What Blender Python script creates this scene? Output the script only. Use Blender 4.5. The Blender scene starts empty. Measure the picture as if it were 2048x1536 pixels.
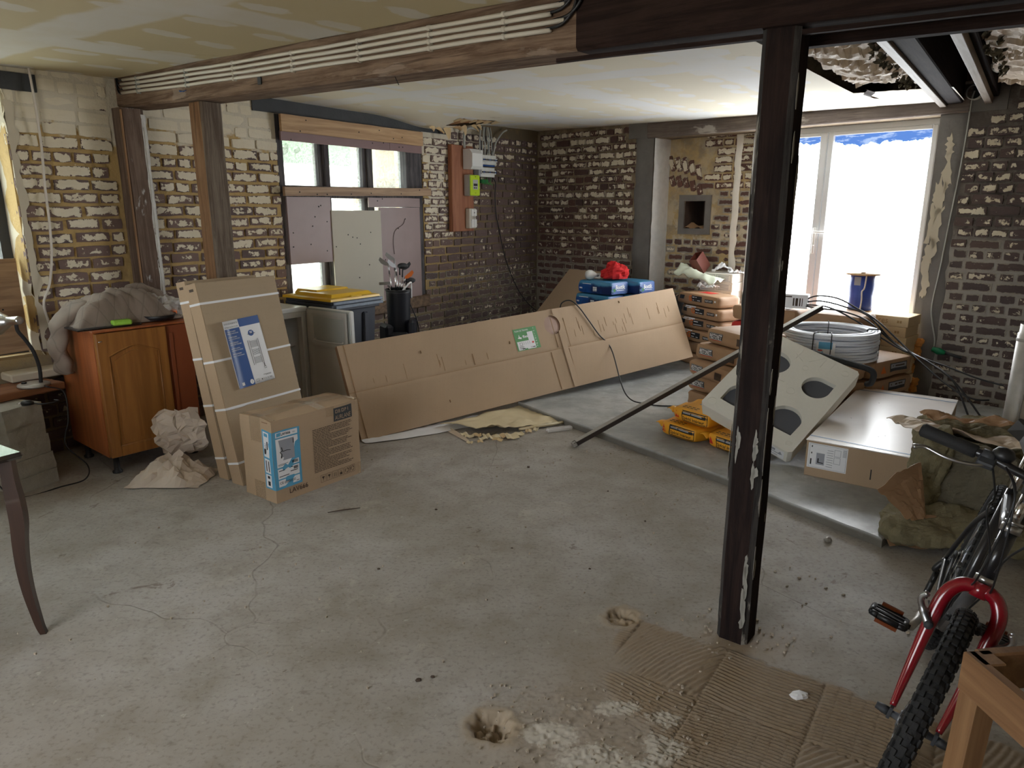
import bpy, bmesh, math, random
import numpy as np
from mathutils import Vector, Matrix, noise as mnoise
from math import sin, cos, pi, radians as RAD, sqrt, atan2, floor

SC = bpy.context.scene
COL = SC.collection
R = random.Random(7)

# ------------------------------------------------------------------ camera, sky, sun, exposure
cam = bpy.data.objects.new('camera', bpy.data.cameras.new('camera'))
COL.objects.link(cam)
cam.location = (0, 0, 1.58)
cam.rotation_euler = (RAD(90 - 13.96), 0, 0)
cam.data.sensor_fit = 'HORIZONTAL'
cam.data.sensor_width = 36
cam.data.lens = 1420 / 2048 * 36
cam.data.clip_start = .02
SC.camera = cam

SKY = 7.0
w = bpy.data.worlds.new('sky'); SC.world = w; w.use_nodes = True
bg = w.node_tree.nodes['Background']
bg.inputs[0].default_value = (.90, .95, 1, 1)
bg.inputs[1].default_value = SKY
sun = bpy.data.objects.new('sun', bpy.data.lights.new('sun', 'SUN'))
COL.objects.link(sun)
sun.data.energy = 9; sun.data.angle = RAD(1); sun.data.color = (1, .95, .86)
sun.rotation_euler = Vector((.3 * .6, -.95 * .6, .8)).to_track_quat('Z', 'Y').to_euler()
SC.view_settings.view_transform = 'Standard'
SC.view_settings.look = 'None'
SC.view_settings.gamma = 1
SC.view_settings.use_curve_mapping = False
SC.view_settings.exposure = 0.55
SC.cycles.max_bounces = 10
SC.cycles.diffuse_bounces = 6
SC.cycles.transparent_max_bounces = 12
SC.cycles.caustics_reflective = False
SC.cycles.caustics_refractive = False
SC.cycles.sample_clamp_indirect = 8

# ------------------------------------------------------------------ room frames
C0 = Vector((.316, 9.095, 0))               # inner corner of the two brick walls
DA = Vector((.5835, .8121, 0)); NA = Vector((.8121, -.5835, 0))
DB = Vector((.6972, -.7169, 0)); NB = Vector((-.7169, -.6972, 0))
ROTA = atan2(DA.y, DA.x); ROTB = atan2(DB.y, DB.x)
def pA(s, z, o=0): return C0 - DA * s + NA * o + Vector((0, 0, z))     # s from the corner to the left, o into the room
def pB(t, z, o=0): return C0 + DB * t + NB * o + Vector((0, 0, z))     # t from the corner to the right
def sA(p): p = Vector(p) - C0; return -p.dot(DA), p.dot(NA)
def ceil_z(s, o):
    return 2.40 + .08 * (1 - min(s, 6) / 5) - .02 * o

# ------------------------------------------------------------------ materials
def lin(r, g, b):
    f = lambda c: (c / 255 / 12.92 if c / 255 <= .04045 else ((c / 255 + .055) / 1.055) ** 2.4)
    return (f(r), f(g), f(b))
class NT:
    def __init__(s, name):
        s.m = bpy.data.materials.new(name); s.m.use_nodes = True
        s.t = s.m.node_tree; s.b = s.t.nodes['Principled BSDF']; s.o = s.t.nodes['Material Output']
    def nd(s, ty, **k):
        n = s.t.nodes.new(ty)
        for a, v in k.items(): setattr(n, a, v)
        return n
    def put(s, sock, v):
        if isinstance(v, bpy.types.NodeSocket): s.t.links.new(v, sock)
        elif isinstance(v, (tuple, list, Vector)):
            v = tuple(v)
            sock.default_value = v + (1,) if (len(v) == 3 and len(sock.default_value) == 4) else v
        else: sock.default_value = v
    def pos(s): return s.nd('ShaderNodeNewGeometry').outputs['Position']
    def obj(s): return s.nd('ShaderNodeTexCoord').outputs['Object']
    def uv(s): return s.nd('ShaderNodeTexCoord').outputs['UV']
    def map(s, v, scale=(1, 1, 1), rot=(0, 0, 0), loc=(0, 0, 0)):
        n = s.nd('ShaderNodeMapping'); s.put(n.inputs['Vector'], v)
        n.inputs['Scale'].default_value = scale; n.inputs['Rotation'].default_value = rot; n.inputs['Location'].default_value = loc
        return n.outputs[0]
    def noise(s, v, scale, detail=3, rough=.55, dist=0):
        n = s.nd('ShaderNodeTexNoise'); s.put(n.inputs['Vector'], v)
        n.inputs['Scale'].default_value = scale; n.inputs['Detail'].default_value = detail
        n.inputs['Roughness'].default_value = rough; n.inputs['Distortion'].default_value = dist
        return n.outputs['Fac']
    def vor(s, v, scale, feature='F1', rnd=1):
        n = s.nd('ShaderNodeTexVoronoi', feature=feature); s.put(n.inputs['Vector'], v)
        n.inputs['Scale'].default_value = scale; n.inputs['Randomness'].default_value = rnd
        return n.outputs['Distance']
    def ramp(s, f, a, b, smooth=True):
        n = s.nd('ShaderNodeMapRange'); n.clamp = True
        if smooth: n.interpolation_type = 'SMOOTHSTEP'
        s.put(n.inputs[0], f); s.put(n.inputs[1], a); s.put(n.inputs[2], b)
        return n.outputs[0]
    def math(s, op, a, b=0.0, c=0.0):
        n = s.nd('ShaderNodeMath', operation=op); s.put(n.inputs[0], a); s.put(n.inputs[1], b); s.put(n.inputs[2], c)
        return n.outputs[0]
    def sep(s, v):
        n = s.nd('ShaderNodeSeparateXYZ'); s.put(n.inputs[0], v); return n.outputs
    def dot(s, v, d):
        n = s.nd('ShaderNodeVectorMath', operation='DOT_PRODUCT'); s.put(n.inputs[0], v); n.inputs[1].default_value = d
        return n.outputs['Value']
    def mix(s, f, a, b, mode='MIX'):
        n = s.nd('ShaderNodeMix', data_type='RGBA', blend_type=mode)
        s.put(n.inputs[0], f); s.put(n.inputs[6], a); s.put(n.inputs[7], b)
        return n.outputs[2]
    def attr(s, name, ty='GEOMETRY'):
        n = s.nd('ShaderNodeAttribute', attribute_name=name, attribute_type=ty); return n
    def bump(s, h, strength=.3, dist=.01):
        n = s.nd('ShaderNodeBump'); s.put(n.inputs['Height'], h)
        n.inputs['Strength'].default_value = strength; n.inputs['Distance'].default_value = dist
        s.t.links.new(n.outputs[0], s.b.inputs['Normal'])
    def done(s, col=None, rough=.6, metal=0, spec=None, trans=None, alpha=None, coat=None):
        if col is not None: s.put(s.b.inputs['Base Color'], col)
        s.put(s.b.inputs['Roughness'], rough); s.put(s.b.inputs['Metallic'], metal)
        if spec is not None: s.put(s.b.inputs['Specular IOR Level'], spec)
        if trans is not None: s.put(s.b.inputs['Transmission Weight'], trans)
        if alpha is not None: s.put(s.b.inputs['Alpha'], alpha)
        if coat is not None: s.put(s.b.inputs['Coat Weight'], coat)
        return s.m

_plain = {}
def plain(name, col, rough=.6, metal=0, var=.12, scale=9, bump=0, spec=None, coat=None):
    if name in _plain: return _plain[name]
    n = NT(name); v = n.obj()
    f = n.noise(v, scale, 4)
    c = n.mix(f, tuple(x * (1 - var) for x in col), tuple(min(1, x * (1 + var)) for x in col))
    if bump: n.bump(n.noise(v, scale * 6, 4), bump, .004)
    _plain[name] = n.done(c, rough, metal, spec, coat=coat)
    return _plain[name]
def wood(name, dark, light, axis=2, scale=3, rough=.6, bump=.15, coat=None):
    n = NT(name); v = n.obj(); sc = [scale * 6] * 3; sc[axis] = scale * .35
    m = n.map(v, tuple(sc)); f = n.noise(m, 1.5, 5, .6, .6); g = n.noise(n.map(v, tuple(x * 5 for x in sc)), 1, 3)
    c = n.mix(n.ramp(f, .3, .7), dark, light)
    c = n.mix(n.math('MULTIPLY', g, .35), c, tuple(x * .55 for x in dark))
    n.bump(g, bump, .003)
    return n.done(c, rough, coat=coat)
def old_beam(name, dark, light, paint, amount, axis=0, paint_at=.55, wpos=False):
    n = NT(name); v = n.obj(); sc = [16] * 3; sc[axis] = .9
    f = n.noise(n.map(v, tuple(sc)), 2.4, 7, .72, .7)
    c = n.mix(n.ramp(f, .34, .66), dark, light)
    c = n.mix(n.math('MULTIPLY', n.ramp(n.noise(v, 3.5, 4), .4, .7), .35), c, tuple(x * .55 for x in dark))
    sc2 = [5] * 3; sc2[axis] = 1.6
    p = n.noise(n.map(v, tuple(sc2)), 1.3, 6, .62, .3)
    k = n.ramp(p, paint_at, paint_at + .05)
    c = n.mix(n.math('MULTIPLY', k, amount), c, paint)
    crack = n.ramp(n.noise(n.map(v, tuple(x * 2.2 for x in sc)), 1, 2), .66, .7)
    c = n.mix(n.math('MULTIPLY', crack, .5), c, tuple(x * .25 for x in dark))
    n.bump(n.math('ADD', n.math('MULTIPLY', f, .6), n.math('MULTIPLY', k, .5)), .5, .008)
    return n.done(c, .85, spec=.12)

def cardboard(name, col, axis=0, flute=130):
    n = NT(name); v = n.obj()
    f = n.noise(v, 2.2, 4); c = n.mix(f, tuple(x * .88 for x in col), tuple(x * 1.1 for x in col))
    sp = n.noise(v, 160, 2); c = n.mix(n.ramp(sp, .62, .75), c, tuple(x * .8 for x in col))
    sc = [1.2] * 3; sc[axis] = flute
    fl = n.noise(n.map(v, tuple(sc)), 1, 1)
    c = n.mix(n.math('MULTIPLY', fl, .16), c, tuple(x * .7 for x in col))
    n.bump(fl, .12, .002)
    return n.done(c, .75, spec=.25)
CARD = lin(178, 153, 126)
M = {}
M['card'] = cardboard('brown corrugated cardboard', CARD)
M['card_v'] = cardboard('brown corrugated cardboard, flutes upright', CARD, 2)
M['card_grey'] = cardboard('grey brown cardboard', lin(174, 154, 128), 2, 60)
M['card_edge'] = plain('cardboard edge', lin(160, 128, 94), .8)
M['card_dark'] = plain('dark cardboard inside', lin(120, 88, 58), .8)
M['card_white'] = plain('white faced board', lin(236, 230, 226), .32, var=.05, spec=.5)
M['kraft'] = plain('brown kraft paper', lin(160, 126, 94), .6, var=.14, scale=6, bump=.2)
M['kraft_grey'] = plain('dusty kraft paper', lin(196, 178, 156), .7, var=.2, scale=5, bump=.2)
M['paper_white'] = plain('white paper', lin(230, 230, 232), .5, var=.03)
M['ink'] = plain('black print', (.012, .012, .013), .55, var=.05)
M['ink_brown'] = plain('dark brown print', lin(70, 54, 42), .7, var=.05)
M['ink_grey'] = plain('grey print', lin(150, 152, 160), .6, var=.05)
M['ink_white'] = plain('white print', lin(240, 240, 240), .5, var=.02)
M['blue'] = plain('blue print', lin(20, 72, 140), .4, var=.06)
M['sky_blue'] = plain('light blue print', lin(88, 160, 196), .5, var=.05)
M['green'] = plain('green print', lin(84, 146, 88), .5, var=.05)
M['red'] = plain('red print', lin(200, 50, 40), .5, var=.05)
M['orange'] = plain('orange print', lin(214, 110, 40), .5, var=.05)
M['steel'] = plain('bare steel', (.5, .5, .52), .3, 1, .1)
M['chrome'] = plain('chrome', (.7, .7, .72), .12, 1, .05)
M['zinc'] = plain('galvanised steel', lin(176, 172, 166), .45, .55, .25, 14, .1)
M['black_plastic'] = plain('black plastic', (.012, .012, .014), .45)
M['rubber'] = plain('black rubber', (.014, .014, .015), .8, bump=.2, scale=30)
M['dark_grey'] = plain('dark grey paint', lin(52, 54, 58), .6)
M['pvc'] = plain('grey pvc pipe', lin(206, 200, 188), .4, var=.05)
M['white_plastic'] = plain('white plastic', lin(226, 226, 222), .35, var=.03)
M['white_enamel'] = plain('white enamel', lin(224, 224, 222), .3, var=.03)
M['fridge_liner'] = plain('grey white liner', lin(200, 196, 188), .4, var=.05)
M['concrete_block'] = plain('concrete block', lin(150, 144, 132), .9, var=.3, scale=14, bump=.6)
M['wool'] = plain('mineral wool', lin(124, 116, 90), .95, var=.3, scale=18, bump=.9)
M['wool_grey'] = plain('dusty mineral wool', lin(108, 102, 86), .95, var=.25, scale=18, bump=.8)
M['crumb'] = plain('mortar crumb', lin(172, 160, 144), .9, var=.2)
M['eps'] = plain('white polystyrene', lin(222, 219, 208), .7, var=.04, scale=60, bump=.25)
M['red_cloth'] = plain('red cloth', lin(196, 30, 32), .85, var=.15, bump=.2)
M['green_plastic'] = plain('pale green sheet', lin(206, 212, 192), .35, var=.06)
M['maroon'] = plain('maroon tile', lin(110, 58, 48), .4)
M['red_paint'] = plain('dark red paint', lin(128, 14, 28), .22, var=.08, coat=.6)
M['bike_black'] = plain('black bike paint', (.012, .012, .015), .3, coat=.4)
M['grey_paint'] = plain('silver grey paint', lin(120, 122, 128), .3, .5)
M['foam'] = plain('orange expanding foam', lin(216, 150, 80), .8, var=.25, scale=22, bump=.7)
M['lime'] = plain('lime yellow plastic', lin(186, 216, 40), .4, var=.04)
M['grey_plastic'] = plain('grey plastic', lin(176, 178, 172), .45, var=.05)
M['hardboard'] = plain('mauve brown faced board', lin(150, 128, 126), .45, var=.16, scale=4, bump=.1)
M['hardboard_dark'] = plain('mauve brown faced strip', lin(128, 100, 98), .55, var=.14, scale=4)
M['plasterboard'] = plain('plasterboard', lin(198, 192, 178), .8, var=.05, scale=3)
M['cement'] = plain('grey cement render', lin(116, 112, 108), .9, var=.3, scale=7, bump=.7)
M['pine'] = wood('pale pine', lin(164, 126, 86), lin(204, 168, 124), 0)
M['pine_z'] = wood('pale pine upright', lin(128, 92, 60), lin(160, 122, 84), 2)
M['stool_x'] = wood('stool pine', lin(120, 84, 54), lin(150, 112, 76), 0)
M['oldplank'] = wood('weathered plank', lin(142, 112, 86), lin(186, 154, 120), 0)
M['brownplank'] = wood('brown stained plank', lin(116, 72, 44), lin(156, 104, 68), 0)
M['sillwood'] = wood('old sill', lin(84, 64, 46), lin(140, 112, 84), 0)
M['redplank'] = wood('reddish board', lin(140, 84, 56), lin(176, 116, 82), 2)
M['cab_side'] = wood('orange cherry veneer', lin(150, 84, 48), lin(182, 108, 64), 2, 2.4, .4, .05)
M['cab_door'] = wood('golden oak door', lin(138, 88, 40), lin(168, 112, 54), 2, 2.4, .45, .08)
M['dark_table'] = wood('dark stained table wood', lin(46, 28, 20), lin(66, 42, 30), 2, 3, .35, .05, .3)
M['tabletop'] = plain('dark polished table top', lin(40, 34, 32), .12, coat=.8)

# ------------------------------------------------------------------ mesh builder and object helpers
class MB:
    def __init__(s): s.v = []; s.f = []; s.mi = []; s.sm = []
    def add(s, vs, fs, mi=0, smooth=False):
        b = len(s.v); s.v.extend(Vector(p) for p in vs)
        for f in fs: s.f.append(tuple(i + b for i in f)); s.mi.append(mi); s.sm.append(smooth)
        return s
    def box(s, lo, hi, mi=0, bev=0, fn=None):
        (x0, y0, z0), (x1, y1, z1) = lo, hi
        if bev <= 0:
            vs = [(x, y, z) for z in (z0, z1) for y in (y0, y1) for x in (x0, x1)]
            fs = [(0, 2, 3, 1), (4, 5, 7, 6), (0, 1, 5, 4), (2, 6, 7, 3), (0, 4, 6, 2), (1, 3, 7, 5)]
        else:
            b = bev; vs = []; ix = {}
            for i, x in enumerate((x0, x1)):
                for j, y in enumerate((y0, y1)):
                    for k, z in enumerate((z0, z1)):
                        sx, sy, sz = 1 - 2 * i, 1 - 2 * j, 1 - 2 * k
                        for a, p in enumerate(((x, y + sy * b, z + sz * b), (x + sx * b, y, z + sz * b), (x + sx * b, y + sy * b, z))):
                            ix[i, j, k, a] = len(vs); vs.append(p)
            fs = []
            for i in (0, 1):
                q = [ix[i, 0, 0, 0], ix[i, 1, 0, 0], ix[i, 1, 1, 0], ix[i, 0, 1, 0]]; fs.append(tuple(q[::-1] if i == 0 else q))
                q = [ix[0, i, 0, 1], ix[1, i, 0, 1], ix[1, i, 1, 1], ix[0, i, 1, 1]]; fs.append(tuple(q if i == 0 else q[::-1]))
                q = [ix[0, 0, i, 2], ix[1, 0, i, 2], ix[1, 1, i, 2], ix[0, 1, i, 2]]; fs.append(tuple(q[::-1] if i == 0 else q))
            for a in (0, 1):
                for b2 in (0, 1):
                    q = [ix[a, b2, 0, 0], ix[a, b2, 0, 1], ix[a, b2, 1, 1], ix[a, b2, 1, 0]]; fs.append(tuple(q if (a == b2) else q[::-1]))
                    q = [ix[a, 0, b2, 0], ix[a, 0, b2, 2], ix[a, 1, b2, 2], ix[a, 1, b2, 0]]; fs.append(tuple(q if (a != b2) else q[::-1]))
                    q = [ix[0, a, b2, 1], ix[0, a, b2, 2], ix[1, a, b2, 2], ix[1, a, b2, 1]]; fs.append(tuple(q if (a == b2) else q[::-1]))
            for i in (0, 1):
                for j in (0, 1):
                    for k in (0, 1):
                        q = [ix[i, j, k, 0], ix[i, j, k, 1], ix[i, j, k, 2]]
                        fs.append(tuple(q if (i + j + k) % 2 == 1 else q[::-1]))
        if fn: vs = [fn(Vector(p)) for p in vs]
        return s.add(vs, fs, mi)
    def grid(s, fn, nu, nv, mi=0, smooth=True, closeu=False):
        vs = [fn(u / nu, v / nv) for v in range(nv + 1) for u in range(nu + 1)]
        k = nu + 1
        return s.add(vs, [(v * k + u, v * k + u + 1, (v + 1) * k + u + 1, (v + 1) * k + u) for v in range(nv) for u in range(nu)], mi, smooth)
    def tube(s, path, r, n=8, mi=0, cap=True, closed=False, flat=1, smooth=True):
        path = [Vector(p) for p in path]; m = len(path)
        rr = r if isinstance(r, (list, tuple)) else [r] * m
        vs = []; ref = None
        for i, p in enumerate(path):
            if closed: t = path[(i + 1) % m] - path[i - 1]
            else: t = path[min(i + 1, m - 1)] - path[max(i - 1, 0)]
            t = t.normalized() if t.length > 1e-9 else Vector((0, 0, 1))
            if ref is None:
                ref = Vector((0, 0, 1)) if abs(t.z) < .9 else Vector((1, 0, 0))
            a = t.cross(ref)
            if a.length < 1e-6: a = t.orthogonal()
            a.normalize(); b = a.cross(t).normalized(); ref = b
            for k in range(n):
                an = 2 * pi * k / n
                vs.append(p + a * (cos(an) * rr[i]) + b * (sin(an) * rr[i] * flat))
        fs = []
        for i in range(m if closed else m - 1):
            j = (i + 1) % m
            for k in range(n):
                fs.append((i * n + k, i * n + (k + 1) % n, j * n + (k + 1) % n, j * n + k))
        if cap and not closed:
            fs.append(tuple(range(n))[::-1]); fs.append(tuple((m - 1) * n + k for k in range(n)))
        return s.add(vs, fs, mi, smooth)
    def lathe(s, prof, n=24, mi=0, c=(0, 0, 0), smooth=True, fn=None):
        vs = []
        for r, z in prof:
            for k in range(n):
                a = 2 * pi * k / n; vs.append(Vector((c[0] + r * cos(a), c[1] + r * sin(a), c[2] + z)))
        if fn: vs = [fn(p) for p in vs]
        fs = [(i * n + k, i * n + (k + 1) % n, (i + 1) * n + (k + 1) % n, (i + 1) * n + k) for i in range(len(prof) - 1) for k in range(n)]
        return s.add(vs, fs, mi, smooth)
    def prism(s, poly, h0, h1, fn=None, mi=0):
        """polygon (x, y) list extruded from h0 to h1 along the third axis; fn maps (x, y, h) to space"""
        fn = fn or (lambda x, y, h: Vector((x, y, h))); n = len(poly)
        vs = [fn(x, y, h0) for x, y in poly] + [fn(x, y, h1) for x, y in poly]
        fs = [tuple(range(n))[::-1], tuple(range(n, 2 * n))] + [(i, (i + 1) % n, n + (i + 1) % n, n + i) for i in range(n)]
        return s.add(vs, fs, mi)
    def xf(s, m):
        s.v = [m @ p for p in s.v]; return s
    def build(s, name, mats, parent=None, world=False, origin=None, recalc=False, uvs=None):
        me = bpy.data.meshes.new(name)
        vs = s.v
        if world and parent is not None:
            root = parent
            while root.parent: root = root.parent
            inv = root.matrix_basis.inverted(); vs = [inv @ p for p in vs]
        if origin is not None:
            o_ = Vector(origin); vs = [p - o_ for p in vs]
        me.from_pydata([tuple(p) for p in vs], [], s.f)
        for m in (mats if isinstance(mats, (list, tuple)) else [mats]): me.materials.append(m)
        me.polygons.foreach_set('material_index', s.mi)
        me.polygons.foreach_set('use_smooth', s.sm)
        if recalc:
            bm = bmesh.new(); bm.from_mesh(me); bmesh.ops.recalc_face_normals(bm, faces=bm.faces[:]); bm.to_mesh(me); bm.free()
        me.update()
        ob = bpy.data.objects.new(name, me); COL.objects.link(ob)
        if parent is not None: ob.parent = parent
        if origin is not None: ob.location = origin
        return ob

def thing(name, label, cat, loc=(0, 0, 0), rotz=0, group=None, rot=None):
    o = bpy.data.objects.new(name, None); COL.objects.link(o)
    o.empty_display_size = .1
    o.location = loc
    if not isinstance(rot, Matrix): o.rotation_euler = rot if rot is not None else (0, 0, rotz)
    o.matrix_basis = rot if isinstance(rot, Matrix) else Matrix.Translation(Vector(loc)) @ (Matrix.Rotation(rotz, 4, 'Z') if rot is None else o.rotation_euler.to_matrix().to_4x4())
    o['label'] = label; o['category'] = cat
    if group: o['group'] = group
    return o
def tag(o, label, cat, group=None):
    o['label'] = label; o['category'] = cat
    if group: o['group'] = group
    return o
def struct(o, label=None):
    o['kind'] = 'structure'
    if label: o['label'] = label
    return o
def lab(o, label): o['label'] = label; return o
def copy_tree(o, parent=None):
    c = o.copy(); COL.objects.link(c)
    if parent is not None: c.parent = parent
    for ch in list(o.children): copy_tree(ch, c)
    return c
def nz(x, y, z, sc=1): return mnoise.noise(Vector((x * sc, y * sc, z * sc)))
def fbm(x, y, z, sc=1, o=3):
    a = 0; k = 1
    for i in range(o): a += nz(x, y, z, sc * 2 ** i) * k; k *= .5
    return a
def bez(p, n=16):
    """smooth curve through the points p"""
    p = [Vector(q) for q in p]; out = []
    for i in range(len(p) - 1):
        a = p[max(i - 1, 0)]; b = p[i]; c = p[i + 1]; d = p[min(i + 2, len(p) - 1)]
        for k in range(n):
            t = k / n
            out.append(.5 * ((2 * b) + (c - a) * t + (2 * a - 5 * b + 4 * c - d) * t * t + (3 * b - a - 3 * c + d) * t ** 3))
    out.append(p[-1]); return out

_tcache = {}
def text_geo(s, bold=0.0, shear=0.0):
    key = (s, bold, shear)
    if key not in _tcache:
        cu = bpy.data.curves.new('t', 'FONT'); cu.body = s; cu.size = 1; cu.offset = bold; cu.shear = shear; cu.resolution_u = 2
        ob = bpy.data.objects.new('t', cu); me = ob.to_mesh()
        vs = [tuple(v.co) for v in me.vertices]; fs = [tuple(p.vertices) for p in me.polygons]
        ob.to_mesh_clear(); bpy.data.objects.remove(ob); bpy.data.curves.remove(cu)
        _tcache[key] = (vs, fs)
    return _tcache[key]
def put_text(mb, s, fn, u, v, size=None, width=None, mi=0, bold=0, shear=0, align='l', off=.0012):
    """lettering laid on a surface fn(u, v, off): u to the right, v up"""
    vs, fs = text_geo(s, bold, shear)
    if not vs: return
    x0 = min(p[0] for p in vs); x1 = max(p[0] for p in vs); y1 = max(p[1] for p in vs)
    sy = size if size else width / (x1 - x0)
    sx = width / (x1 - x0) if width else sy
    if size: sy = size / max(y1, .01)
    if size and not width: sx = sy
    du = {'l': -x0, 'c': -(x0 + x1) / 2, 'r': -x1}[align]
    mb.add([fn(u + (p[0] + du) * sx, v + p[1] * sy, off) for p in vs], fs, mi)
def rect(mb, fn, u0, v0, u1, v1, mi=0, off=.0008, n=1, m=1):
    mb.grid(lambda a, b: fn(u0 + (u1 - u0) * a, v0 + (v1 - v0) * b, off), n, m, mi, False)
def disc(mb, fn, u, v, r, mi=0, off=.001, n=20):
    mb.add([fn(u + r * cos(2 * pi * k / n), v + r * sin(2 * pi * k / n), off) for k in range(n)], [tuple(range(n))], mi)
def frame(mb, fn, u0, v0, u1, v1, t, mi=0, off=.001):
    rect(mb, fn, u0, v0, u1, v0 + t, mi, off); rect(mb, fn, u0, v1 - t, u1, v1, mi, off)
    rect(mb, fn, u0, v0 + t, u0 + t, v1 - t, mi, off); rect(mb, fn, u1 - t, v0 + t, u1, v1 - t, mi, off)
def face(o, ux, uy, nn):
    o, ux, uy, nn = Vector(o), Vector(ux), Vector(uy), Vector(nn)
    return lambda u, v, h=0: o + ux * u + uy * v + nn * h

# ------------------------------------------------------------------ floor
SLAB = .05
def floor_mat():
    n = NT('worn concrete'); v = n.pos()
    a = n.noise(v, .9, 5, .6); b = n.noise(v, 5, 6, .65); c = n.noise(v, 60, 3)
    col = n.mix(n.ramp(a, .32, .7), lin(150, 142, 132), lin(176, 172, 167))
    col = n.mix(n.math('MULTIPLY', n.ramp(b, .42, .75), .5), col, lin(128, 118, 102))
    col = n.mix(n.math('MULTIPLY', n.ramp(n.noise(v, 2.3, 6, .7, .6), .56, .7), .45), col, lin(190, 184, 172))
    st = n.ramp(n.noise(n.map(v, (1, 1, 1), (0, 0, .6)), 3.1, 5, .7, 1.2), .655, .69)
    col = n.mix(n.math('MULTIPLY', st, .55), col, lin(96, 80, 66))
    col = n.mix(n.math('MULTIPLY', n.ramp(c, .5, .72), .4), col, lin(100, 92, 84))
    col = n.mix(n.math('MULTIPLY', n.ramp(n.noise(n.map(v, (1, 2.2, 1), (0, 0, .5)), 16, 5, .7), .56, .7), .45), col, lin(108, 102, 94))
    col = n.mix(n.math('MULTIPLY', n.ramp(n.noise(v, 27, 4, .7), .62, .72), .5), col, lin(196, 190, 180))
    w_ = n.mix(.16, v, n.nd('ShaderNodeTexNoise').outputs['Color'])
    wn = n.nd('ShaderNodeTexNoise'); n.put(wn.inputs['Vector'], v); wn.inputs['Scale'].default_value = 3
    w_ = n.mix(.18, v, wn.outputs['Color'])
    ck = n.math('MULTIPLY', n.math('SUBTRACT', 1.0, n.ramp(n.vor(w_, .75, 'DISTANCE_TO_EDGE'), .0, .0035)), n.ramp(n.noise(v, .8, 2), .44, .56))
    col = n.mix(n.math('MULTIPLY', ck, .35), col, lin(90, 80, 70))
    at = n.attr('fc').outputs['Color']; sp = n.nd('ShaderNodeSeparateColor'); n.put(sp.inputs[0], at)
    dust = n.math('MULTIPLY', sp.outputs[0], n.math('ADD', .55, n.math('MULTIPLY', b, .5)))
    col = n.mix(dust, col, lin(150, 128, 100))
    wh = n.ramp(n.math('ADD', n.math('MULTIPLY', sp.outputs[1], 1.0), n.math('SUBTRACT', n.math('ADD', n.math('MULTIPLY', n.noise(v, 30, 6, .75), .7), n.math('MULTIPLY', n.noise(v, 95, 3), .5)), 1.02)), .02, .22)
    col = n.mix(n.math('MULTIPLY', wh, .8), col, lin(196, 190, 178))
    col = n.mix(n.math('MULTIPLY', sp.outputs[2], .8), col, lin(158, 140, 116))
    n.bump(n.math('ADD', n.math('MULTIPLY', b, .6), n.math('ADD', n.math('MULTIPLY', c, .25), n.math('MULTIPLY', ck, -1.2))), .35, .006)
    return n.done(col, n.mix(n.ramp(a, .35, .65), (.75,) * 3, (.58,) * 3), spec=.3)
M['floor'] = floor_mat()

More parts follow.
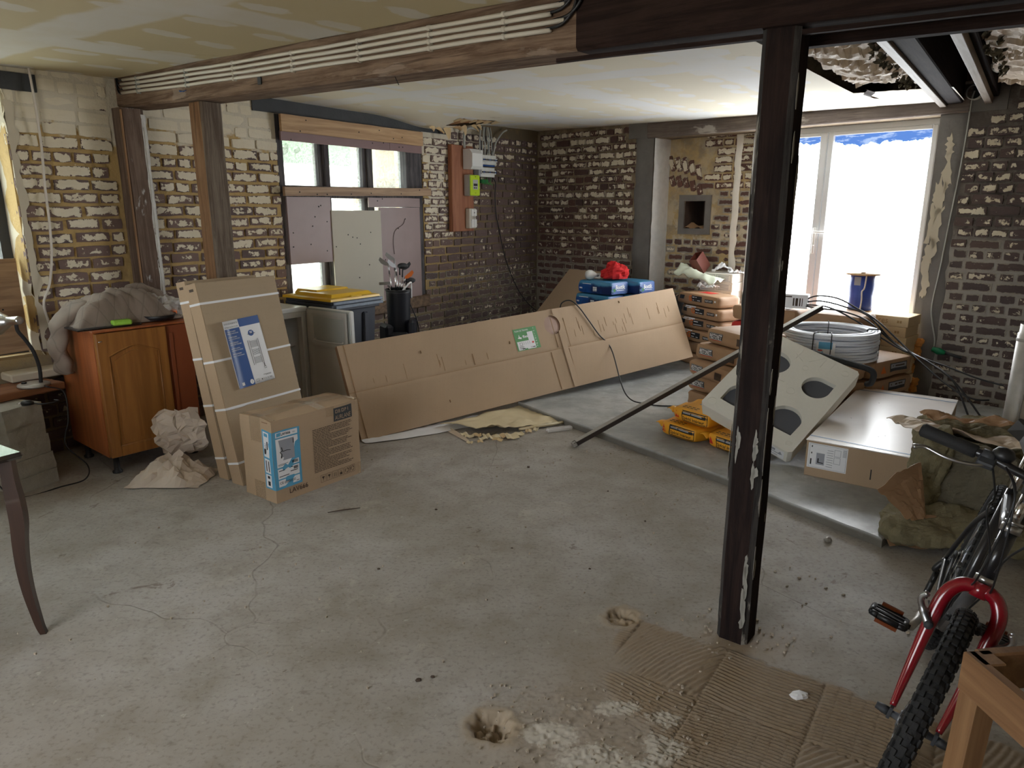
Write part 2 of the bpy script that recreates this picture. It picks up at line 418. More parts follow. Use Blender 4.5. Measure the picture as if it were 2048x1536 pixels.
def make_floor():
    fx = np.concatenate([np.array([-6, -4, -2.5, -1.2, -.6]), np.arange(-.32, 1.52, .0046), np.array([1.7, 2.2, 3, 4.2, 7])])
    fy = np.concatenate([np.array([-4, -1, .6, 1.1, 1.35]), np.arange(1.5, 2.74, .0046), np.array([2.9, 3.4, 4.5, 6, 8, 10.5])])
    X, Y = np.meshgrid(fx, fy)
    inside = (X > -.32) & (X < 1.52) & (Y > 1.5) & (Y < 2.735)
    # pseudo noise fields
    def nf(sc, seed):
        rng = np.random.default_rng(seed); out = np.zeros_like(X)
        for i in range(14):
            a = rng.uniform(0, 2 * pi); k = sc * rng.uniform(.6, 1.8); ph = rng.uniform(0, 2 * pi)
            out += np.sin((X * cos(a) + Y * sin(a)) * k + ph + 1.3 * np.sin((X * sin(a) - Y * cos(a)) * k * .7 + ph * 2))
        return out / 14 ** .5 / .9
    def vn(step, seed):
        rng = np.random.default_rng(seed); gx, gy = (X + 8) / step, (Y + 8) / step; ix, iy = np.floor(gx).astype(int), np.floor(gy).astype(int); fx_, fy_ = gx - ix, gy - iy
        fx_ = fx_ * fx_ * (3 - 2 * fx_); fy_ = fy_ * fy_ * (3 - 2 * fy_); T_ = rng.uniform(-1, 1, (512, 512)); g = lambda a, b: T_[a % 512, b % 512]
        return (g(ix, iy) * (1 - fx_) + g(ix + 1, iy) * fx_) * (1 - fy_) + (g(ix, iy + 1) * (1 - fx_) + g(ix + 1, iy + 1) * fx_) * fy_
    n1 = vn(.11, 1) + .5 * vn(.05, 4); n2 = vn(.034, 2) + .6 * vn(.017, 5); n3 = vn(.011, 3) + .6 * vn(.0055, 6)
    d1 = np.array([.828, -.561]); d2 = np.array([.561, .828])          # directions of the old tile rows
    O = np.array([.525, 2.495])
    U = (X - O[0]) * d1[0] + (Y - O[1]) * d1[1]; V = -((X - O[0]) * d2[0] + (Y - O[1]) * d2[1])
    def sm(x, a, b): t = np.clip((x - a) / (b - a), 0, 1); return t * t * (3 - 2 * t)
    mask = sm(V + .012 * n2, 0.0, .03) * sm(U + .03 * n1 + .16 - .1 * np.sin(V * 7), .0, .05) * inside
    # worn away towards the lower left
    wear = sm(-(U * .75 - V * .55 + .16 + .10 * n1), -.1, .12)
    mask = mask * (1 - wear)
    T = .335
    tu = np.floor(U / T); tv = np.floor(V / T)
    par = (np.mod(tu * 7 + tv * 13, 3) < 1)
    lu = np.mod(U, T); lv = np.mod(V, T)
    curve = .02 * np.sin(U * 9 + tv * 2) + .012 * np.sin(V * 11 + tu)
    ph = np.where(par, U * .82 + V * .35 + curve, V + curve * .8) * 2 * pi / .0165
    ridge = np.clip(.5 + .75 * np.sin(ph), 0, 1)
    seam = np.minimum(np.minimum(lu, T - lu), np.minimum(lv, T - lv))
    groove = np.exp(-(seam / .006) ** 2)
    fine = np.maximum(np.exp(-(np.mod(U, .042) / .003) ** 2), 0) * (np.mod(tu + tv, 2) < 1)
    z = mask * (.0045 * ridge + .002 - .004 * groove - .003 * fine + .0006 * n3)
    white = np.zeros_like(X)
    for cx, cy, rx, ry, k in ((.12, 1.86, .13, .08, .8), (.28, 1.74, .2, .10, 1), (.3, 1.98, .16, .05, .8), (.42, 1.8, .13, .1, .9), (.09, 2.06, .16, .06, .35), (.48, 1.93, .1, .05, .8), (.2, 1.6, .25, .1, .7)):
        q = ((U * 0 + (X - cx)) / rx) ** 2 + ((Y - cy) / ry) ** 2
        white = np.maximum(white, k * np.exp(-q * .9))
    white = white * np.clip(.9 + .35 * n1, 0, 1.2); z += inside * white * (.003 * n2 + .0045 * n3 + .001)
    pit = np.zeros_like(X)
    for cx, cy, r, dp in ((.439, 2.512, .062, .022), (-.061, 1.905, .075, .04)):
        rr = np.sqrt((X - cx) ** 2 + ((Y - cy) * 1.0) ** 2) + .012 * n2 + .006 * n1
        p = 1 - sm(rr, r * .62, r)
        z += inside * (-p * dp * (1 + .45 * n2 + .35 * n3) + .004 * np.exp(-((rr - r * 1.15) / .02) ** 2))
        pit = np.maximum(pit, 1 - sm(rr, r * .8, r * 1.7))
    z += inside * .0005 * n2
    edge = np.minimum(np.minimum(X + .32, 1.52 - X), np.minimum(Y - 1.5, 2.735 - Y)) 
    z *= np.clip(edge / .03, 0, 1)
    dust = np.maximum(mask * .85, np.exp(-(((X - .845) / .2) ** 2 + ((Y - 2.33) / .13) ** 2)) * .9) + wear * 0
    dust = np.maximum(dust, sm(V + .05 * n1, -.02, .1) * sm(U, -.35, .1) * .5 * inside)
    ny, nx = X.shape
    me = bpy.data.meshes.new('floor')
    co = np.stack([X, Y, z], -1).reshape(-1, 3)
    i = np.arange(ny * nx).reshape(ny, nx)
    q = np.stack([i[:-1, :-1], i[:-1, 1:], i[1:, 1:], i[1:, :-1]], -1).reshape(-1, 4)
    me.vertices.add(len(co)); me.vertices.foreach_set('co', co.ravel())
    me.loops.add(q.size); me.loops.foreach_set('vertex_index', q.ravel())
    me.polygons.add(len(q)); me.polygons.foreach_set('loop_start', np.arange(0, q.size, 4)); 
    me.polygons.foreach_set('use_smooth', np.ones(len(q), bool))
    at = me.color_attributes.new('fc', 'FLOAT_COLOR', 'POINT')
    at.data.foreach_set('color', np.stack([np.clip(dust, 0, 1), white * inside, pit * inside, np.ones_like(X)], -1).reshape(-1, 4).astype(np.float32).ravel())
    me.update(calc_edges=True); me.validate()
    me.materials.append(M['floor'])
    ob = bpy.data.objects.new('floor', me); COL.objects.link(ob)
    return struct(ob)
make_floor()

def make_slab():
    n = NT('slab concrete'); v = n.pos()
    a = n.noise(v, 1.6, 6, .65); b = n.noise(v, 9, 5, .6)
    col = n.mix(n.ramp(a, .3, .7), lin(134, 136, 134), lin(178, 180, 178))
    col = n.mix(n.math('MULTIPLY', n.ramp(b, .5, .72), .45), col, lin(120, 116, 108))
    col = n.mix(n.math('MULTIPLY', n.ramp(n.noise(v, 4.2, 5, .7, .4), .6, .68), .5), col, lin(204, 206, 204))
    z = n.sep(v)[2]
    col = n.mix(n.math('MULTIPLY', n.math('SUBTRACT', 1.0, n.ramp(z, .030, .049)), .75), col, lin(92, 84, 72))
    n.bump(n.math('ADD', b, n.noise(v, 55, 3)), .3, .005)
    mat = n.done(col, n.mix(n.ramp(a, .35, .6), (.5,) * 3, (.32,) * 3), spec=.45)
    key = [(.05, 5.56), (.236, 5.288), (.898, 4.388), (1.259, 3.88), (1.765, 3.105), (2.073, 3.388), (2.9, 4.12), (4.6, 4.6), (.5, 8.88)]
    poly = []
    for i, p in enumerate(key):
        q = key[(i + 1) % len(key)]; d = sqrt((q[0] - p[0]) ** 2 + (q[1] - p[1]) ** 2); m = max(1, int(d / .06)) if i < 6 else 1
        for k in range(m):
            t = k / m; x = p[0] + (q[0] - p[0]) * t; y = p[1] + (q[1] - p[1]) * t
            j = .006 if 0 < k else 0
            poly.append((x + j * nz(x * 9, y * 9, 3), y + j * nz(x * 9, y * 9, 8)))
    mb = MB(); N = len(poly)
    ins = []
    cx = sum(p[0] for p in poly) / N; cy = sum(p[1] for p in poly) / N
    for x, y in poly:
        d = Vector((cx - x, cy - y)).normalized() * .008; ins.append((x + d.x, y + d.y))
    vs = [(x, y, 0) for x, y in poly] + [(x, y, SLAB - .007) for x, y in poly] + [(x, y, SLAB) for x, y in ins]
    fs = [(i, (i + 1) % N, N + (i + 1) % N, N + i) for i in range(N)] + [(N + i, N + (i + 1) % N, 2 * N + (i + 1) % N, 2 * N + i) for i in range(N)] + [tuple(range(2 * N, 3 * N))]
    mb.add(vs, fs)
    ob = mb.build('floor_slab', mat); bmesh_tri(ob); return struct(ob, 'raised grey concrete slab under the stacked bags')
def bmesh_tri(ob):
    bm = bmesh.new(); bm.from_mesh(ob.data); bmesh.ops.triangulate(bm, faces=[f for f in bm.faces if len(f.verts) > 4]); bmesh.ops.recalc_face_normals(bm, faces=bm.faces[:]); bm.to_mesh(ob.data); bm.free()
make_slab()

# ------------------------------------------------------------------ walls of brick
def mortar_mat(name, kind):
    n = NT(name); v = n.pos(); z = n.sep(v)[2]
    b = n.noise(v, 7, 5, .65); c = n.noise(v, 45, 4)
    if kind == 'A':
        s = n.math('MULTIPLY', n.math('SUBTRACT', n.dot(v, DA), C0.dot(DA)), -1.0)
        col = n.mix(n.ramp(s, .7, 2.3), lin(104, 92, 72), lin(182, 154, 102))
        col = n.mix(n.math('MULTIPLY', n.ramp(b, .45, .7), .5), col, lin(136, 110, 72))
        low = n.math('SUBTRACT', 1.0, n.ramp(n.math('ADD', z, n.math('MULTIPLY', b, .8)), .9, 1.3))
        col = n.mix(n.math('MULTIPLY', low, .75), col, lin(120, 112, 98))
        pm = n.math('MULTIPLY', n.ramp(n.math('ADD', z, n.math('MULTIPLY', n.noise(v, 3.2, 5, .7), .9)), 2.42, 2.52), n.ramp(s, .9, 1.6))
        side = n.math('MULTIPLY', n.ramp(n.math('ADD', n.noise(v, 9, 5, .7), n.math('MULTIPLY', n.ramp(n.math('ABSOLUTE', n.math('SUBTRACT', s, 1.85)), .22, .06), .3)), .66, .72), n.ramp(z, 1.1, 1.5))
        pm = n.math('MAXIMUM', pm, side)
        col = n.mix(n.math('MULTIPLY', pm, .95), col, lin(206, 198, 180))
    elif kind == 'B':
        col = n.mix(n.ramp(b, .35, .7), lin(112, 96, 76), lin(146, 130, 106))
        low = n.math('SUBTRACT', 1.0, n.ramp(n.math('ADD', z, n.math('MULTIPLY', b, .7)), 1.15, 1.6))
        col = n.mix(n.math('MULTIPLY', low, .7), col, lin(142, 134, 122))
    elif kind == 'R':
        col = n.mix(n.ramp(b, .35, .7), lin(92, 84, 78), lin(128, 120, 112))
        low = n.math('SUBTRACT', 1.0, n.ramp(z, 1.2, 1.45))
        col = n.mix(n.math('MULTIPLY', low, .9), col, n.mix(b, lin(140, 134, 126), lin(184, 178, 170)))
    else:
        col = n.mix(n.ramp(b, .35, .7), lin(186, 160, 112), lin(150, 136, 116))
        p = n.ramp(n.noise(v, 6, 6, .7), .46, .56)
        col = n.mix(n.math('MULTIPLY', p, n.math('ADD', .35, n.math('MULTIPLY', n.ramp(z, 1.8, 1.2), .55))), col, lin(196, 184, 160))
    n.bump(n.math('ADD', b, n.math('MULTIPLY', c, .6)), .8, .012)
    return n.done(col, .92)
def brick_mat(name, stuff, tone):
    n = NT(name); v = n.pos()
    if stuff:
        a = n.attr('bc'); colr = a.outputs['Color']; rnd = a.outputs['Alpha']
    else:
        oi = n.nd('ShaderNodeObjectInfo'); colr = oi.outputs['Color']; rnd = oi.outputs['Alpha']
    sp = n.nd('ShaderNodeSeparateColor'); n.put(sp.inputs[0], colr)
    paint, smear, dark = sp.outputs
    u = n.sep(n.uv()); e = n.math('MINIMUM', n.math('MULTIPLY', n.math('MINIMUM', u[0], n.math('SUBTRACT', 1.0, u[0])), 2.4), n.math('MINIMUM', u[1], n.math('SUBTRACT', 1.0, u[1])))
    nA_ = n.noise(v, 17, 5, .68, .3); nB_ = n.noise(v, 5, 4)
    base = n.mix(rnd, lin(*tone[0]), lin(*tone[1]))
    base = n.mix(n.math('MULTIPLY', n.noise(v, 40, 4), .4), base, lin(*tone[2]))
    base = n.mix(n.math('MULTIPLY', dark, .7), base, lin(66, 60, 64))
    val = n.math('ADD', n.math('MULTIPLY', n.math('SUBTRACT', nA_, .5), 2.1), n.math('ADD', paint, n.math('MULTIPLY', n.math('MINIMUM', e, .3), 1.5)))
    pm = n.math('MULTIPLY', n.ramp(val, .78, .86), n.ramp(paint, .02, .08))
    col = n.mix(pm, base, n.mix(nB_, lin(206, 194, 166), lin(226, 218, 200)))
    sm = n.ramp(n.math('ADD', n.math('SUBTRACT', smear, n.math('MULTIPLY', e, 2.4)), n.math('MULTIPLY', n.math('SUBTRACT', nA_, .5), 1.6)), .12, .22)
    sm = n.math('MULTIPLY', sm, n.ramp(smear, .02, .1))
    col = n.mix(sm, col, n.mix(nB_, lin(126, 120, 110), lin(170, 162, 148)))
    n.bump(n.math('ADD', n.math('MULTIPLY', pm, .5), n.math('ADD', n.math('MULTIPLY', sm, .6), n.noise(v, 60, 4))), .5, .005)
    return n.done(col, .85)
TONE_A = ((122, 100, 92), (104, 84, 80), (142, 116, 104))
TONE_B = ((100, 66, 56), (78, 54, 48), (120, 84, 70))
TONE_R = ((96, 78, 72), (80, 66, 64), (112, 94, 86))
BM = {}
for k_, t_ in (('A', TONE_A), ('B', TONE_B), ('R', TONE_R)):
    BM[k_] = (brick_mat('old brick ' + k_, False, t_), brick_mat('old brick joined ' + k_, True, t_), mortar_mat('mortar ' + k_, k_))
MORT_N = mortar_mat('mortar niche', 'N')

def brick_geo(seed, nx):
    r = random.Random(seed); vs = []; uv = []
    for j in range(3):
        for i in range(nx + 1):
            x = -.5 + i / nx; z = -.5 + j / 2; ed = (i in (0, nx)); ev = j in (0, 2)
            xx = x * (.985 if ed else 1) + r.uniform(-.012, .012); zz = z * (.95 if ev else 1) + r.uniform(-.045, .045)
            y = .003 if (ed or ev) else 0
            if ed and ev: xx *= .985; zz *= .95; y = .005
            vs.append((xx, y + r.uniform(-.0015, .0015), zz)); uv.append((i / nx, j / 2))
    ring = [i for i in range(nx + 1)] + [(nx + 1) * 1 + nx, (nx + 1) * 2 + nx] + [(nx + 1) * 2 + i for i in range(nx - 1, -1, -1)] + [(nx + 1)]
    nb = len(vs)
    for k in ring:
        x, y, z = vs[k]; vs.append((x * 1.03, .045, z * 1.05)); uv.append((0, 0))
    fs = [(j * (nx + 1) + i, j * (nx + 1) + i + 1, (j + 1) * (nx + 1) + i + 1, (j + 1) * (nx + 1) + i) for j in range(2) for i in range(nx)]
    m = len(ring)
    fs += [(ring[(k + 1) % m], ring[k], nb + k, nb + (k + 1) % m) for k in range(m)]
    return vs, uv, fs
BG = [brick_geo(i, 4) for i in range(7)]; HG = [brick_geo(20 + i, 2) for i in range(7)]
_bmesh = {}
def brick_data(geo, key, mat):
    if (key, mat.name) not in _bmesh:
        vs, uv, fs = geo; me = bpy.data.meshes.new('brick'); me.from_pydata(vs, [], fs)
        l = me.uv_layers.new(name='UVMap')
        for lp in me.loops: l.data[lp.index].uv = uv[lp.vertex_index]
        me.materials.append(mat); me.update()
        _bmesh[key, mat.name] = me
    return _bmesh[key, mat.name]
def lay_bricks(parent, P, rot, mats, s0, s1, z0, z1, prm, holes=(), left=True, header=.35, seed=1, course=.084, limit=300, tilt=None):
    """courses of bricks on the plane P(s, z, o); left: s grows to the left"""
    r = random.Random(seed); specs = []
    k = 0; z = z0
    while z < z1 - .03:
        h = course - r.uniform(.012, .020); zc = z + course / 2
        s = s0 + r.uniform(0, .02) - (.11 if k % 2 else 0) + r.uniform(-.03, .03)
        hdrow = r.random() < header
        while s < s1:
            hd = hdrow if r.random() < .82 else not hdrow
            L = (r.uniform(.092, .108) if hd else r.uniform(.195, .215)); a, b = max(s, s0), min(s + L, s1)
            segs = [(a, b)]
            for (h0, h1, g0, g1) in holes:
                if g0 - .03 < zc < g1 + .03:
                    nsg = []
                    for (a_, b_) in segs:
                        if b_ <= h0 or a_ >= h1: nsg.append((a_, b_)); continue
                        if a_ < h0: nsg.append((a_, h0))
                        if b_ > h1: nsg.append((h1, b_))
                    segs = nsg
            for a_, b_ in segs:
                if b_ - a_ > .035: specs.append(((a_ + b_) / 2, zc + r.uniform(-.004, .004), b_ - a_, h))
            s += L + r.uniform(.014, .024)
        z += course; k += 1
    cs = Vector((0, 0, 1.58)); sp2 = []
    for q in specs:
        p = P(q[0], q[1], 0); sp2.append(((q[2] * q[3]) / (p - cs).length_squared, q))
    sp2.sort(key=lambda t: -t[0])
    st = MB(); uvs = []; cols = []
    for i, (_, (sc, zc, L, h)) in enumerate(sp2):
        pr = prm(sc, zc, r)
        if pr is None: continue
        paint, smear, dark, proud = pr
        j = r.randrange(7); short = L < .14
        geo = HG[j] if short else BG[j]
        rn = r.random(); tl = r.uniform(-.012, .012)
        if i < limit:
            ob = bpy.data.objects.new('brick', brick_data(geo, (short, j), mats[0])); COL.objects.link(ob)
            ob.parent = parent; ob.location = P(sc, zc, proud); ob.rotation_euler = (0, tl, rot); ob.scale = (L, 1, h)
            ob.color = (paint, smear, dark, rn)
        else:
            mx = Matrix.Translation(P(sc, zc, proud)) @ Matrix.Rotation(rot, 4, 'Z') @ Matrix.Rotation(tl, 4, 'Y')
            st.add([mx @ Vector((x * L, y, zz * h)) for x, y, zz in geo[0]], geo[2], 0, False)
            uvs += geo[1]; cols += [(paint, smear, dark, rn)] * len(geo[0])
    if st.v:
        ob = st.build('brick_courses', mats[1], parent); ob['kind'] = 'stuff'
        l = ob.data.uv_layers.new(name='UVMap')
        li = np.zeros(len(ob.data.loops), np.int32); ob.data.loops.foreach_get('vertex_index', li)
        l.data.foreach_set('uv', np.array(uvs, np.float32)[li].ravel())
        at = ob.data.color_attributes.new('bc', 'FLOAT_COLOR', 'POINT'); at.data.foreach_set('color', np.array(cols, np.float32).ravel())

def wall_boxes(P, s0, s1, z0, z1, holes, o0, o1):
    mb = MB()
    ss = sorted({s0, s1, *[h for q in holes for h in q[:2]]}); zz = sorted({z0, z1, *[h for q in holes for h in q[2:]]})
    for a, b in zip(ss, ss[1:]):
        for c, d in zip(zz, zz[1:]):
            m, k = (a + b) / 2, (c + d) / 2
            if any(h[0] < m < h[1] and h[2] < k < h[3] for h in holes): continue
            mb.box((a, o1, c), (b, o0, d), fn=lambda p: P(p.x, p.z, p.y))
    return mb
WIN = (2.06, 3.785, .60, 2.31); WINL = (5.70, 7.1, .66, 2.25)
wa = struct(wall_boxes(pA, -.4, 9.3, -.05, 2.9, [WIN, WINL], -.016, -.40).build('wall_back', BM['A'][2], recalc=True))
OPEN = (1.70, 4.40, -.06, 2.29)
wb = struct(wall_boxes(pB, -.4, 7.9, -.05, 2.9, [OPEN, (4.74, 4.93, 2.505, 2.60)], -.016, -.42).build('wall_right', BM['B'][2], recalc=True))
# the far walls behind the viewer, plastered; one opening added for fill daylight
M['plaster'] = plain('dusty plaster', lin(196, 186, 166), .9, var=.15, scale=2, bump=.2)
PAe = C0 - DA * 9; PBe = PA2 = PAe + NA * 7.2; PCe = C0 + DB * 7.6
def wall_between(name, a, b, holes):
    d = (b - a).normalized(); L = (b - a).length; n = Vector((d.y, -d.x, 0))
    return struct(wall_boxes(lambda s, z, o: a + d * s + n * o + Vector((0, 0, z)), -.2, L + .2, -.05, 2.9, holes, 0, .3).build(name, M['plaster'], recalc=True))
wall_between('wall_left', PBe, PAe, [(3.0, 5.0, .75, 2.05)])
wall_between('wall_front', PCe, PBe, [])

def prmA(s, z, r):
    if z > 2.36 and s < 1.9: return None
    left = min(1, max(0, (s - 1.3) / 1.2))
    paint = .10 + .36 * left + .22 * max(0, min(1, (z - 1.35) / .6)) * left
    paint -= .25 * max(0, min(1, (1.25 - z) / .5))
    if s > 2 and z > 2.0 + .06 * nz(s * 2, 1, 1): paint += .45
    if 1.62 < s < 2.06: paint += .2 * (z > 1.3)
    if s < 1.6: paint = .18 + .28 * max(0, (z - 1.9) / .4)
    paint += r.uniform(-.16, .16)
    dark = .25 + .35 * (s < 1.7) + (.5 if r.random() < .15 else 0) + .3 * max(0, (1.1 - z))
    smear = .35 if (s < 3 and z < .9) else .05
    proud = r.uniform(-.004, .004) - (.010 if z > 2.12 and s > 3.8 else 0)
    return max(.03, paint), smear, min(1, dark), proud
holesA = [(WIN[0] - .0, WIN[1] + .0, WIN[2] - .02, 2.42), (WINL[0] - .0, WINL[1] + .1, WINL[2] - .1, 2.35), (4.89, 5.09, .0, 2.5), (1.66, 3.99, 2.305, 2.5)]
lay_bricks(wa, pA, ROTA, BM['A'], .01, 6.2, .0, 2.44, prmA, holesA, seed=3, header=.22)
def prmB(s, z, r):
    if z > 2.43: return None
    paint = .30 + .26 * max(0, min(1, (z - 1.1) / 1.0)) + r.uniform(-.22, .2) - .25 * (z < 1.0)
    if r.random() < .2: paint = .03
    return max(.02, paint), .15 + .5 * (z < 1.05) * r.random(), .2 + r.random() * .4, r.uniform(-.004, .006)
lay_bricks(wb, pB, ROTB, BM['B'], .01, 1.46, .0, 2.46, prmB, [(1.36, 1.46, 2.28, 2.5)], seed=11, header=.78, limit=190)
def prmR(s, z, r):
    if z > 1.3: return .46 + r.uniform(-.28, .18), .03, .35 + r.random() * .3, r.uniform(0, .014)
    return .22 + r.uniform(-.2, .15), .22 + r.random() * .3, .3 + r.random() * .4, r.uniform(-.006, .0)
lay_bricks(wb, lambda s, z, o: pB(s, z, o), ROTB, BM['R'], 4.60, 5.75, .0, 2.46, prmR, [(4.56, 4.9, 2.30, 2.5), (4.56, 4.72, 2.2, 2.5)], seed=17, header=.62, limit=110)
mb = MB(); mb.box((4.57, -.014, -.02), (7.9, -.012, 2.5), fn=lambda p: pB(p.x, p.z, p.y)); struct(mb.build('trim_5', BM['R'][2], wb), 'mortar bed of the pier right of the glazed door')

# ---- recess of old brick beside the glazed door
nich = struct(wall_boxes(pB, 1.5, 2.76, -.05, 2.6, [(1.925, 2.18, 1.36, 1.648)], -.294, -.42).build('wall_recess', MORT_N, recalc=True))
def prmN(s, z, r):
    if s < 2.16 and 1.78 < z < 2.5: return None
    if 1.28 < z < 1.74 and s < 2.27: return None
    if z > 1.8: return .55 + r.uniform(-.1, .12), .1, .1, 0
    return .06 + (.3 if r.random() < .3 else 0), .42 + r.random() * .45, .1 + r.random() * .3, r.uniform(-.012, -.004)
lay_bricks(nich, lambda s, z, o: pB(s, z, -.28 + o), ROTB, BM['B'], 1.71, 2.73, .5, 2.38, prmN, seed=5, header=.3, limit=120)
for row, (zc, cnt, z_h) in enumerate(((2.02, 5, .17), (1.86, 5, .12))):       # bricks of the blocked arch, standing on edge and fanned out
    for i in range(cnt):
        ob = bpy.data.objects.new('brick', brick_data(HG[(i + row) % 7], (True, (i + row) % 7), BM['B'][0])); COL.objects.link(ob)
        ob.parent = nich; x = 1.74 + i * .085 + row * .02
        ob.location = pB(x, zc - .006 * i * i + (.0 if row else .02), -.276); ob.rotation_euler = (0, RAD(-24 + i * 3), ROTB); ob.scale = (.062, 1, z_h); ob.color = (.5 - .25 * row, .15, .1, R.random())
mb = MB()   # cement collar and box of the square hole
for lo, hi in (((1.86, 1.30), (2.25, 1.36)), ((1.86, 1.648), (2.25, 1.71)), ((1.86, 1.36), (1.925, 1.648)), ((2.18, 1.36), (2.25, 1.648))):
    mb.box((lo[0], -.30, lo[1]), (hi[0], -.279, hi[1]), fn=lambda p: pB(p.x + .006 * nz(p.x * 30, p.z * 30, 0), p.z + .008 * nz(p.z * 30, p.x * 30, 4), p.y))
mb.build('hole_collar', M['cement'], nich)
M['hole_shade'] = plain('brick darkened for hole shade', lin(74, 58, 50), .9, var=.4, scale=12, bump=.5)  # brick colour darkened to give the shade inside the square hole
mb = MB(); mb.box((1.90, -.68, 1.33), (2.2, -.67, 1.67), fn=lambda p: pB(p.x, p.z, p.y))
for a, b in (((1.90, 1.33), (1.93, 1.67)), ((2.175, 1.33), (2.2, 1.67)), ((1.9, 1.33), (2.2, 1.362)), ((1.9, 1.645), (2.2, 1.67))): mb.box((a[0], -.68, a[1]), (b[0], -.302, b[1]), fn=lambda p: pB(p.x, p.z, p.y))
mb.build('hole_lining', M['hole_shade'], nich, recalc=True)
mb = MB(); mb.grid(lambda u, v: pB(1.93 + .245 * u, 1.365 + .035 * v * (1 + .5 * sin(u * 7)) + .01 * sin(u * 11), -.29 - .1 * v), 8, 3); mb.build('fallen_mortar', M['kraft'], nich)
# strip of sunlight beside the frame, painted in as a white band
M['sunlit_white'] = plain('sunlit_white', lin(238, 232, 220), .85, var=.12, scale=10, bump=.5)
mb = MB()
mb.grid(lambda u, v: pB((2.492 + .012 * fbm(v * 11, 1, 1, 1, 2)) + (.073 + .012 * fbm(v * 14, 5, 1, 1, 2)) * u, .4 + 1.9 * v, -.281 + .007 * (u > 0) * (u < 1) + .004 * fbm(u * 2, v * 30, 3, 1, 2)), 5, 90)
lab(mb.build('sunlight_band', M['sunlit_white'], nich), 'strip of sunlight beside the door frame, put in as white colour')

# ---- reveals, lintel and rendered strips round the big opening
M['reveal'] = plain('rough whitened render', lin(206, 204, 200), .9, var=.18, scale=16, bump=.9)
mb = MB(); mb.grid(lambda u, v: pB(1.709 + .005 * fbm(u * 2, v * 9, 1, 2), .02 + 2.28 * v, .0 - .30 * u), 6, 40)
struct(mb.build('trim_1', M['reveal']), 'whitened left reveal of the big opening')
def ragged(mb, P, s0, s1, z0, z1, o0, o1, amp, seed, nzs=30, which=0):
    """a render strip whose chosen edge (0: s0, 1: s1) is ragged"""
    def fn(u, v):
        z = z0 + (z1 - z0) * v; a = s0 + (amp * fbm(z * 5, seed, 0, 1) if which == 0 else 0); b = s1 + (amp * fbm(z * 5, seed, 3, 1) if which == 1 else 0)
        s = a + (b - a) * u; o = o1 + .003 * fbm(s * 14, z * 14, seed, 1)
        if (which == 0 and u == 0) or (which == 1 and u == 1): o = o0
        return P(s, z, o)
    mb.grid(fn, 6, nzs)
mb = MB(); ragged(mb, pB, 1.46, 1.702, 0, 2.30, -.016, .006, .03, 2, which=0)
mb.box((1.37, -.02, 2.30), (1.705, .010, 2.50), fn=lambda p: pB(p.x, p.z, p.y))
struct(mb.build('trim_2', M['cement']), 'grey cement strip left of the big opening')
mb = MB(); ragged(mb, pB, 4.398, 4.60, 0, 2.30, -.016, .006, .03, 5, which=1)
mb.box((4.58, -.02, 2.29), (4.84, .006, 2.50), fn=lambda p: pB(p.x + (.02 * nz(p.z * 20, 1, 1) if p.x > 4.7 else 0), p.z, p.y))
mb.grid(lambda u, v: pB(4.40, .3 + 2 * v, -.0 - .2 * u), 2, 6)
struct(mb.build('trim_3', M['cement']), 'grey cement strip right of the glazed door')
mb = MB()
for (cx, cz, rx, rz) in ((4.50, 1.88, .03, .13), (4.47, 1.66, .04, .1), (4.46, 1.45, .05, .14), (4.45, 1.2, .04, .12), (4.49, 2.05, .03, .06), (4.45, .95, .03, .08)):
    mb.prism([(cx + rx * cos(a) * (1 + 1.1 * fbm(cos(a) * 2, sin(a) * 2, cz * 9)), cz + rz * 1.25 * sin(a) * (1 + .8 * fbm(cos(a) * 2, sin(a) * 2, cz * 5))) for a in [2 * pi * k / 30 for k in range(30)]], .004, .010, fn=lambda x, y, h: pB(x, y, h))
mb.build('render_patch', M['plaster'], bpy.data.objects['trim_3'])
M['lintel'] = old_beam('grey painted lintel', lin(98, 88, 82), lin(128, 116, 108), lin(178, 170, 160), .8, 0, .60)
lt = thing('lintel_beam', 'long grey painted timber lintel over the glazed door opening', 'lintel', pB(1.62, 2.29, 0), ROTB)
lt['kind'] = 'structure'
mb = MB(); mb.box((0, -.03, 0), (2.98, .34, .205), bev=.008, fn=lambda p: p + Vector((0, .004 * nz(p.x, p.z * 9, 1), .006 * nz(p.x * 2, 0, p.z * 4))))
mb.build('timber', M['lintel'], lt)

# ---- glazed double door
M['upvc'] = plain('white upvc', lin(220, 222, 224), .3, var=.03)
def wash_mat():
    n = NT('whitewashed glass, daylight behind'); v = n.obj(); sp = n.sep(v)
    wob = n.math('ADD', n.math('MULTIPLY', n.noise(n.map(v, (2.2, 1, .6)), 1.5, 5, .6), .20), n.math('MULTIPLY', n.noise(n.map(v, (14, 1, 2)), 1.2, 3), .06))
    m = n.ramp(n.math('ADD', sp[2], wob), 1.95, 1.965)
    streak = n.math('MULTIPLY', n.ramp(n.noise(n.map(v, (5, 1, 22)), 1.4, 4, .6), .5, .62), .6)
    blue = n.mix(streak, (.10, .22, .58), (.55, .68, .9))
    em = n.nd('ShaderNodeEmission'); n.put(em.inputs[0], n.mix(m, (.93, .97, 1), blue))
    n.put(em.inputs[1], n.math('ADD', n.math('MULTIPLY', n.math('SUBTRACT', 1.0, m), 9.0), n.math('MULTIPLY', m, .9)))
    n.t.links.new(em.outputs[0], n.o.inputs[0]); return n.m
M['wash'] = wash_mat()
dr = thing('door_1', 'white glazed double door with whitewashed panes', 'door', pB(2.72, .30, -.20), ROTB); dr['kind'] = 'structure'
W2 = 1.68; HD = 1.99
mb = MB()
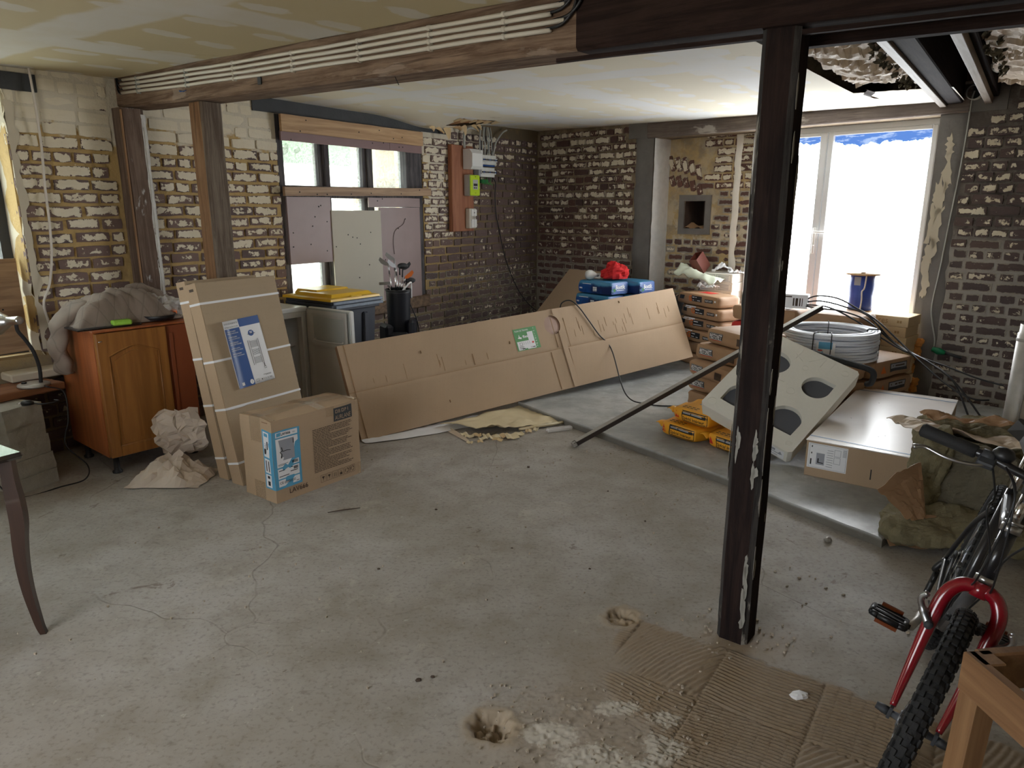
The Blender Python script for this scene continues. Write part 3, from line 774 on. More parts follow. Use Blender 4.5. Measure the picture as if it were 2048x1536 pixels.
mb.box((0, 0, 0), (.06, .07, HD), bev=.004); mb.box((W2 - .06, 0, 0), (W2, .07, HD), bev=.004); mb.box((.06, 0, HD - .05), (W2 - .06, .07, HD), bev=.004); mb.box((.06, 0, 0), (W2 - .06, .07, .04))
mb.build('door_frame', M['upvc'], dr)
for i, (a, b) in enumerate(((.062, .722), (.730, W2 - .062))):
    mb = MB(); t = .085
    mb.box((a, -.015, .042), (a + t * (.6 if i else .75), .055, HD - .052), bev=.006); mb.box((b - t * (.75 if i == 0 else .5), -.015, .042), (b, .055, HD - .052), bev=.006)
    mb.box((a + .05, -.015, .042), (b - .05, .055, .15), bev=.006); mb.box((a + .05, -.012, HD - .085), (b - .045, .055, HD - .052), bev=.004)
    lf = mb.build('door_leaf', M['upvc'], dr)
    mb = MB(); mb.box((a + .04, .018, .13), (b - .035, .026, HD - .07)); pn = mb.build('pane', M['wash'], lf)
    if i == 0:
        mb = MB(); mb.box((b - .045, -.026, .86), (b - .018, -.014, 1.10), bev=.004); mb.tube([(b - .032, -.02, 1.06), (b - .032, -.06, 1.06), (b + .0, -.066, 1.06), (b + .085, -.066, 1.055)], .010, 8)
        mb.lathe([(0.0, 0), (.010, 0), (.010, .012), (0, .012)], 10, c=(b - .032, -.026, .93), fn=None)
        lab(mb.build('door_handle', M['white_plastic'], lf), 'white lever handle on its plate')
mb = MB(); mb.box((1.712, -.30, -.02), (2.72, -.005, .30), fn=lambda p: pB(p.x, p.z, p.y)); mb.box((2.72, -.30, -.02), (4.39, -.16, .30), fn=lambda p: pB(p.x, p.z, p.y)); mb.box((2.5, -.42, -.02), (4.4, -.3, .28), fn=lambda p: pB(p.x, p.z, p.y))
struct(mb.build('trim_4', M['cement'], recalc=True), 'concrete upstand under the glazed door')

# ------------------------------------------------------------------ ceiling of taped plasterboard
def ceiling_mat(name, bright):
    n = NT(name); v = n.pos()
    s = n.math('MULTIPLY', n.math('SUBTRACT', n.dot(v, DA), C0.dot(DA)), -1.0); o = n.math('SUBTRACT', n.dot(v, NA), C0.dot(NA))
    wob = n.math('MULTIPLY', n.math('SUBTRACT', n.noise(v, 1.7, 3), .5), .16)
    wob2 = n.math('MULTIPLY', n.math('SUBTRACT', n.noise(v, 7, 4), .5), .10)
    wob = n.math('ADD', n.math('MULTIPLY', wob, .6), n.math('MULTIPLY', wob2, .6))
    def band(c, per, wd, off=0):
        f = n.math('ABSOLUTE', n.math('SUBTRACT', n.math('FRACT', n.math('ADD', n.math('DIVIDE', n.math('ADD', c, n.math('ADD', wob, off)), per), 10.0)), .5))
        return n.ramp(n.math('MULTIPLY', f, per), wd + .02, wd - .02)
    b1 = band(o, 1.2, .13, .75); b2 = band(s, 2.5, .13, .35)
    # dabs over the screw heads, long smears along the boards
    cmb = n.nd('ShaderNodeCombineXYZ'); n.put(cmb.inputs[0], n.math('DIVIDE', s, .31)); n.put(cmb.inputs[1], n.math('DIVIDE', n.math('ADD', o, wob), .40))
    vt = n.nd('ShaderNodeTexVoronoi'); n.put(vt.inputs['Vector'], cmb.outputs[0]); vt.inputs['Scale'].default_value = 1; vt.inputs['Randomness'].default_value = .25
    q = n.nd('ShaderNodeVectorMath', operation='SUBTRACT'); n.put(q.inputs[0], cmb.outputs[0]); n.put(q.inputs[1], vt.outputs['Position'])
    sq = n.sep(q.outputs[0])
    dd = n.math('SQRT', n.math('ADD', n.math('POWER', n.math('MULTIPLY', sq[0], .9), 2.0), n.math('POWER', n.math('MULTIPLY', sq[1], 2.3), 2.0)))
    dd = n.math('ADD', dd, n.math('MULTIPLY', n.math('SUBTRACT', n.noise(v, 9, 4), .5), .35))
    dab = n.ramp(dd, .36, .29)
    k = n.math('MAXIMUM', n.math('MAXIMUM', b1, b2), n.math('MULTIPLY', dab, .85))
    k = n.math('MULTIPLY', k, n.math('ADD', .45, n.math('MULTIPLY', n.noise(v, 4, 4), .9)))
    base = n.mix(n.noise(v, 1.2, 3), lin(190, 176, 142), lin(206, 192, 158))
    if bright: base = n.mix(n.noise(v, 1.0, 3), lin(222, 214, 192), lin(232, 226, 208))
    st = n.ramp(n.noise(v, 2.1, 5, .7), .63, .72)
    base = n.mix(n.math('MULTIPLY', st, .35), base, lin(150, 120, 76))
    col = n.mix(n.math('MINIMUM', k, 1.0), base, lin(212, 208, 202) if not bright else lin(228, 228, 226))
    n.bump(k, .15, .004)
    return n.done(col, .8)
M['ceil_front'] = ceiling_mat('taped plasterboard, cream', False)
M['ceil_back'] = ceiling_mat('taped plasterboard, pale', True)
# main beam line: s of the near face as a function of o
P_L = pA(5.017, 0, 0); P_R = Vector((.748, 2.367, 0)); BD = (P_R - P_L).normalized(); BN = Vector((BD.y, -BD.x, 0))     # BN: towards the viewer
BLEN = 4.28
def beam_z(q): return 2.225 + (2.112 - 2.225) * q / BLEN - .010 * sin(pi * max(0, min(q, 3.2)) / 3.2)
def beam_s(o): q = P_L + BD * (o / BD.dot(NA)); return sA(q)[0]
def sag(s, o):
    return -.105 * math.exp(-((s - 1.95) / .55) ** 2 - (o / .35) ** 2) - .02 * math.exp(-((s - 3) / .5) ** 2 - (o / .5) ** 2)
mb = MB()                     # near side, from the beam to behind the viewer
mb.grid(lambda u, v: (lambda o: pA(beam_s(o) + .02 + (9.3 - beam_s(o)) * u, ceil_z(beam_s(o) + (9.3 - beam_s(o)) * u, o) + .008 * nz(u * 9, v * 9, 0), o))(-.3 + 8.0 * v), 24, 32)
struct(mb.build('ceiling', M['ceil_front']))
# far side, with the ragged torn place by the window and the open bay at the right
OB = 3.86; SB = 1.72
mb = MB(); nu, nv = 84, 60
def cfar(u, v):
    o = -.02 + (OB + .02) * v; s1 = beam_s(o) - .02; s = -.3 + (s1 + .3) * u
    return s, o
vs = []; keep = []
for j in range(nv + 1):
    for i in range(nu + 1):
        s, o = cfar(i / nu, j / nv); vs.append(pA(s, ceil_z(s, o) + sag(s, o) + .004 * nz(s * 3, o * 3, 0), o))
fs = []
for j in range(nv):
    for i in range(nu):
        s, o = cfar((i + .5) / nu, (j + .5) / nv)
        torn = ((s - 1.62) / .38) ** 2 + ((o - .27) / .17) ** 2 + .5 * nz(s * 7, o * 9, 2) < .75
        if torn: continue
        a = j * (nu + 1) + i; fs.append((a, a + 1, a + nu + 2, a + nu + 1))
mb.add(vs, fs, 0, True)
# strip between the open bay and the lintel
mb.grid(lambda u, v: (lambda o, s: pA(s, ceil_z(s, o) + .003 * nz(s * 4, o * 4, 1), o))(OB + .62 * v, -2.8 + (SB + .03 * fbm(v * 14, 3, 1, 1, 2) + 2.8) * u), 12, 24)
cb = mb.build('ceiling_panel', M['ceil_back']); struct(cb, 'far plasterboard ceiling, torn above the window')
mb = MB()  # torn paper edge and the brown inside of the board
M['gypsum'] = plain('torn board paper', lin(206, 180, 138), .85, var=.1, scale=6)
M['lath'] = plain('brown board core', lin(170, 124, 80), .85, var=.2)
mb.grid(lambda u, v: (lambda s, o: pA(s, ceil_z(s, o) + sag(s, o) + .03 + .012 * nz(s * 8, o * 8, 5), o))(1.05 + 1.15 * u, .02 + .5 * v), 14, 8)
mb.build('board_core', M['lath'], cb)
mb = MB()
for i in range(9):
    s0 = 1.32 + i * .085 + R.uniform(-.02, .02); w_ = R.uniform(.06, .12); dn = R.uniform(.02, .09) * (1.6 if i in (5, 6) else 1)
    o0 = .12 + R.uniform(-.02, .02)
    mb.grid(lambda u, v: pA(s0 + w_ * u * (1 - .6 * v), ceil_z(s0, o0) + sag(s0, o0) - .002 - dn * v + .01 * sin(u * 5 + v * 3), o0 + .02 * v + .03 * v * v * sin(i * 2.1)), 4, 4)
for i in range(6):
    s0 = 1.3 + i * .12; w_ = R.uniform(.08, .16); o0 = .43
    mb.grid(lambda u, v: pA(s0 + w_ * u * (1 - .7 * v) + .05 * v, ceil_z(s0, o0) + sag(s0, o0) - .004 - .02 * v - .01 * sin(u * 3), o0 - .10 * v), 3, 3)
mb.build('torn_paper', M['gypsum'], cb)

# main beam across the room
M['beam'] = old_beam('old brown beam', lin(96, 76, 62), lin(144, 122, 104), lin(176, 160, 146), .35, 0, .62)
M['beam_dark'] = old_beam('dark painted beam', lin(36, 26, 24), lin(58, 44, 40), lin(150, 138, 126), .45, 0, .68)
def BF(q, h, d): return P_L + BD * q + BN * d + Vector((0, 0, beam_z(q) + h))      # along, up from the underside, towards the viewer
bmn = thing('ceiling_beam', 'long rough brown timber ceiling beam carrying grey conduits', 'beam', P_L + Vector((0, 0, 2.2)), atan2(BD.y, BD.x))
def beam_piece(q0, q1, mats, name):
    mb = MB(); N = 30
    prof = [(0, .0), (.03, -.0), (.19, 0), (.205, -.015), (.205, -.185), (.19, -.20), (.012, -.20), (0, -.19)]
    prof = [(.012, 0), (.20, 0), (.22, -.01), (.22, -.20), (.012, -.20), (0, -.188), (0, -.012)]
    vs = []; n_ = len(prof)
    for i in range(N + 1):
        q = q0 + (q1 - q0) * i / N
        for (h, d) in prof:
            vs.append(BF(q, h + .005 * nz(q * 2.2, d * 9, h * 5), d + .006 * nz(q * 2, h * 12, d * 4 + 7)))
    fs = [(i * n_ + k, i * n_ + (k + 1) % n_, (i + 1) * n_ + (k + 1) % n_, (i + 1) * n_ + k) for i in range(N) for k in range(n_)]
    fs += [tuple(range(n_)), tuple(N * n_ + k for k in range(n_))[::-1]]
    mb.add(vs, fs); return mb.build(name, mats, bmn, world=True, recalc=True)
beam_piece(-.02, 3.62, M['beam'], 'timber')
beam_piece(3.62, 6.6, M['beam_dark'], 'painted_end')
mb = MB(); mb.box((3.5, .03, -.002), (6.6, .05, .012), fn=lambda p: BF(p.x, -.02 + p.z, -.10 + p.y)); mb.box((4.3, -.028, -.25), (6.6, .03, -.21), fn=lambda p: BF(p.x, p.y, p.z))
mb.build('batten', M['beam_dark'], bmn, world=True, recalc=True)
# conduits clipped along its face
for k, h in enumerate((.082, .108, .134, .160)):
    cd = thing('conduit', ['lowest grey pvc conduit clipped along the brown ceiling beam', 'second grey pvc conduit from the bottom on the ceiling beam', 'third grey pvc conduit from the bottom on the ceiling beam', 'topmost grey pvc conduit on the ceiling beam, against the ceiling'][k], 'pipe', BF(.1, h, .012), atan2(BD.y, BD.x), 'conduits on the ceiling beam')
    mb = MB(); q1 = 3.52 + .03 * (k % 2)
    mb.tube([BF(.10 + .03 * (k % 2) + (q1 - .1) * i / 26, h + .0012 * sin(i * .9 + k) - (.004 * i / 26), .014 + .001 * sin(i * 1.7 + k)) for i in range(27)], .0088, 8)
    mb.build('pipe', M['pvc'], cd, world=True)
    for q in (.32, .92, 1.42, 1.95, 2.45, 2.9, 3.3):
        mb = MB(); mb.tube([BF(q - .008, h - .004 * q / 3.6, .014), BF(q + .008, h - .004 * q / 3.6, .014)], 0.0115, 8); mb.box((q - .008, h - .014, -.002), (q + .008, h - .008, .02), fn=lambda p: BF(p.x, p.y, p.z))
        mb.build('pipe_clip', M['pvc'] if q > 1 else M['grey_plastic'], cd, world=True)
    mb = MB(); mb.tube(bez([BF(.12, h, .014), BF(.06, h + .0, .012), BF(.015, h + .05, .004), BF(.01, h + .11, -.01)], 6), .005, 6); mb.tube(bez([BF(q1 - .02, h, .014), BF(q1 + .05, h + .01, .016), BF(q1 + .10, h + .06, .012), BF(q1 + .11, h + .16, .0)], 6), .006, 6)
    mb.build('cable_end', M['black_plastic'], cd, world=True)
tg = MB(); tg.box((0, -.002, 0), (.03, .002, .055), fn=lambda p: BF(1.63 + p.x, .035 + p.z, .006 + p.y)); tg.build('metal_tab', M['dark_grey'], bmn, world=True)
mb = MB(); mb.tube([BF(.86, .05, 0), BF(.86, .05, .03)], .003, 6); mb.tube(bez([BF(.84, .055, .02), BF(.87, .045, .03), BF(.92, .05, .02)], 5), .002, 5); mb.build('blue_wire', M['blue'], bmn, world=True)
mb = MB(); mb.tube([BF(2.62, .01, -.04), BF(2.64, -.035, -.05)], .002, 5); mb.build('nail', M['black_plastic'], bmn, world=True)

# ---- posts
M['post_wall'] = old_beam('brown wall post', lin(92, 76, 66), lin(122, 104, 92), lin(196, 194, 190), .9, 2, .60)
M['post_old'] = old_beam('weathered brown post', lin(104, 74, 50), lin(128, 98, 72), lin(150, 138, 124), .4, 2, .66)
M['post_grey'] = old_beam('grey side of the post', lin(92, 80, 70), lin(130, 118, 106), lin(150, 142, 132), .4, 2, .66)
M['post_dark'] = old_beam('dark painted post', lin(30, 24, 24), lin(50, 38, 35), lin(140, 132, 122), .6, 2, .68)
M['post_cham'] = old_beam('flaking grey chamfer', lin(48, 46, 46), lin(84, 80, 78), lin(164, 158, 148), .85, 2, .56)
def post(name, label, P, rot, a, b, H, mats, cham=.012, lean=(0, 0)):
    t = thing(name, label, 'post', P, rot)
    mb = MB(); N = 26; c = cham
    prof = [(-a + c, -b), (a - c, -b), (a, -b + c), (a, b - c), (a - c, b), (-a + c, b), (-a, b - c), (-a, -b + c)]
    vs = []
    for i in range(N + 1):
        z = H * i / N
        for x, y in prof:
            k = 1 + .02 * nz(z * 3, x * 20, y * 20); vs.append((x * k + lean[0] * z + .003 * nz(z * 4, 1, x * 9), y * k + lean[1] * z + .003 * nz(z * 4, 5, y * 9), z))
    fs = [(i * 8 + k, i * 8 + (k + 1) % 8, (i + 1) * 8 + (k + 1) % 8, (i + 1) * 8 + k) for i in range(N) for k in range(8)] + [tuple(range(8))[::-1], tuple(N * 8 + k for k in range(8))]
    mi = []
    for i in range(N):
        for k in range(8): mi.append(2 if (len(mats) > 2 and k % 2) else 1 if (len(mats) > 1 and k in (1, 2, 3)) else 0)
    mb.add(vs, fs); mb.mi = mi + [0, 0]
    mb.build('timber', mats, t); return t
p1 = post('wooden_post', 'brown wall post with white paint streaks, under the beam end', pA(4.99, 0, .05), ROTA, .075, .065, 2.215, [M['post_wall']])
mb = MB(); mb.box((-.082, -.07, .0), (-.072, -.055, 2.2), bev=.002); mb.build('edge_strip', M['pine_z'], p1)
mb = MB(); mb.grid(lambda u, v: Vector((.050 + .032 * u + .006 * fbm(v * 9, u, 3, 1), -.0665 + .002 * sin(u * 8 + v * 40), .75 + 1.43 * v)), 5, 50); mb.box((.06, -.072, .7), (.075, -.064, 2.1), bev=.002); lab(mb.build('plaster_smear', M['reveal'], p1), 'whitish plaster smear down the edge')
p2 = post('wooden_post', 'free standing brown post with a grey weathered face, behind the tall cartons', Vector((-1.84, 4.53, 0)), atan2(BD.y, BD.x), .072, .068, 2.185, [M['post_old'], M['post_grey']])
p3 = post('wooden_post', 'dark painted chamfered post standing alone in the middle of the floor', Vector((.853, 2.40, 0)), RAD(-38), .058, .058, 2.118, [M['post_dark'], M['post_dark'], M['post_cham']], .017, (-.0, 0))
M['flake'] = plain('pale paint flakes', lin(150, 146, 138), .8, var=.25, scale=20)
def flakes(seed, xs, y, z0, z1, m, wmax):
    r = random.Random(seed); mb = MB()
    for i in range(m):
        z = r.uniform(z0, z1); h = r.uniform(.02, .14); x = r.choice(xs) + r.uniform(-.006, .006); w_ = r.uniform(.004, wmax)
        poly = []
        for k in range(14):
            a = 2 * pi * k / 14; poly.append((x + w_ * cos(a) * (1 + .4 * r.uniform(-1, 1)), z + h * sin(a) * .5 * (1 + .2 * r.uniform(-1, 1))))
        mb.prism(poly, 0, .0012, fn=lambda px, pz, hh: Vector((px, y - hh, pz)))
    return mb
f_ = flakes(3, [-.03, .03, .036, .04], -.0595, .02, .9, 16, .009); f_.xf(Matrix.Identity(4)); f_.build('paint_flakes', M['flake'], p3)
f_ = flakes(4, [-.04, .03, -.036], -.0595, .02, 2.0, 16, .008); f_.xf(Matrix.Rotation(RAD(90), 4, 'Z')); f_.build('paint_flakes', M['flake'], p3)
f_ = flakes(6, [-.045, -.04, .03, .04], -.0595, .02, 2.05, 22, .010); f_.xf(Matrix.Rotation(RAD(-90), 4, 'Z')); f_.build('paint_flakes', M['flake'], p3)
mb = MB(); r_ = random.Random(4)
for i in range(60):
    a = r_.uniform(0, 2 * pi); d = r_.uniform(.08, .22); q = Vector((.853 + d * cos(a), 2.40 + d * sin(a) * .8, .003)); s_ = r_.uniform(.002, .006)
    mb.box((-s_, -s_ * .7, -.003), (s_, s_ * .7, s_), fn=lambda p: q + Matrix.Rotation(a * 3, 3, 'Z') @ p)
ob = mb.build('crumbs', M['crumb']); ob['kind'] = 'stuff'; ob['label'] = 'mortar crumbs round the foot of the dark post'

# ---- open bay at the right: joists, boards and kraft backed insulation
M['joist'] = old_beam('dark joist', lin(32, 26, 25), lin(48, 38, 36), lin(90, 80, 74), .3, 0, .70)
M['joist_pale'] = wood('dusty joist underside', lin(118, 104, 92), lin(158, 144, 130), 0, 2.5)
M['deck'] = wood('pale floorboard seen from below', lin(160, 132, 98), lin(196, 170, 132), 0, 2)
JZ = 2.36
jg = 'joists in the open ceiling bay'
for k, (o0, wd, dp, lb_) in enumerate(((3.84, .05, .20, 'ceiling joist at the near edge of the plasterboard, left of the hanging paper'), (4.32, .15, .24, 'broad dark ceiling joist in the middle of the open bay'), (4.62, .08, .22, 'right hand ceiling joist with torn insulation beside it'), (5.34, .10, .22, 'ceiling joist above the brick pier, rightmost'))):
    t = thing('ceiling_joist', lb_, 'joist', pA(SB, JZ, o0), ROTA, jg)
    mb = MB(); mb.box((-3.5 + .0, -wd, (.08 if k == 0 else .03) if k != 1 else 0), (SB + .5 if k > 1 else SB, 0, .03 + dp), bev=.006)
    mb.build('timber', M['joist'], t)
    if k: mb = MB(); mb.box((-3.5, -.045, -.02), (SB - .05, .004, .012 if k == 1 else .03), bev=.003); mb.build('lath', M['joist_pale'], t)
dk = thing('floor_deck', 'pale floorboards seen from below in the open ceiling bay', 'floorboards', pA(SB, JZ + .27, 3.8), ROTA)
for i in range(30):
    if i == 27 or i == 28: continue
    mb = MB(); s0 = 4.9 - i * .2
    for (a, b) in (((3.7, 5.3), (5.62, 6.5)) if i in (21, 22) else ((3.7, 6.5),)):
        mb.box((s0 - .196, a, JZ + .285), (s0, b, JZ + .305), fn=lambda p: pA(p.x, p.z + .003 * nz(s0, p.y, 0), p.y))
    mb.build('board', M['deck'], dk, world=True, recalc=True)
def kraft_sheet(name, label, s0, s1, o0, o1, z, drop, seed, mat=None):
    def fn(u, v):
        s = s0 + (s1 - s0) * u; o = o0 + (o1 - o0) * v
        ws = s + .5 * o + .05 * nz(s * 3, o * 6, seed)
        rdg = abs(nz(ws * 8, o * 1.6, seed)) + .6 * abs(nz(ws * 17 + o * 3, o * 2.4, seed + 2)); r2 = abs(nz(ws * 6, o * 5, seed + 4))
        e = .02 * fbm(u * 9, v * 9, seed + 2)
        return pA(s + e, z - drop * sin(pi * v) * (.4 + .6 * sin(pi * min(1, u * 1.2))) + .06 * rdg - .022 * r2, o + e)
    mb = MB(); mb.grid(fn, 90, 40, smooth=False); ob = mb.build(name, mat or M['kraft_grey'], origin=pA((s0 + s1) / 2, z, (o0 + o1) / 2))
    return tag(ob, label, 'insulation paper', 'paper facings in the open ceiling bay')
kraft_sheet('insulation_paper', 'crumpled brown insulation paper hanging between the joists, left bay', 1.85, 4.9, 3.90, 4.31, 2.385, .03, 1)
kraft_sheet('insulation_paper', 'crumpled brown insulation paper above the pier, right bay', 1.2, 4.6, 4.72, 5.32, 2.40, .04, 7)
mb = MB(); r_ = random.Random(2)
for i in range(70):
    if i < 42: s, o, z = 1.9 + r_.random() * 1.6, 4.27 + r_.uniform(-.05, .02), 2.37 + r_.uniform(-.03, .03)
    else: s, o, z = 2.0 + r_.random() * 1.5, 4.74 + r_.uniform(-.02, .05), 2.38 + r_.uniform(-.03, .03)
    a = r_.uniform(.02, .05); ph = r_.uniform(0, 9)
    mb.grid(lambda u, v: pA(s + a * (u - .5) + .02 * sin(v * 5 + ph), z + .5 * a * (v - .5) + .012 * sin(u * 6 + ph), o + .4 * a * sin(u * 4 + v * 3 + ph)), 3, 3)
ob = mb.build('torn_insulation', M['wool_grey']); ob['kind'] = 'stuff'; ob['label'] = 'torn dark insulation tufts along the joists'
fl = MB(); fl.grid(lambda u, v: pA(1.86 + .25 * u, 2.33 - .012 * sin(u * 5) - .02 * v, 4.0 + .05 * v + .02 * sin(u * 9)), 10, 4); tag(fl.build('paper_scrap', M['ink_brown'], origin=pA(1.95, 2.33, 4.02)), 'dark torn scrap hanging from the ceiling edge by the lintel', 'paper scrap')
mb = MB(); mb.tube(bez([pA(4.4, 2.50, 4.42), pA(3.6, 2.48, 4.50), pA(3.1, 2.42, 4.62), pA(2.4, 2.41, 4.66), pA(1.8, 2.43, 4.72)], 8), .016, 8)
tag(mb.build('corrugated_duct', M['grey_plastic'], origin=pA(3, 2.45, 4.6)), 'grey corrugated cable duct hanging in the open ceiling bay', 'cable duct')
mb = MB(); mb.box((3.1, 4.58, 2.52), (3.9, 4.66, 2.58), bev=.01, fn=lambda p: pA(p.x, p.z, p.y)); tag(mb.build('timber_offcut', M['dark_grey'], origin=pA(3.5, 2.55, 4.62)), 'short dark timber piece under the pale floorboards', 'timber')
mb = MB(); mb.tube([pA(3.6 - .1 * i * .1, 2.50, 4.55 + .05 * i) if 0 else pB(4.45 + .2 * i, 2.50 + .006 * sin(i), .03) for i in range(9)], .013, 8)
tag(mb.build('wall_pipe', M['pvc'], origin=pB(5.2, 2.5, .03)), 'grey pipe along the top of the right brick wall', 'pipe')
# roof that shades the rooms
mb = MB(); mb.prism([tuple(q.xy) for q in (C0 + Vector((.1, .55, 0)), PCe + Vector((.5, -.1, 0)), PBe + Vector((.1, -.5, 0)), PAe + Vector((-.5, 0, 0)))], 2.95, 3.05)
struct(mb.build('roof', M['deck'], recalc=True))

# ------------------------------------------------------------------ window in the left wall, its boards, and the yard behind
M['win_wood'] = old_beam('grey weathered window timber', lin(72, 70, 74), lin(112, 108, 108), lin(176, 172, 166), .5, 2, .66)
def frosted():
    n = NT('rough cast glass'); v = n.obj()
    tr = n.nd('ShaderNodeBsdfTransparent'); tr.inputs[0].default_value = (.93, .97, .95, 1)
    tl = n.nd('ShaderNodeBsdfTranslucent'); tl.inputs[0].default_value = (.86, .92, .88, 1)
    f = n.ramp(n.vor(v, 70, 'F1'), .1, .8)
    mx = n.nd('ShaderNodeMixShader'); n.put(mx.inputs[0], n.math('ADD', .05, n.math('MULTIPLY', f, .16)))
    n.t.links.new(tr.outputs[0], mx.inputs[1]); n.t.links.new(tl.outputs[0], mx.inputs[2]); n.t.links.new(mx.outputs[0], n.o.inputs[0])
    return n.m
M['glass'] = frosted()
def FA(o, dz=0):      # surface of the window wall, u = -s
    return lambda u, v, h=0: pA(-u, v + dz, o + h)
wn = thing('window_1', 'grey timber window with rough cast glass in the brick wall', 'window', pA(3.78, .66, -.16), ROTA); wn['kind'] = 'structure'
mb = MB()
for a, b in ((3.715, 3.785), (2.06, 2.285)): mb.box((a, -.14, .66), (b, -.02, 2.31), bev=.008, fn=lambda p: pA(p.x, p.z, p.y))
mb.box((2.06, -.14, 2.14), (3.785, -.02, 2.31), fn=lambda p: pA(p.x, p.z, p.y)); mb.box((2.06, -.14, .66), (3.785, -.02, .74), fn=lambda p: pA(p.x, p.z, p.y)); mb.box((2.06, -.14, 1.66), (3.785, -.02, 1.76), fn=lambda p: pA(p.x, p.z, p.y))
mb.build('window_frame', M['win_wood'], wn, world=True, recalc=True)
for a, b in ((3.205, 3.33), (2.69, 2.82)):
    mb = MB(); mb.box((a, -.14, .70), (b, -.06, 2.2), bev=.006, fn=lambda p: pA(p.x, p.z, p.y)); mb.box((a + .045, -.06, .70), (b - .045, -.03, 2.2), bev=.004, fn=lambda p: pA(p.x, p.z, p.y))
    mb.build('mullion', M['win_wood'], wn, world=True, recalc=True)
for a, b in ((3.33, 3.72), (2.82, 3.205), (2.28, 2.69)):
    for c, d in ((.74, 1.67), (1.75, 2.15)):
        mb = MB(); mb.box((a - .01, -.105, c - .01), (b + .01, -.100, d + .01), fn=lambda p: pA(p.x, p.z, p.y)); mb.build('pane', M['glass'], wn, world=True, recalc=True)
mb = MB(); mb.box((2.05, -.22, .58), (2.9, .045, .70), bev=.01, fn=lambda p: pA(p.x, p.z + .03 * (2.5 - p.x) * .2 + .004 * nz(p.x * 4, 1, 1), p.y)); mb.box((2.9, -.22, .56), (3.9, .03, .68), bev=.01, fn=lambda p: pA(p.x, p.z, p.y))
struct(mb.build('trim_6', M['sillwood'], recalc=True, origin=pA(3, .6, 0)), 'worn wooden window sill')
def board(name, label, cat, s0, s1, z0, z1, o, th, mat, tilt=0, nails=0, seed=1, group=None):
    loc = pA(max(s0, s1), (z0 + z1) / 2, o)
    t = thing(name, label, cat, loc, ROTA, group); L = abs(s1 - s0); h = z1 - z0
    mb = MB(); N = max(4, int(L / .06))
    vs = []; 
    for i in range(N + 1):
        x = L * i / N; zt = tilt * x
        for (y, z) in ((0, -h / 2), (0, h / 2), (-th, h / 2), (-th, -h / 2)):
            vs.append((x, y + .002 * nz(x * 3, z * 5, seed), z + zt + .003 * nz(x * 5, z * 9, seed + 3)))
    fs = [(i * 4 + k, i * 4 + (k + 1) % 4, (i + 1) * 4 + (k + 1) % 4, (i + 1) * 4 + k) for i in range(N) for k in range(4)] + [(0, 1, 2, 3), tuple(N * 4 + k for k in (3, 2, 1, 0))]
    mb.add(vs, fs); mb.build('board', mat, t, recalc=True)
    r = random.Random(seed)
    for i in range(nails):
        x, z = r.uniform(.03, L - .03), r.uniform(-h * .42, h * .42) + 0
        mb = MB(); mb.lathe([(0, -.0035), (.005, -.002), (.006, 0)], 8, fn=lambda p: Vector((x + p.x, -th + p.z - .002, z + tilt * x + p.y))); mb.build('screw', M['ink'], t)
    return t
board('window_board', 'pale pine board nailed across the top of the window', 'board', 3.775, 2.12, 2.175, 2.305, .03, .028, M['pine'], -.006, 6, 1)
board('window_board', 'mauve brown strip under the pale pine board at the window top', 'board', 3.775, 2.56, 2.105, 2.178, .02, .02, M['hardboard_dark'], -.006, 3, 2)
board('window_board', 'short mauve brown strip at the right end of the window top', 'board', 2.555, 2.12, 2.10, 2.17, .018, .02, M['hardboard_dark'], -.01, 2, 3)
board('window_board', 'narrow weathered plank across the middle of the window', 'board', 3.80, 2.04, 1.672, 1.745, .045, .03, M['oldplank'], .012, 7, 4)
board('window_panel', 'mauve brown panel with rusty spots covering the left pane', 'panel', 3.745, 3.285, 1.112, 1.668, .0, .014, M['hardboard'], 0, 9, 5)
board('window_panel', 'cream plasterboard panel standing in the middle of the window', 'panel', 3.29, 2.70, .69, 1.555, .012, .013, M['plasterboard'], -.004, 8, 6)
pr_ = board('window_panel', 'tall mauve brown panel covering the right pane', 'panel', 2.705, 2.155, .70, 1.580, .004, .014, M['hardboard'], 0, 9, 7)
board('window_panel', 'narrow mauve strip above the right window panel', 'panel', 2.835, 2.147, 1.584, 1.668, .002, .013, M['hardboard'], 0, 2, 8)
mb = MB(); mb.tube(bez([(.17, -.018, .0), (.16, -.02, .12), (.19, -.018, .22), (.30, -.019, .28), (.33, -.018, .33)], 8), .0025, 5); mb.build('crack', M['ink_brown'], pr_)
M['bitumen'] = plain('black painted steel lintel', lin(58, 60, 62), .7, var=.4, scale=8, bump=.5)
lb = MB(); lb.box((1.67, -.2, 2.312), (3.985, -.004, 2.42), fn=lambda p: pA(p.x, p.z + .004 * nz(p.x * 5, p.z, 0), p.y)); struct(lb.build('trim_7', M['bitumen'], recalc=True, origin=pA(3, 2.35, 0)), 'dark steel lintel over the boarded window')
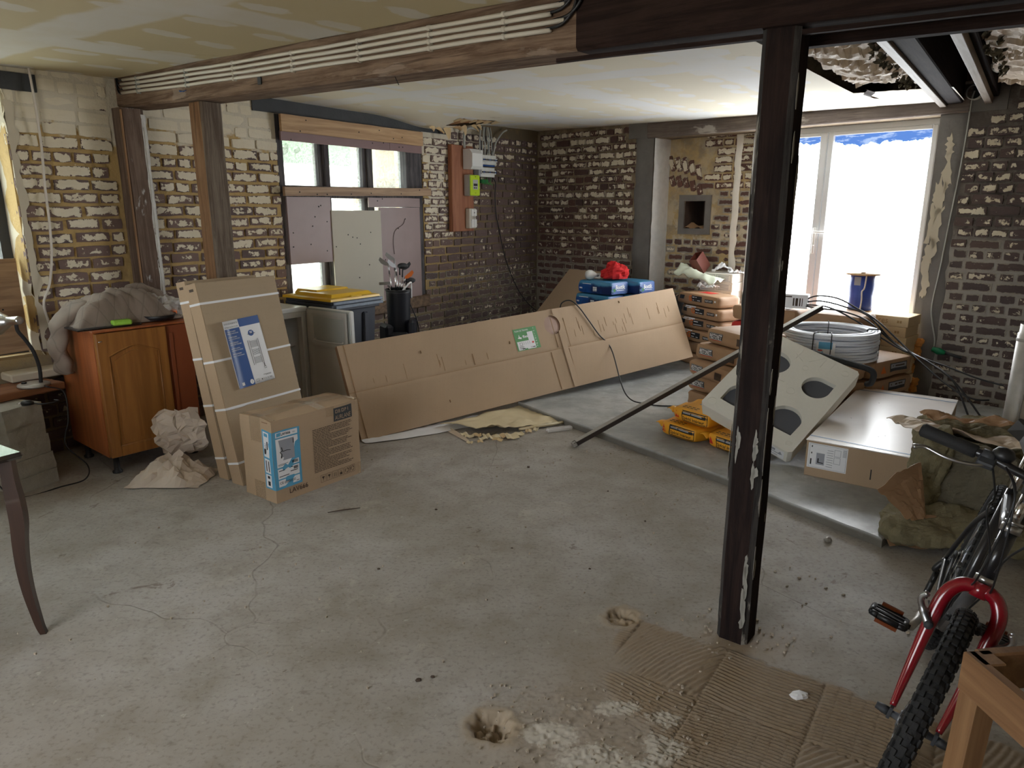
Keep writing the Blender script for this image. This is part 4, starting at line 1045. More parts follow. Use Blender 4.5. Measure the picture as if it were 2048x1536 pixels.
# left window at the edge of the picture
wl = thing('window_2', 'window opening at the left edge with a tan board in its lower half', 'window', pA(5.75, .7, -.2), ROTA); wl['kind'] = 'structure'
mb = MB()
for a, b in ((5.69, 5.76), (6.35, 6.42), (7.03, 7.1)): mb.box((a, -.28, .66), (b, -.2, 2.25), fn=lambda p: pA(p.x, p.z, p.y))
mb.box((5.7, -.28, 2.17), (7.1, -.2, 2.25), fn=lambda p: pA(p.x, p.z, p.y)); mb.box((5.7, -.28, .66), (7.1, -.2, .72), fn=lambda p: pA(p.x, p.z, p.y))
mb.build('window_frame', M['dark_grey'], wl, world=True, recalc=True)
mb = MB(); mb.box((5.72, -.245, .7), (7.08, -.24, 2.2), fn=lambda p: pA(p.x, p.z, p.y)); mb.build('pane', M['glass'], wl, world=True, recalc=True)
board('window_panel', 'tan board in the lower left window behind the desk lamp', 'panel', 6.9, 5.72, .68, 1.27, -.14, .015, M['oldplank'], 0, 3, 11)
mb = MB()
def jam(u, v):
    z = .66 + 1.6 * v; return pA(5.69 + .03 * fbm(z * 6, 1, 2, 1) * (1 - u) + .015 * u, z, .003 - .24 * u)
mb.grid(jam, 5, 40); mb.grid(lambda u, v: pA(5.655 + .045 * fbm(v * 12, 7, 2, 1, 3) * (1 - u) + .04 * u, .7 + 1.5 * v, .004 + .002 * nz(v * 30, u * 5, 0)), 4, 40)
struct(mb.build('trim_8', M['plaster'], origin=pA(5.7, 1, 0)), 'ragged plaster jamb of the left window')
mb = MB(); mb.box((5.5, -.2, 2.26), (7.2, -.0, 2.36), fn=lambda p: pA(p.x, p.z, p.y)); struct(mb.build('trim_9', M['bitumen'], recalc=True, origin=pA(6, 2.3, 0)), 'dark lintel over the left window')
# yard outside
M['yard'] = plain('pale yard gravel', lin(188, 184, 176), .9); M['yard_wall'] = plain('white rendered yard wall', lin(236, 236, 232), .9, var=.03)
def leaf_mat():
    n = NT('hedge leaves'); oi = n.nd('ShaderNodeObjectInfo'); v = n.pos()
    return n.done(n.mix(n.noise(v, 5, 3), lin(28, 50, 30), lin(66, 96, 62)), .6)
M['leaf'] = leaf_mat()
mb = MB(); mb.box((-30, -30, -.35), (40, 40, -.25)); struct(mb.build('ground', M['yard'], recalc=True))
mb = MB(); mb.box((-1.5, -3.4, -.3), (8.5, -3.2, 2.16), fn=lambda p: pA(p.x, p.z, p.y)); struct(mb.build('wall_yard', M['yard_wall'], recalc=True, origin=pA(3, 0, -3.3)))
mb = MB(); mb.box((1.2, -1.4, -.3), (1.75, -1.0, 3.2), fn=lambda p: pA(p.x, p.z, p.y)); struct(mb.build('wall_outside', BM['B'][2], recalc=True, origin=pA(1.5, 0, -1.2)))
mb = MB(); r_ = random.Random(9)
for i in range(2600):
    s, z, o = r_.uniform(-1.5, 8.5), r_.uniform(.4, 4.6), r_.uniform(-5.6, -4.2); a = r_.uniform(.06, .13)
    d1 = Vector((r_.uniform(-1, 1), r_.uniform(-1, 1), r_.uniform(-1, 1))).normalized() * a; d2 = d1.orthogonal().normalized() * a * .6
    c = pA(s, z, o); mb.add([c - d1, c - d2, c + d1, c + d2], [(0, 1, 2, 3)])
ob = mb.build('hedge', M['leaf'], origin=pA(3, 0, -5)); tag(ob, 'tall green hedge behind the white yard wall, seen through the window', 'hedge')
mb = MB(); mb.box((-1.5, -5.3, -.3), (8.5, -4.5, 4.2), fn=lambda p: pA(p.x, p.z, p.y)); mb.build('hedge_core', M['leaf'], ob, world=False).location = -ob.location
# light portals in the window openings and the added fill opening
def portal(name, c, wdt, hgt, rotz):
    l = bpy.data.lights.new(name, 'AREA'); l.shape = 'RECTANGLE'; l.size = wdt; l.size_y = hgt; l.cycles.is_portal = True
    o = bpy.data.objects.new(name, l); COL.objects.link(o); o.location = c; o.rotation_euler = (RAD(-90), 0, rotz); return o
portal('daylight_window', pA(2.93, 1.45, -.33), 1.7, 1.6, ROTA)
portal('daylight_window_left', pA(6.4, 1.45, -.36), 1.4, 1.6, ROTA)
dl = (PAe - PBe).normalized(); portal('fill_daylight_side', PBe + dl * 3.7 + Vector((dl.y, -dl.x, 0)) * .28 * -1 * -1 + Vector((0, 0, 1.32)), 2.6, 1.55, atan2(dl.y, dl.x) + pi)

# ------------------------------------------------------------------ electrical board
eb = thing('meter_board', 'reddish wooden board on the brick wall carrying the meter and boxes', 'board', pA(1.69, 1.33, .0), ROTA)
mb = MB(); mb.box((0, -.035, 0), (.385, 0, .885), bev=.004); mb.build('board', M['redplank'], eb)
mb = MB(); mb.box((.0, -.06, 0), (.055, -.035, .885), bev=.006); mb.build('edge_rail', M['redplank'], eb)
def wall_box(name, label, cat, s, z, wd, dp, h, o, mats): return thing(name, label, cat, pA(s, z, o), ROTA)
t = thing('fuse_box', 'pale grey box with sloping cover at the top of the wooden board', 'electrical box', pA(1.48, 1.975, .036), ROTA)
mb = MB(); mb.prism([(0, 0), (-.10, 0), (-.125, .03), (-.125, .16), (-.085, .205), (0, .205)], 0, .165, fn=lambda y, z, x: Vector((x, y, z))); mb.build('body', M['white_plastic'], t, recalc=True)
mb = MB(); mb.box((.165, -.11, .004), (.205, 0, .2), bev=.006); mb.box((.0, -.128, .05), (.165, -.124, .055)); mb.build('side_cover', M['white_plastic'], t)
t = thing('electricity_meter', 'lime yellow electricity meter with a small display', 'meter', pA(1.475, 1.70, .036), ROTA)
mb = MB(); mb.box((0, -.075, 0), (.17, 0, .22), bev=.008); mb.build('body', M['grey_plastic'], t)
mb = MB(); mb.box((.004, -.09, .003), (.168, -.074, .217), bev=.008); mb.build('front', M['lime'], t)
fm = face((.004, -.0905, .003), (1, 0, 0), (0, 0, 1), (0, -1, 0))
mb = MB(); rect(mb, fm, .04, .065, .125, .165); ob = mb.build('display_plate', M['grey_plastic'], t)
mb = MB(); rect(mb, fm, .05, .10, .115, .125, off=.002); mb.build('display', M['ink'], t)
mb = MB(); mb.box((.06, -.095, .078), (.075, -.09, .09)); mb.build('button', M['ink'], t); mb = MB(); mb.box((.09, -.095, .078), (.105, -.09, .09)); mb.build('button', M['ink'], t)
mb = MB(); put_text(mb, 'XA', fm, .083, .022, size=.012, align='c'); disc(mb, fm, .083, .195, .006); mb.build('lettering', M['ink_brown'], t)
t = thing('disconnector_box', 'cream breaker box at the bottom of the wooden board', 'electrical box', pA(1.455, 1.36, .036), ROTA)
mb = MB(); mb.box((0, -.06, 0), (.115, 0, .21), bev=.006); mb.build('body', M['plasterboard'], t)
mb = MB(); mb.box((.02, -.072, .01), (.11, -.058, .095), bev=.003); mb.build('lower_cover', M['white_plastic'], t)
mb = MB(); mb.box((.02, -.072, .13), (.11, -.058, .2), bev=.003); mb.build('upper_cover', M['white_plastic'], t)
fd = face((0, -.0725, 0), (1, 0, 0), (0, 0, 1), (0, -1, 0))
mb = MB(); rect(mb, fd, .063, .01, .066, .2, off=.001); disc(mb, fd, .065, .165, .008); put_text(mb, '15', fd, .04, .105, size=.02); put_text(mb, '45', fd, .072, .105, size=.02); mb.build('lettering', M['dark_grey'], t)
for k, (z0, n_, lb_) in enumerate(((2.035, 11, 'upper row of circuit breakers clipped beside the wooden board'), (1.905, 10, 'lower row of circuit breakers clipped beside the wooden board'))):
    t = thing('breaker_rail', lb_, 'circuit breakers', pA(1.255, z0, .01), ROTA, 'breaker rows beside the meter board')
    mb = MB(); mb.box((-.01, -.03, .035), (.29, -.02, .07)); mb.box((-.01, -.02, .04), (.01, .02, .065)); mb.box((.27, -.02, .04), (.29, .02, .065)); mb.build('rail', M['zinc'], t)
    for i in range(n_):
        x = i * .0265; mb = MB(); mb.box((x, -.075, .0), (x + .0255, -.03, .10), bev=.002); mb.box((x + .003, -.098, .03), (x + .0225, -.075, .07), bev=.002)
        ob = mb.build('circuit_breaker', M['white_plastic'], t)
        mb = MB(); mb.box((x + .008, -.108, .042), (x + .0175, -.098, .058)); mb.build('lever', M['blue'] if i % 4 == 1 else M['dark_grey'], ob)
    mb = MB(); mb.box((-.04, -.09, .0), (-.003, -.02, .1), bev=.003); mb.build('end_box', M['ink_grey'], t)
    if k == 1: mb = MB(); mb.box((.03, -.095, .112), (.24, -.05, .124)); mb.build('busbar', M['blue'], t)
for i in range(9):
    x = 1.22 - i * .028; r_ = random.Random(i)
    mb = MB(); mb.tube(bez([pA(1.18 - .02 * i, 2.43, .05), pA(x + .02, 2.33, .06 + .02 * r_.random()), pA(x + .03 * r_.uniform(-1, 1), 2.24, .07), pA(x, 2.14, .06)], 6), .005 if i % 3 else .008, 6)
    tag(mb.build('supply_cable', [M['grey_plastic'], M['dark_grey'], M['grey_plastic']][i % 3], origin=pA(x, 2.3, .05)), 'cable dropping from the ceiling to the breaker rows', 'cable', 'cables above the breaker rows')
mb = MB(); mb.tube(bez([pA(.70, 2.43, .04), pA(.80, 2.39, .05), pA(.93, 2.28, .06), pA(.97, 2.18, .06), pA(.985, 2.14, .06)], 8), .009, 7); tag(mb.build('supply_conduit', M['grey_plastic'], origin=pA(.85, 2.3, .05)), 'grey conduit curving down from the right to the breakers', 'cable')
mb = MB(); mb.tube(bez([pA(1.2, 2.39, .03), pA(1.36, 2.40, .03), pA(1.46, 2.33, .04), pA(1.47, 2.19, .05)], 8), .013, 8); tag(mb.build('supply_conduit', M['grey_plastic'], origin=pA(1.4, 2.3, .04)), 'short grey conduit bending into the top of the wooden board', 'cable')
et = thing('earth_terminal', 'green earth terminals with wire ends below the circuit breakers', 'terminal', pA(1.2, 1.86, .02), ROTA)
mb = MB(); mb.box((0, -.04, -.02), (.13, -.01, .02), bev=.003); mb.build('block', plain('green plastic', lin(30, 110, 60), .4), et)
for i in range(6):
    mb = MB(); mb.tube(bez([(.01 + i * .022, -.03, 0), (.02 + i * .03, -.05, -.03), (.0 + i * .036, -.06, .04 * (-1) ** i)], 5), .003, 5); mb.build('wire', plain('green wire', lin(60, 150, 60), .4), et)
mb = MB(); mb.tube(bez([pA(.98, 1.90, .05), pA(.93, 1.85, .05), pA(.915, 1.70, .03), pA(.88, 1.50, .02), pA(.82, 1.32, .02), pA(.74, 1.08, .02), pA(.62, .85, .02), pA(.45, .60, .03), pA(.26, .42, .04), pA(.18, .33, .1)], 10), .006, 7)
tag(mb.build('power_cable', M['black_plastic'], origin=pA(.7, 1.1, .02)), 'black cable hanging from the breakers down the dark brick corner', 'cable')
mb = MB(); mb.tube(bez([pA(5.54, 2.40, .03), pA(5.535, 2.2, .03), pA(5.535, 1.95, .03), pA(5.55, 1.7, .03), pA(5.555, 1.5, .03), pA(5.57, 1.3, .03), pA(5.61, 1.12, .04), pA(5.665, 1.0, .05), pA(5.66, .90, .05), pA(5.64, .80, .04)], 10), .0075, 7)
tag(mb.build('wall_cable', plain('off white cable', lin(214, 206, 196), .5), origin=pA(5.6, 1.6, .03)), 'white flex hanging down the brick wall at the left', 'cable')

# ------------------------------------------------------------------ kitchen cabinet with what lies on it
CR = RAD(50.3); CL = (-2.41, 4.03, 0)
cbn = thing('kitchen_cabinet', 'orange cherry base cabinet with an arched oak door on short black legs', 'cabinet', CL, CR)
CW, CD, CH, CZ = .415, .58, .874, .115
mb = MB(); mb.box((0, .02, CZ), (.018, CD, CH), bev=.0015); mb.build('side_panel', M['cab_side'], cbn)
mb = MB(); mb.box((.56, .02, CZ), (.578, CD, CH), bev=.0015); mb.build('side_panel', M['cab_side'], cbn)
mb = MB(); mb.box((.018, .02, CZ), (.56, CD, CZ + .018)); mb.build('bottom_panel', M['cab_side'], cbn)
mb = MB(); mb.box((.018, CD - .01, CZ + .02), (.56, CD, CH)); mb.build('back_panel', M['cab_side'], cbn)
mb = MB(); mb.box((-.004, -.0, CH), (.582, CD, CH + .012), bev=.002); mb.build('top_panel', M['cab_side'], cbn)
mb = MB(); mb.box((.412, .004, CZ + .01), (.575, .02, CH - .004), bev=.003); mb.box((.43, -.002, CZ + .05), (.455, .004, CH - .05), bev=.002); mb.build('filler_panel', plain('cherry filler', lin(140, 74, 46), .4), cbn)
dz0, dz1 = CZ + .003, CH - .004
mb = MB()
dw = .403; st = .058
mb.box((.004, -.012, dz0), (.004 + dw, .02, dz1), bev=.002)
for a, b in ((.004, .004 + st), (.004 + dw - st, .004 + dw)): mb.box((a, -.020, dz0), (b, -.010, dz1), bev=.004)
mb.box((.004 + st, -.020, dz0), (.004 + dw - st, -.010, dz0 + .065), bev=.004)
arch = lambda x: .085 + .055 * (abs(2 * x - 1) ** 1.3)
N = 24; x0, x1 = .004 + st - .003, .004 + dw - st + .003
pts = [(x0 + (x1 - x0) * i / N, dz1 - arch(i / N)) for i in range(N + 1)]
mb.prism(pts + [(x1, dz1), (x0, dz1)], -.020, -.010, fn=lambda x, z, h: Vector((x, h, z)))
for i in range(N):
    (a, b), (c, d) = pts[i], pts[i + 1]; mb.tube([(a, -.017, b), (c, -.017, d)], .006, 6, cap=False)
for p, q in (((x0, -.017, dz0 + .065), (x1, -.017, dz0 + .065)), ((x0 + .003, -.017, dz0 + .065), (x0 + .003, -.017, pts[0][1])), ((x1 - .003, -.017, dz0 + .065), (x1 - .003, -.017, pts[-1][1]))): mb.tube([p, q], .006, 6)
dpn = [(x0 + .028 + (x1 - x0 - .056) * i / N, dz1 - arch(i / N) - .03) for i in range(N + 1)]
mb.prism(dpn + [(x1 - .028, dz0 + .095), (x0 + .028, dz0 + .095)], -.0165, -.010, fn=lambda x, z, h: Vector((x, h, z)))
door = mb.build('cabinet_door', M['cab_door'], cbn, recalc=True)
mb = MB(); mb.tube([(.014, -.0225, dz1 - .045), (.034, -.0225, dz1 - .042)], .0035, 6); mb.build('hinge_cap', M['chrome'], door)
for x in (.05, .53):
    for y in (.06, .5):
        mb = MB(); mb.lathe([(.028, 0), (.03, .012), (.018, .022), (.016, CZ), (0, CZ)], 12, c=(x, y, 0)); mb.build('leg', M['black_plastic'], cbn)
def CP(x, y, z): return Matrix.Translation(CL) @ Matrix.Rotation(CR, 4, 'Z') @ Vector((x, y, z))
# quilted jacket thrown on the cabinet, a sleeve hanging over the side
def quilt(name, col):
    n = NT(name); u = n.uv(); sp = n.sep(u)
    a = n.math('ABSOLUTE', n.math('SUBTRACT', n.math('FRACT', n.math('ADD', sp[0], sp[1])), .5)); b = n.math('ABSOLUTE', n.math('SUBTRACT', n.math('FRACT', n.math('ADD', n.math('SUBTRACT', sp[0], sp[1]), 20.0)), .5))
    m = n.math('MAXIMUM', a, b); seam = n.ramp(m, .44, .5)
    c = n.mix(n.math('MULTIPLY', seam, .45), n.mix(n.noise(n.obj(), 8, 4), tuple(x * .85 for x in col), tuple(x * 1.12 for x in col)), tuple(x * .5 for x in col))
    n.bump(n.math('ADD', n.math('SUBTRACT', 1.0, n.math('POWER', m, 3.0)), n.math('MULTIPLY', n.noise(n.obj(), 40, 3), .12)), .6, .012)
    return n.done(c, .85)
M['quilt'] = quilt('quilted taupe cloth', lin(132, 118, 106))
jk = thing('quilted_jacket', 'taupe quilted jacket thrown over the cabinet with a sleeve hanging down', 'jacket', tuple(CP(.2, .3, CH + .012)), CR)
def uvgrid(mb, fn, nu, nv, su, sv, name, mat, parent):
    mb.grid(fn, nu, nv); ob = mb.build(name, mat, parent, world=True); l = ob.data.uv_layers.new(name='UVMap')
    for p in ob.data.polygons:
        for li in p.loop_indices:
            i = ob.data.loops[li].vertex_index; l.data[li].uv = ((i % (nu + 1)) / nu * su, (i // (nu + 1)) / nv * sv)
    m = ob.modifiers.new('thick', 'SOLIDIFY'); m.thickness = .012; m.offset = 1
    return ob
def jb(u, v):
    x = -.03 + .60 * u + .02 * fbm(u * 3, v * 3, 1); y = .10 + .47 * v + .02 * fbm(u * 3, v * 3, 5)
    h = .05 + .11 * sin(pi * min(1, u * 1.05)) ** .5 * sin(pi * (.12 + .8 * v)) + .055 * fbm(u * 3.2, v * 2.2, 2, 1, 3) + .03 * abs(fbm(u * 6 + v * 3, v * 3, 9, 1, 2))
    e = min(u, 1 - u, v, 1 - v); h *= min(1, e * 7)
    return CP(x, y, CH + .016 + max(.0, h))
uvgrid(MB(), jb, 48, 34, 7, 5, 'body', M['quilt'], jk)
def jf(u, v):     # rolled fold on top
    a = 2 * pi * v; L = u; c = CP(.10 + .40 * L, .16 + .07 * sin(L * 3) + .12 * L, CH + .10 + .05 * sin(pi * L))
    r_ = (.062 + .018 * sin(L * 9) + .02 * fbm(L * 5, cos(a), sin(a))) * (.55 + .45 * sin(pi * min(1, max(.0, L * .9 + .08))))
    return c + Vector((-.45 * cos(a) * r_, .2 * cos(a) * r_, sin(a) * r_ * .9)) * 1.25
uvgrid(MB(), jf, 30, 20, 5, 3, 'folded_front', M['quilt'], jk)
def jc(u, v):
    a = 2 * pi * v; L = u; c = CP(.33 + .24 * L, .36 + .02 * sin(L * 5), CH + .155 + .035 * sin(L * 4))
    r_ = .045 + .012 * fbm(L * 6, cos(a) * 2, sin(a) * 2, 1, 2)
    return c + Vector((-.5 * cos(a), .4 * cos(a), sin(a))) * r_
uvgrid(MB(), jc, 20, 16, 3, 2, 'collar', M['quilt'], jk)
slp = bez([(.12, .33, CH + .12), (.02, .34, CH + .10), (-.055, .345, CH + .0), (-.075, .35, CH - .10), (-.07, .35, CH - .20), (-.05, .36, CH - .27)], 8)
def js(u, v):
    a = 2 * pi * v; i = u * (len(slp) - 1); p = slp[int(i)].lerp(slp[min(int(i) + 1, len(slp) - 1)], i - int(i))
    wd = .088 - .022 * u; th = .032 + .012 * fbm(u * 6, cos(a), sin(a), 1, 2)
    nn = Vector((-1, 0, .2)) if u > .35 else Vector((-.3, 0, 1))
    return CP(*(p + Vector((0, cos(a) * wd * (1 + .15 * nz(u * 8, 1, 2)), 0)) + nn.normalized() * (sin(a) * th + .01 * sin(u * 22)) * (1 if u > .02 else .6)))
uvgrid(MB(), js, 34, 20, 3, 2, 'sleeve', M['quilt'], jk)
t = thing('hob_plate', 'thin black glass plate lying on the cabinet under the jacket', 'plate', tuple(CP(.0, .02, CH + .012)), CR)
mb = MB(); mb.box((-.06, .03, .0), (.30, .40, .010), bev=.003); mb.build('plate', plain('black glass', (.012, .012, .014), .2), t)
mb = MB(); mb.box((-.03, .06, .0101), (.11, .12, .0108)); mb.build('control_panel', M['dark_grey'], t)
t = thing('black_tray', 'long black tray lying behind the green sponge on the cabinet', 'tray', tuple(CP(.44, .18, CH + .012)), CR)
mb = MB(); mb.lathe([(.0, .004), (.16, .004), (.185, .03), (.19, .03), (.165, 0), (0, 0)], 28, fn=lambda p: Vector((p.x * .62, p.y * .75, p.z + .01))); mb.build('pan', M['black_plastic'], t, recalc=True)
mb = MB(); mb.box((0, 0, 0), (.105, .062, .030), bev=.007, fn=lambda p: p + Vector((0, .012 * sin(pi * p.x / .105), .0))); mb.xf(Matrix.Translation(CP(.135, .045, CH + .023)) @ Matrix.Rotation(CR + RAD(-6), 4, 'Z'))
tag(mb.build('sponge', plain('green sponge', lin(150, 206, 74), .9, bump=.6, scale=30), origin=CP(.18, .07, CH + .023)), 'bright green sponge on the front edge of the cabinet', 'sponge')
M['film'] = None
def film_mat(name, col, al):
    n = NT(name); tr = n.nd('ShaderNodeBsdfTransparent'); gl = n.b; n.put(gl.inputs['Base Color'], col); gl.inputs['Roughness'].default_value = .12
    n.bump(n.noise(n.obj(), 30, 4), .4, .01)
    mx = n.nd('ShaderNodeMixShader'); mx.inputs[0].default_value = al; n.t.links.new(tr.outputs[0], mx.inputs[1]); n.t.links.new(gl.outputs[0], mx.inputs[2]); n.t.links.new(mx.outputs[0], n.o.inputs[0]); return n.m
M['film'] = film_mat('clear crinkled film', lin(225, 222, 220), .4)
def blob(c, rx, ry, rz, amp, seed, nu=26, nv=16, fr=2.5, base=True):
    mb = MB()
    def fn(u, v):
        a = 2 * pi * u; b = pi * (v - .5); d = Vector((cos(a) * cos(b), sin(a) * cos(b), sin(b)))
        k = 1 + amp * fbm(d.x * fr, d.y * fr, d.z * fr + seed, 1, 4) + amp * .7 * abs(nz(d.x * fr * 2, d.y * fr * 2, d.z * fr * 2 + seed))
        z = d.z * rz * k
        if base: z = max(z, -rz * .55)
        return Vector(c) + Vector((d.x * rx * k, d.y * ry * k, z))
    mb.grid(fn, nu, nv, smooth=False); return mb
mb = blob(CP(.53, .30, CH + .07), .13, .12, .075, .5, 4); tag(mb.build('plastic_bag', M['film'], origin=CP(.53, .30, CH + .012)), 'crinkled clear plastic bag at the right end of the cabinet top', 'plastic bag')
mb = blob(CP(.56, .18, CH + .05), .02, .02, .02, .1, 4); tag(mb.build('orange_knob', M['orange'], origin=CP(.56, .18, CH + .04)), 'small orange thing inside the clear plastic bag', 'small object')

# ------------------------------------------------------------------ desk corner at the left: blocks, plank, lamp
BLK = Vector((-2.78, 3.75, 0)); BR = atan2(.21, .075)
zs = 0
for i, (h, dx, dy, w_, d_) in enumerate(((.085, 0, 0, .235, .42), (.10, .012, .01, .225, .41), (.115, .0, .015, .225, .41), (.085, -.008, .01, .22, .41), (.11, -.022, .0, .225, .42))):
    mb = MB()
    def fn(p, i=i): return p + Vector((.006 * fbm(p.x * 14, p.y * 14, p.z * 14 + i * 7), .006 * fbm(p.z * 14, p.x * 14, i * 5), .002 * nz(p.x * 20, p.y * 20, i)))
    def slabgrid(f): mb.grid(f, 10, 5, smooth=False)
    x0, x1, y0, y1, a, b = dx, dx + w_, dy, dy + d_, zs + .001, zs + h
    slabgrid(lambda u, v: fn(Vector((x0 + (x1 - x0) * u, y0, a + (b - a) * v)))); slabgrid(lambda u, v: fn(Vector((x1, y0 + (y1 - y0) * u, a + (b - a) * v))))
    slabgrid(lambda u, v: fn(Vector((x1 - (x1 - x0) * u, y1, a + (b - a) * v)))); slabgrid(lambda u, v: fn(Vector((x0, y1 - (y1 - y0) * u, a + (b - a) * v))))
    slabgrid(lambda u, v: fn(Vector((x0 + (x1 - x0) * u, y0 + (y1 - y0) * v, b)))); slabgrid(lambda u, v: fn(Vector((x0 + (x1 - x0) * u, y1 - (y1 - y0) * v, a))))
    mb.xf(Matrix.Translation(BLK) @ Matrix.Rotation(BR, 4, 'Z'))
    ob = mb.build('concrete_block', M['concrete_block'], origin=BLK + Vector((0, 0, zs)))
    tag(ob, ['lowest rough concrete block of the stack under the lamp plank', 'second concrete block from the floor under the lamp plank', 'middle concrete block of the stack under the lamp plank', 'fourth concrete block from the floor under the lamp plank', 'topmost rough concrete block with a black plug on it'][i], 'concrete block', 'concrete blocks under the plank')
    zs += h
PKZ = .497
PK = Vector((-2.86, 4.371, 0)); pd = (Vector((-2.765, 4.217, 0)) - Vector((-2.922, 3.907, 0))).normalized()
pk = thing('plank_shelf', 'brown plank shelf resting on the concrete block stack, carrying the lamp', 'shelf', (-2.765, 4.217, PKZ), atan2(pd.y, pd.x))
mb = MB(); mb.box((-1.5, 0, 0), (0.03, .28, .045), bev=.006, fn=lambda p: p + Vector((0, .004 * nz(p.x * 6, 1, 1), 0))); mb.build('plank', M['brownplank'], pk)
LB = Matrix.Translation(Vector((-2.80, 4.00, PKZ + .045)))
lm = thing('desk_lamp', 'silver desk lamp with black gooseneck on the brown plank', 'lamp', (-2.86, 4.12, PKZ + .045), 0)
mb = MB(); mb.lathe([(0, 0), (.078, 0), (.086, .006), (.084, .016), (.06, .024), (0, .026)], 28); mb.build('base', M['zinc'], lm)
mb = MB(); mb.box((-.045, -.045, .018), (-.02, -.025, .034), bev=.003); mb.build('switch', M['black_plastic'], lm)
mb = MB(); mb.tube(bez([(.045, .0, .02), (.05, .0, .12), (.035, -.01, .22), (.005, -.02, .29), (-.02, -.03, .34), (-.022, -.03, .385)], 8), .0105, 10); mb.build('gooseneck', M['rubber'], lm)
mx = Matrix.Translation(Vector((-.022, -.03, .40))) @ Matrix.Rotation(RAD(-97), 4, 'Y') @ Matrix.Rotation(RAD(-14), 4, 'X')
mb = MB(); mb.lathe([(0, -.035), (.022, -.033), (.025, -.02), (.025, .05), (.03, .055), (.075, .15), (.08, .19), (.077, .19), (.07, .15), (.028, .06), (0, .055)], 24); mb.xf(mx); mb.build('shade', plain('brushed silver', (.62, .62, .63), .28, 1, .05), lm, recalc=True)
mb = MB(); mb.tube(bez([(-2.79, 4.12, .55), (-2.76, 4.08, .55), (-2.70, 4.14, .50), (-2.66, 4.08, .35), (-2.68, 4.05, .2), (-2.60, 4.1, .05), (-2.55, 3.98, .006), (-2.62, 3.86, .006), (-2.76, 3.70, .006), (-2.84, 3.66, .12), (-2.87, 3.66, .25)], 10), .004, 6)
tag(mb.build('lamp_cord', M['black_plastic'], origin=(-2.7, 3.9, .01)), 'thin black lamp cord hanging round the concrete blocks', 'cord')
pg = thing('power_plug', 'black power plug with a curl of cord on the topmost concrete block', 'plug', (-2.72, 3.86, .496), .3)
mb = MB(); mb.tube([(-.04, 0, .014), (-.02, 0, .016), (.0, 0, .016), (.02, 0, .012)], [.012, .017, .016, .008], 10); mb.build('body', M['black_plastic'], pg)
mb = MB(); mb.tube(bez([(.02, 0, .012), (.06, -.01, .006), (.11, .01, .005), (.13, .05, .005), (.10, .075, .005)], 6), .004, 6); mb.build('cord', M['black_plastic'], pg)
for y in (-.008, .008): mb = MB(); mb.tube([(-.04, y, .015), (-.06, y, .016)], .0025, 6); mb.build('pin', M['chrome'], pg)
def wall_ledge(u, v): return pA(5.45 + .5 * u, .50 + .012 * fbm(u * 9, v * 4, 1), .02 + .10 * v)
ml = MB(); ml.box((0, 0, 0), (.5, .16, .05), bev=.008, fn=lambda p: p + Vector((0, .01 * nz(p.x * 9, 1, 1), .008 * nz(p.x * 12, p.y * 9, 3)))); ml.xf(Matrix.Translation(pA(5.95, .545, .16)) @ Matrix.Rotation(ROTA, 4, 'Z'))
struct(ml.build('trim_10', M['plaster'], origin=pA(5.7, .5, .1)), 'plaster ledge at the foot of the wall behind the lamp')
# table at the very left
tb = thing('side_table', 'dark table with a curved tapering leg at the left edge', 'table', (-1.80, 2.405, 0), 0)
TR_ = Matrix.Rotation(RAD(148), 4, 'Z')
mb = MB(); mb.box((-.012, -.02, .705), (1.0, .52, .73), bev=.011); mb.xf(Matrix.Translation((.03, -.0, 0)) @ TR_); mb.build('tabletop', M['tabletop'], tb)
for a, b in (((.05, .03, .59), (.95, .05, .705)), ((.03, .05, .59), (.05, .48, .705)), ((.05, .46, .59), (.95, .48, .705)), ((.93, .05, .59), (.95, .48, .705))):
    mb = MB(); mb.box(a, b); mb.xf(TR_); mb.build('apron', M['dark_table'], tb)
def cabriole():
    pth = [(.0, .0, .017), (-.010, .030, .019), (-.020, .090, .022), (-.032, .18, .026), (-.036, .28, .030), (-.030, .38, .034), (-.020, .46, .038), (-.020, .54, .038), (-.025, .62, .034), (-.025, .705, .032)]
    mb = MB(); vs = []
    P = bez([(a, b, c) for a, b, c in pth], 4)
    for p in P:
        o_, z, h = p
        for x, y in ((-1, -1), (1, -1), (1, 1), (-1, 1)): vs.append((o_ * .8 + x * h * .62 + .01, .02 * 0 + y * h * .62, z))
    n_ = len(P); fs = [(i * 4 + k, i * 4 + (k + 1) % 4, (i + 1) * 4 + (k + 1) % 4, (i + 1) * 4 + k) for i in range(n_ - 1) for k in range(4)] + [(0, 3, 2, 1), tuple((n_ - 1) * 4 + k for k in range(4))]
    mb.add(vs, fs); return mb
for c_, a_ in (((0, 0), 15), ((.93, .02), 195), ((.02, .46), 60), ((.93, .46), 240)):
    mb = cabriole(); q_ = TR_ @ Vector((c_[0], c_[1], 0)); mb.xf(Matrix.Translation(q_) @ Matrix.Rotation(RAD(a_), 4, 'Z')); mb.build('leg', M['dark_table'], tb, recalc=True)

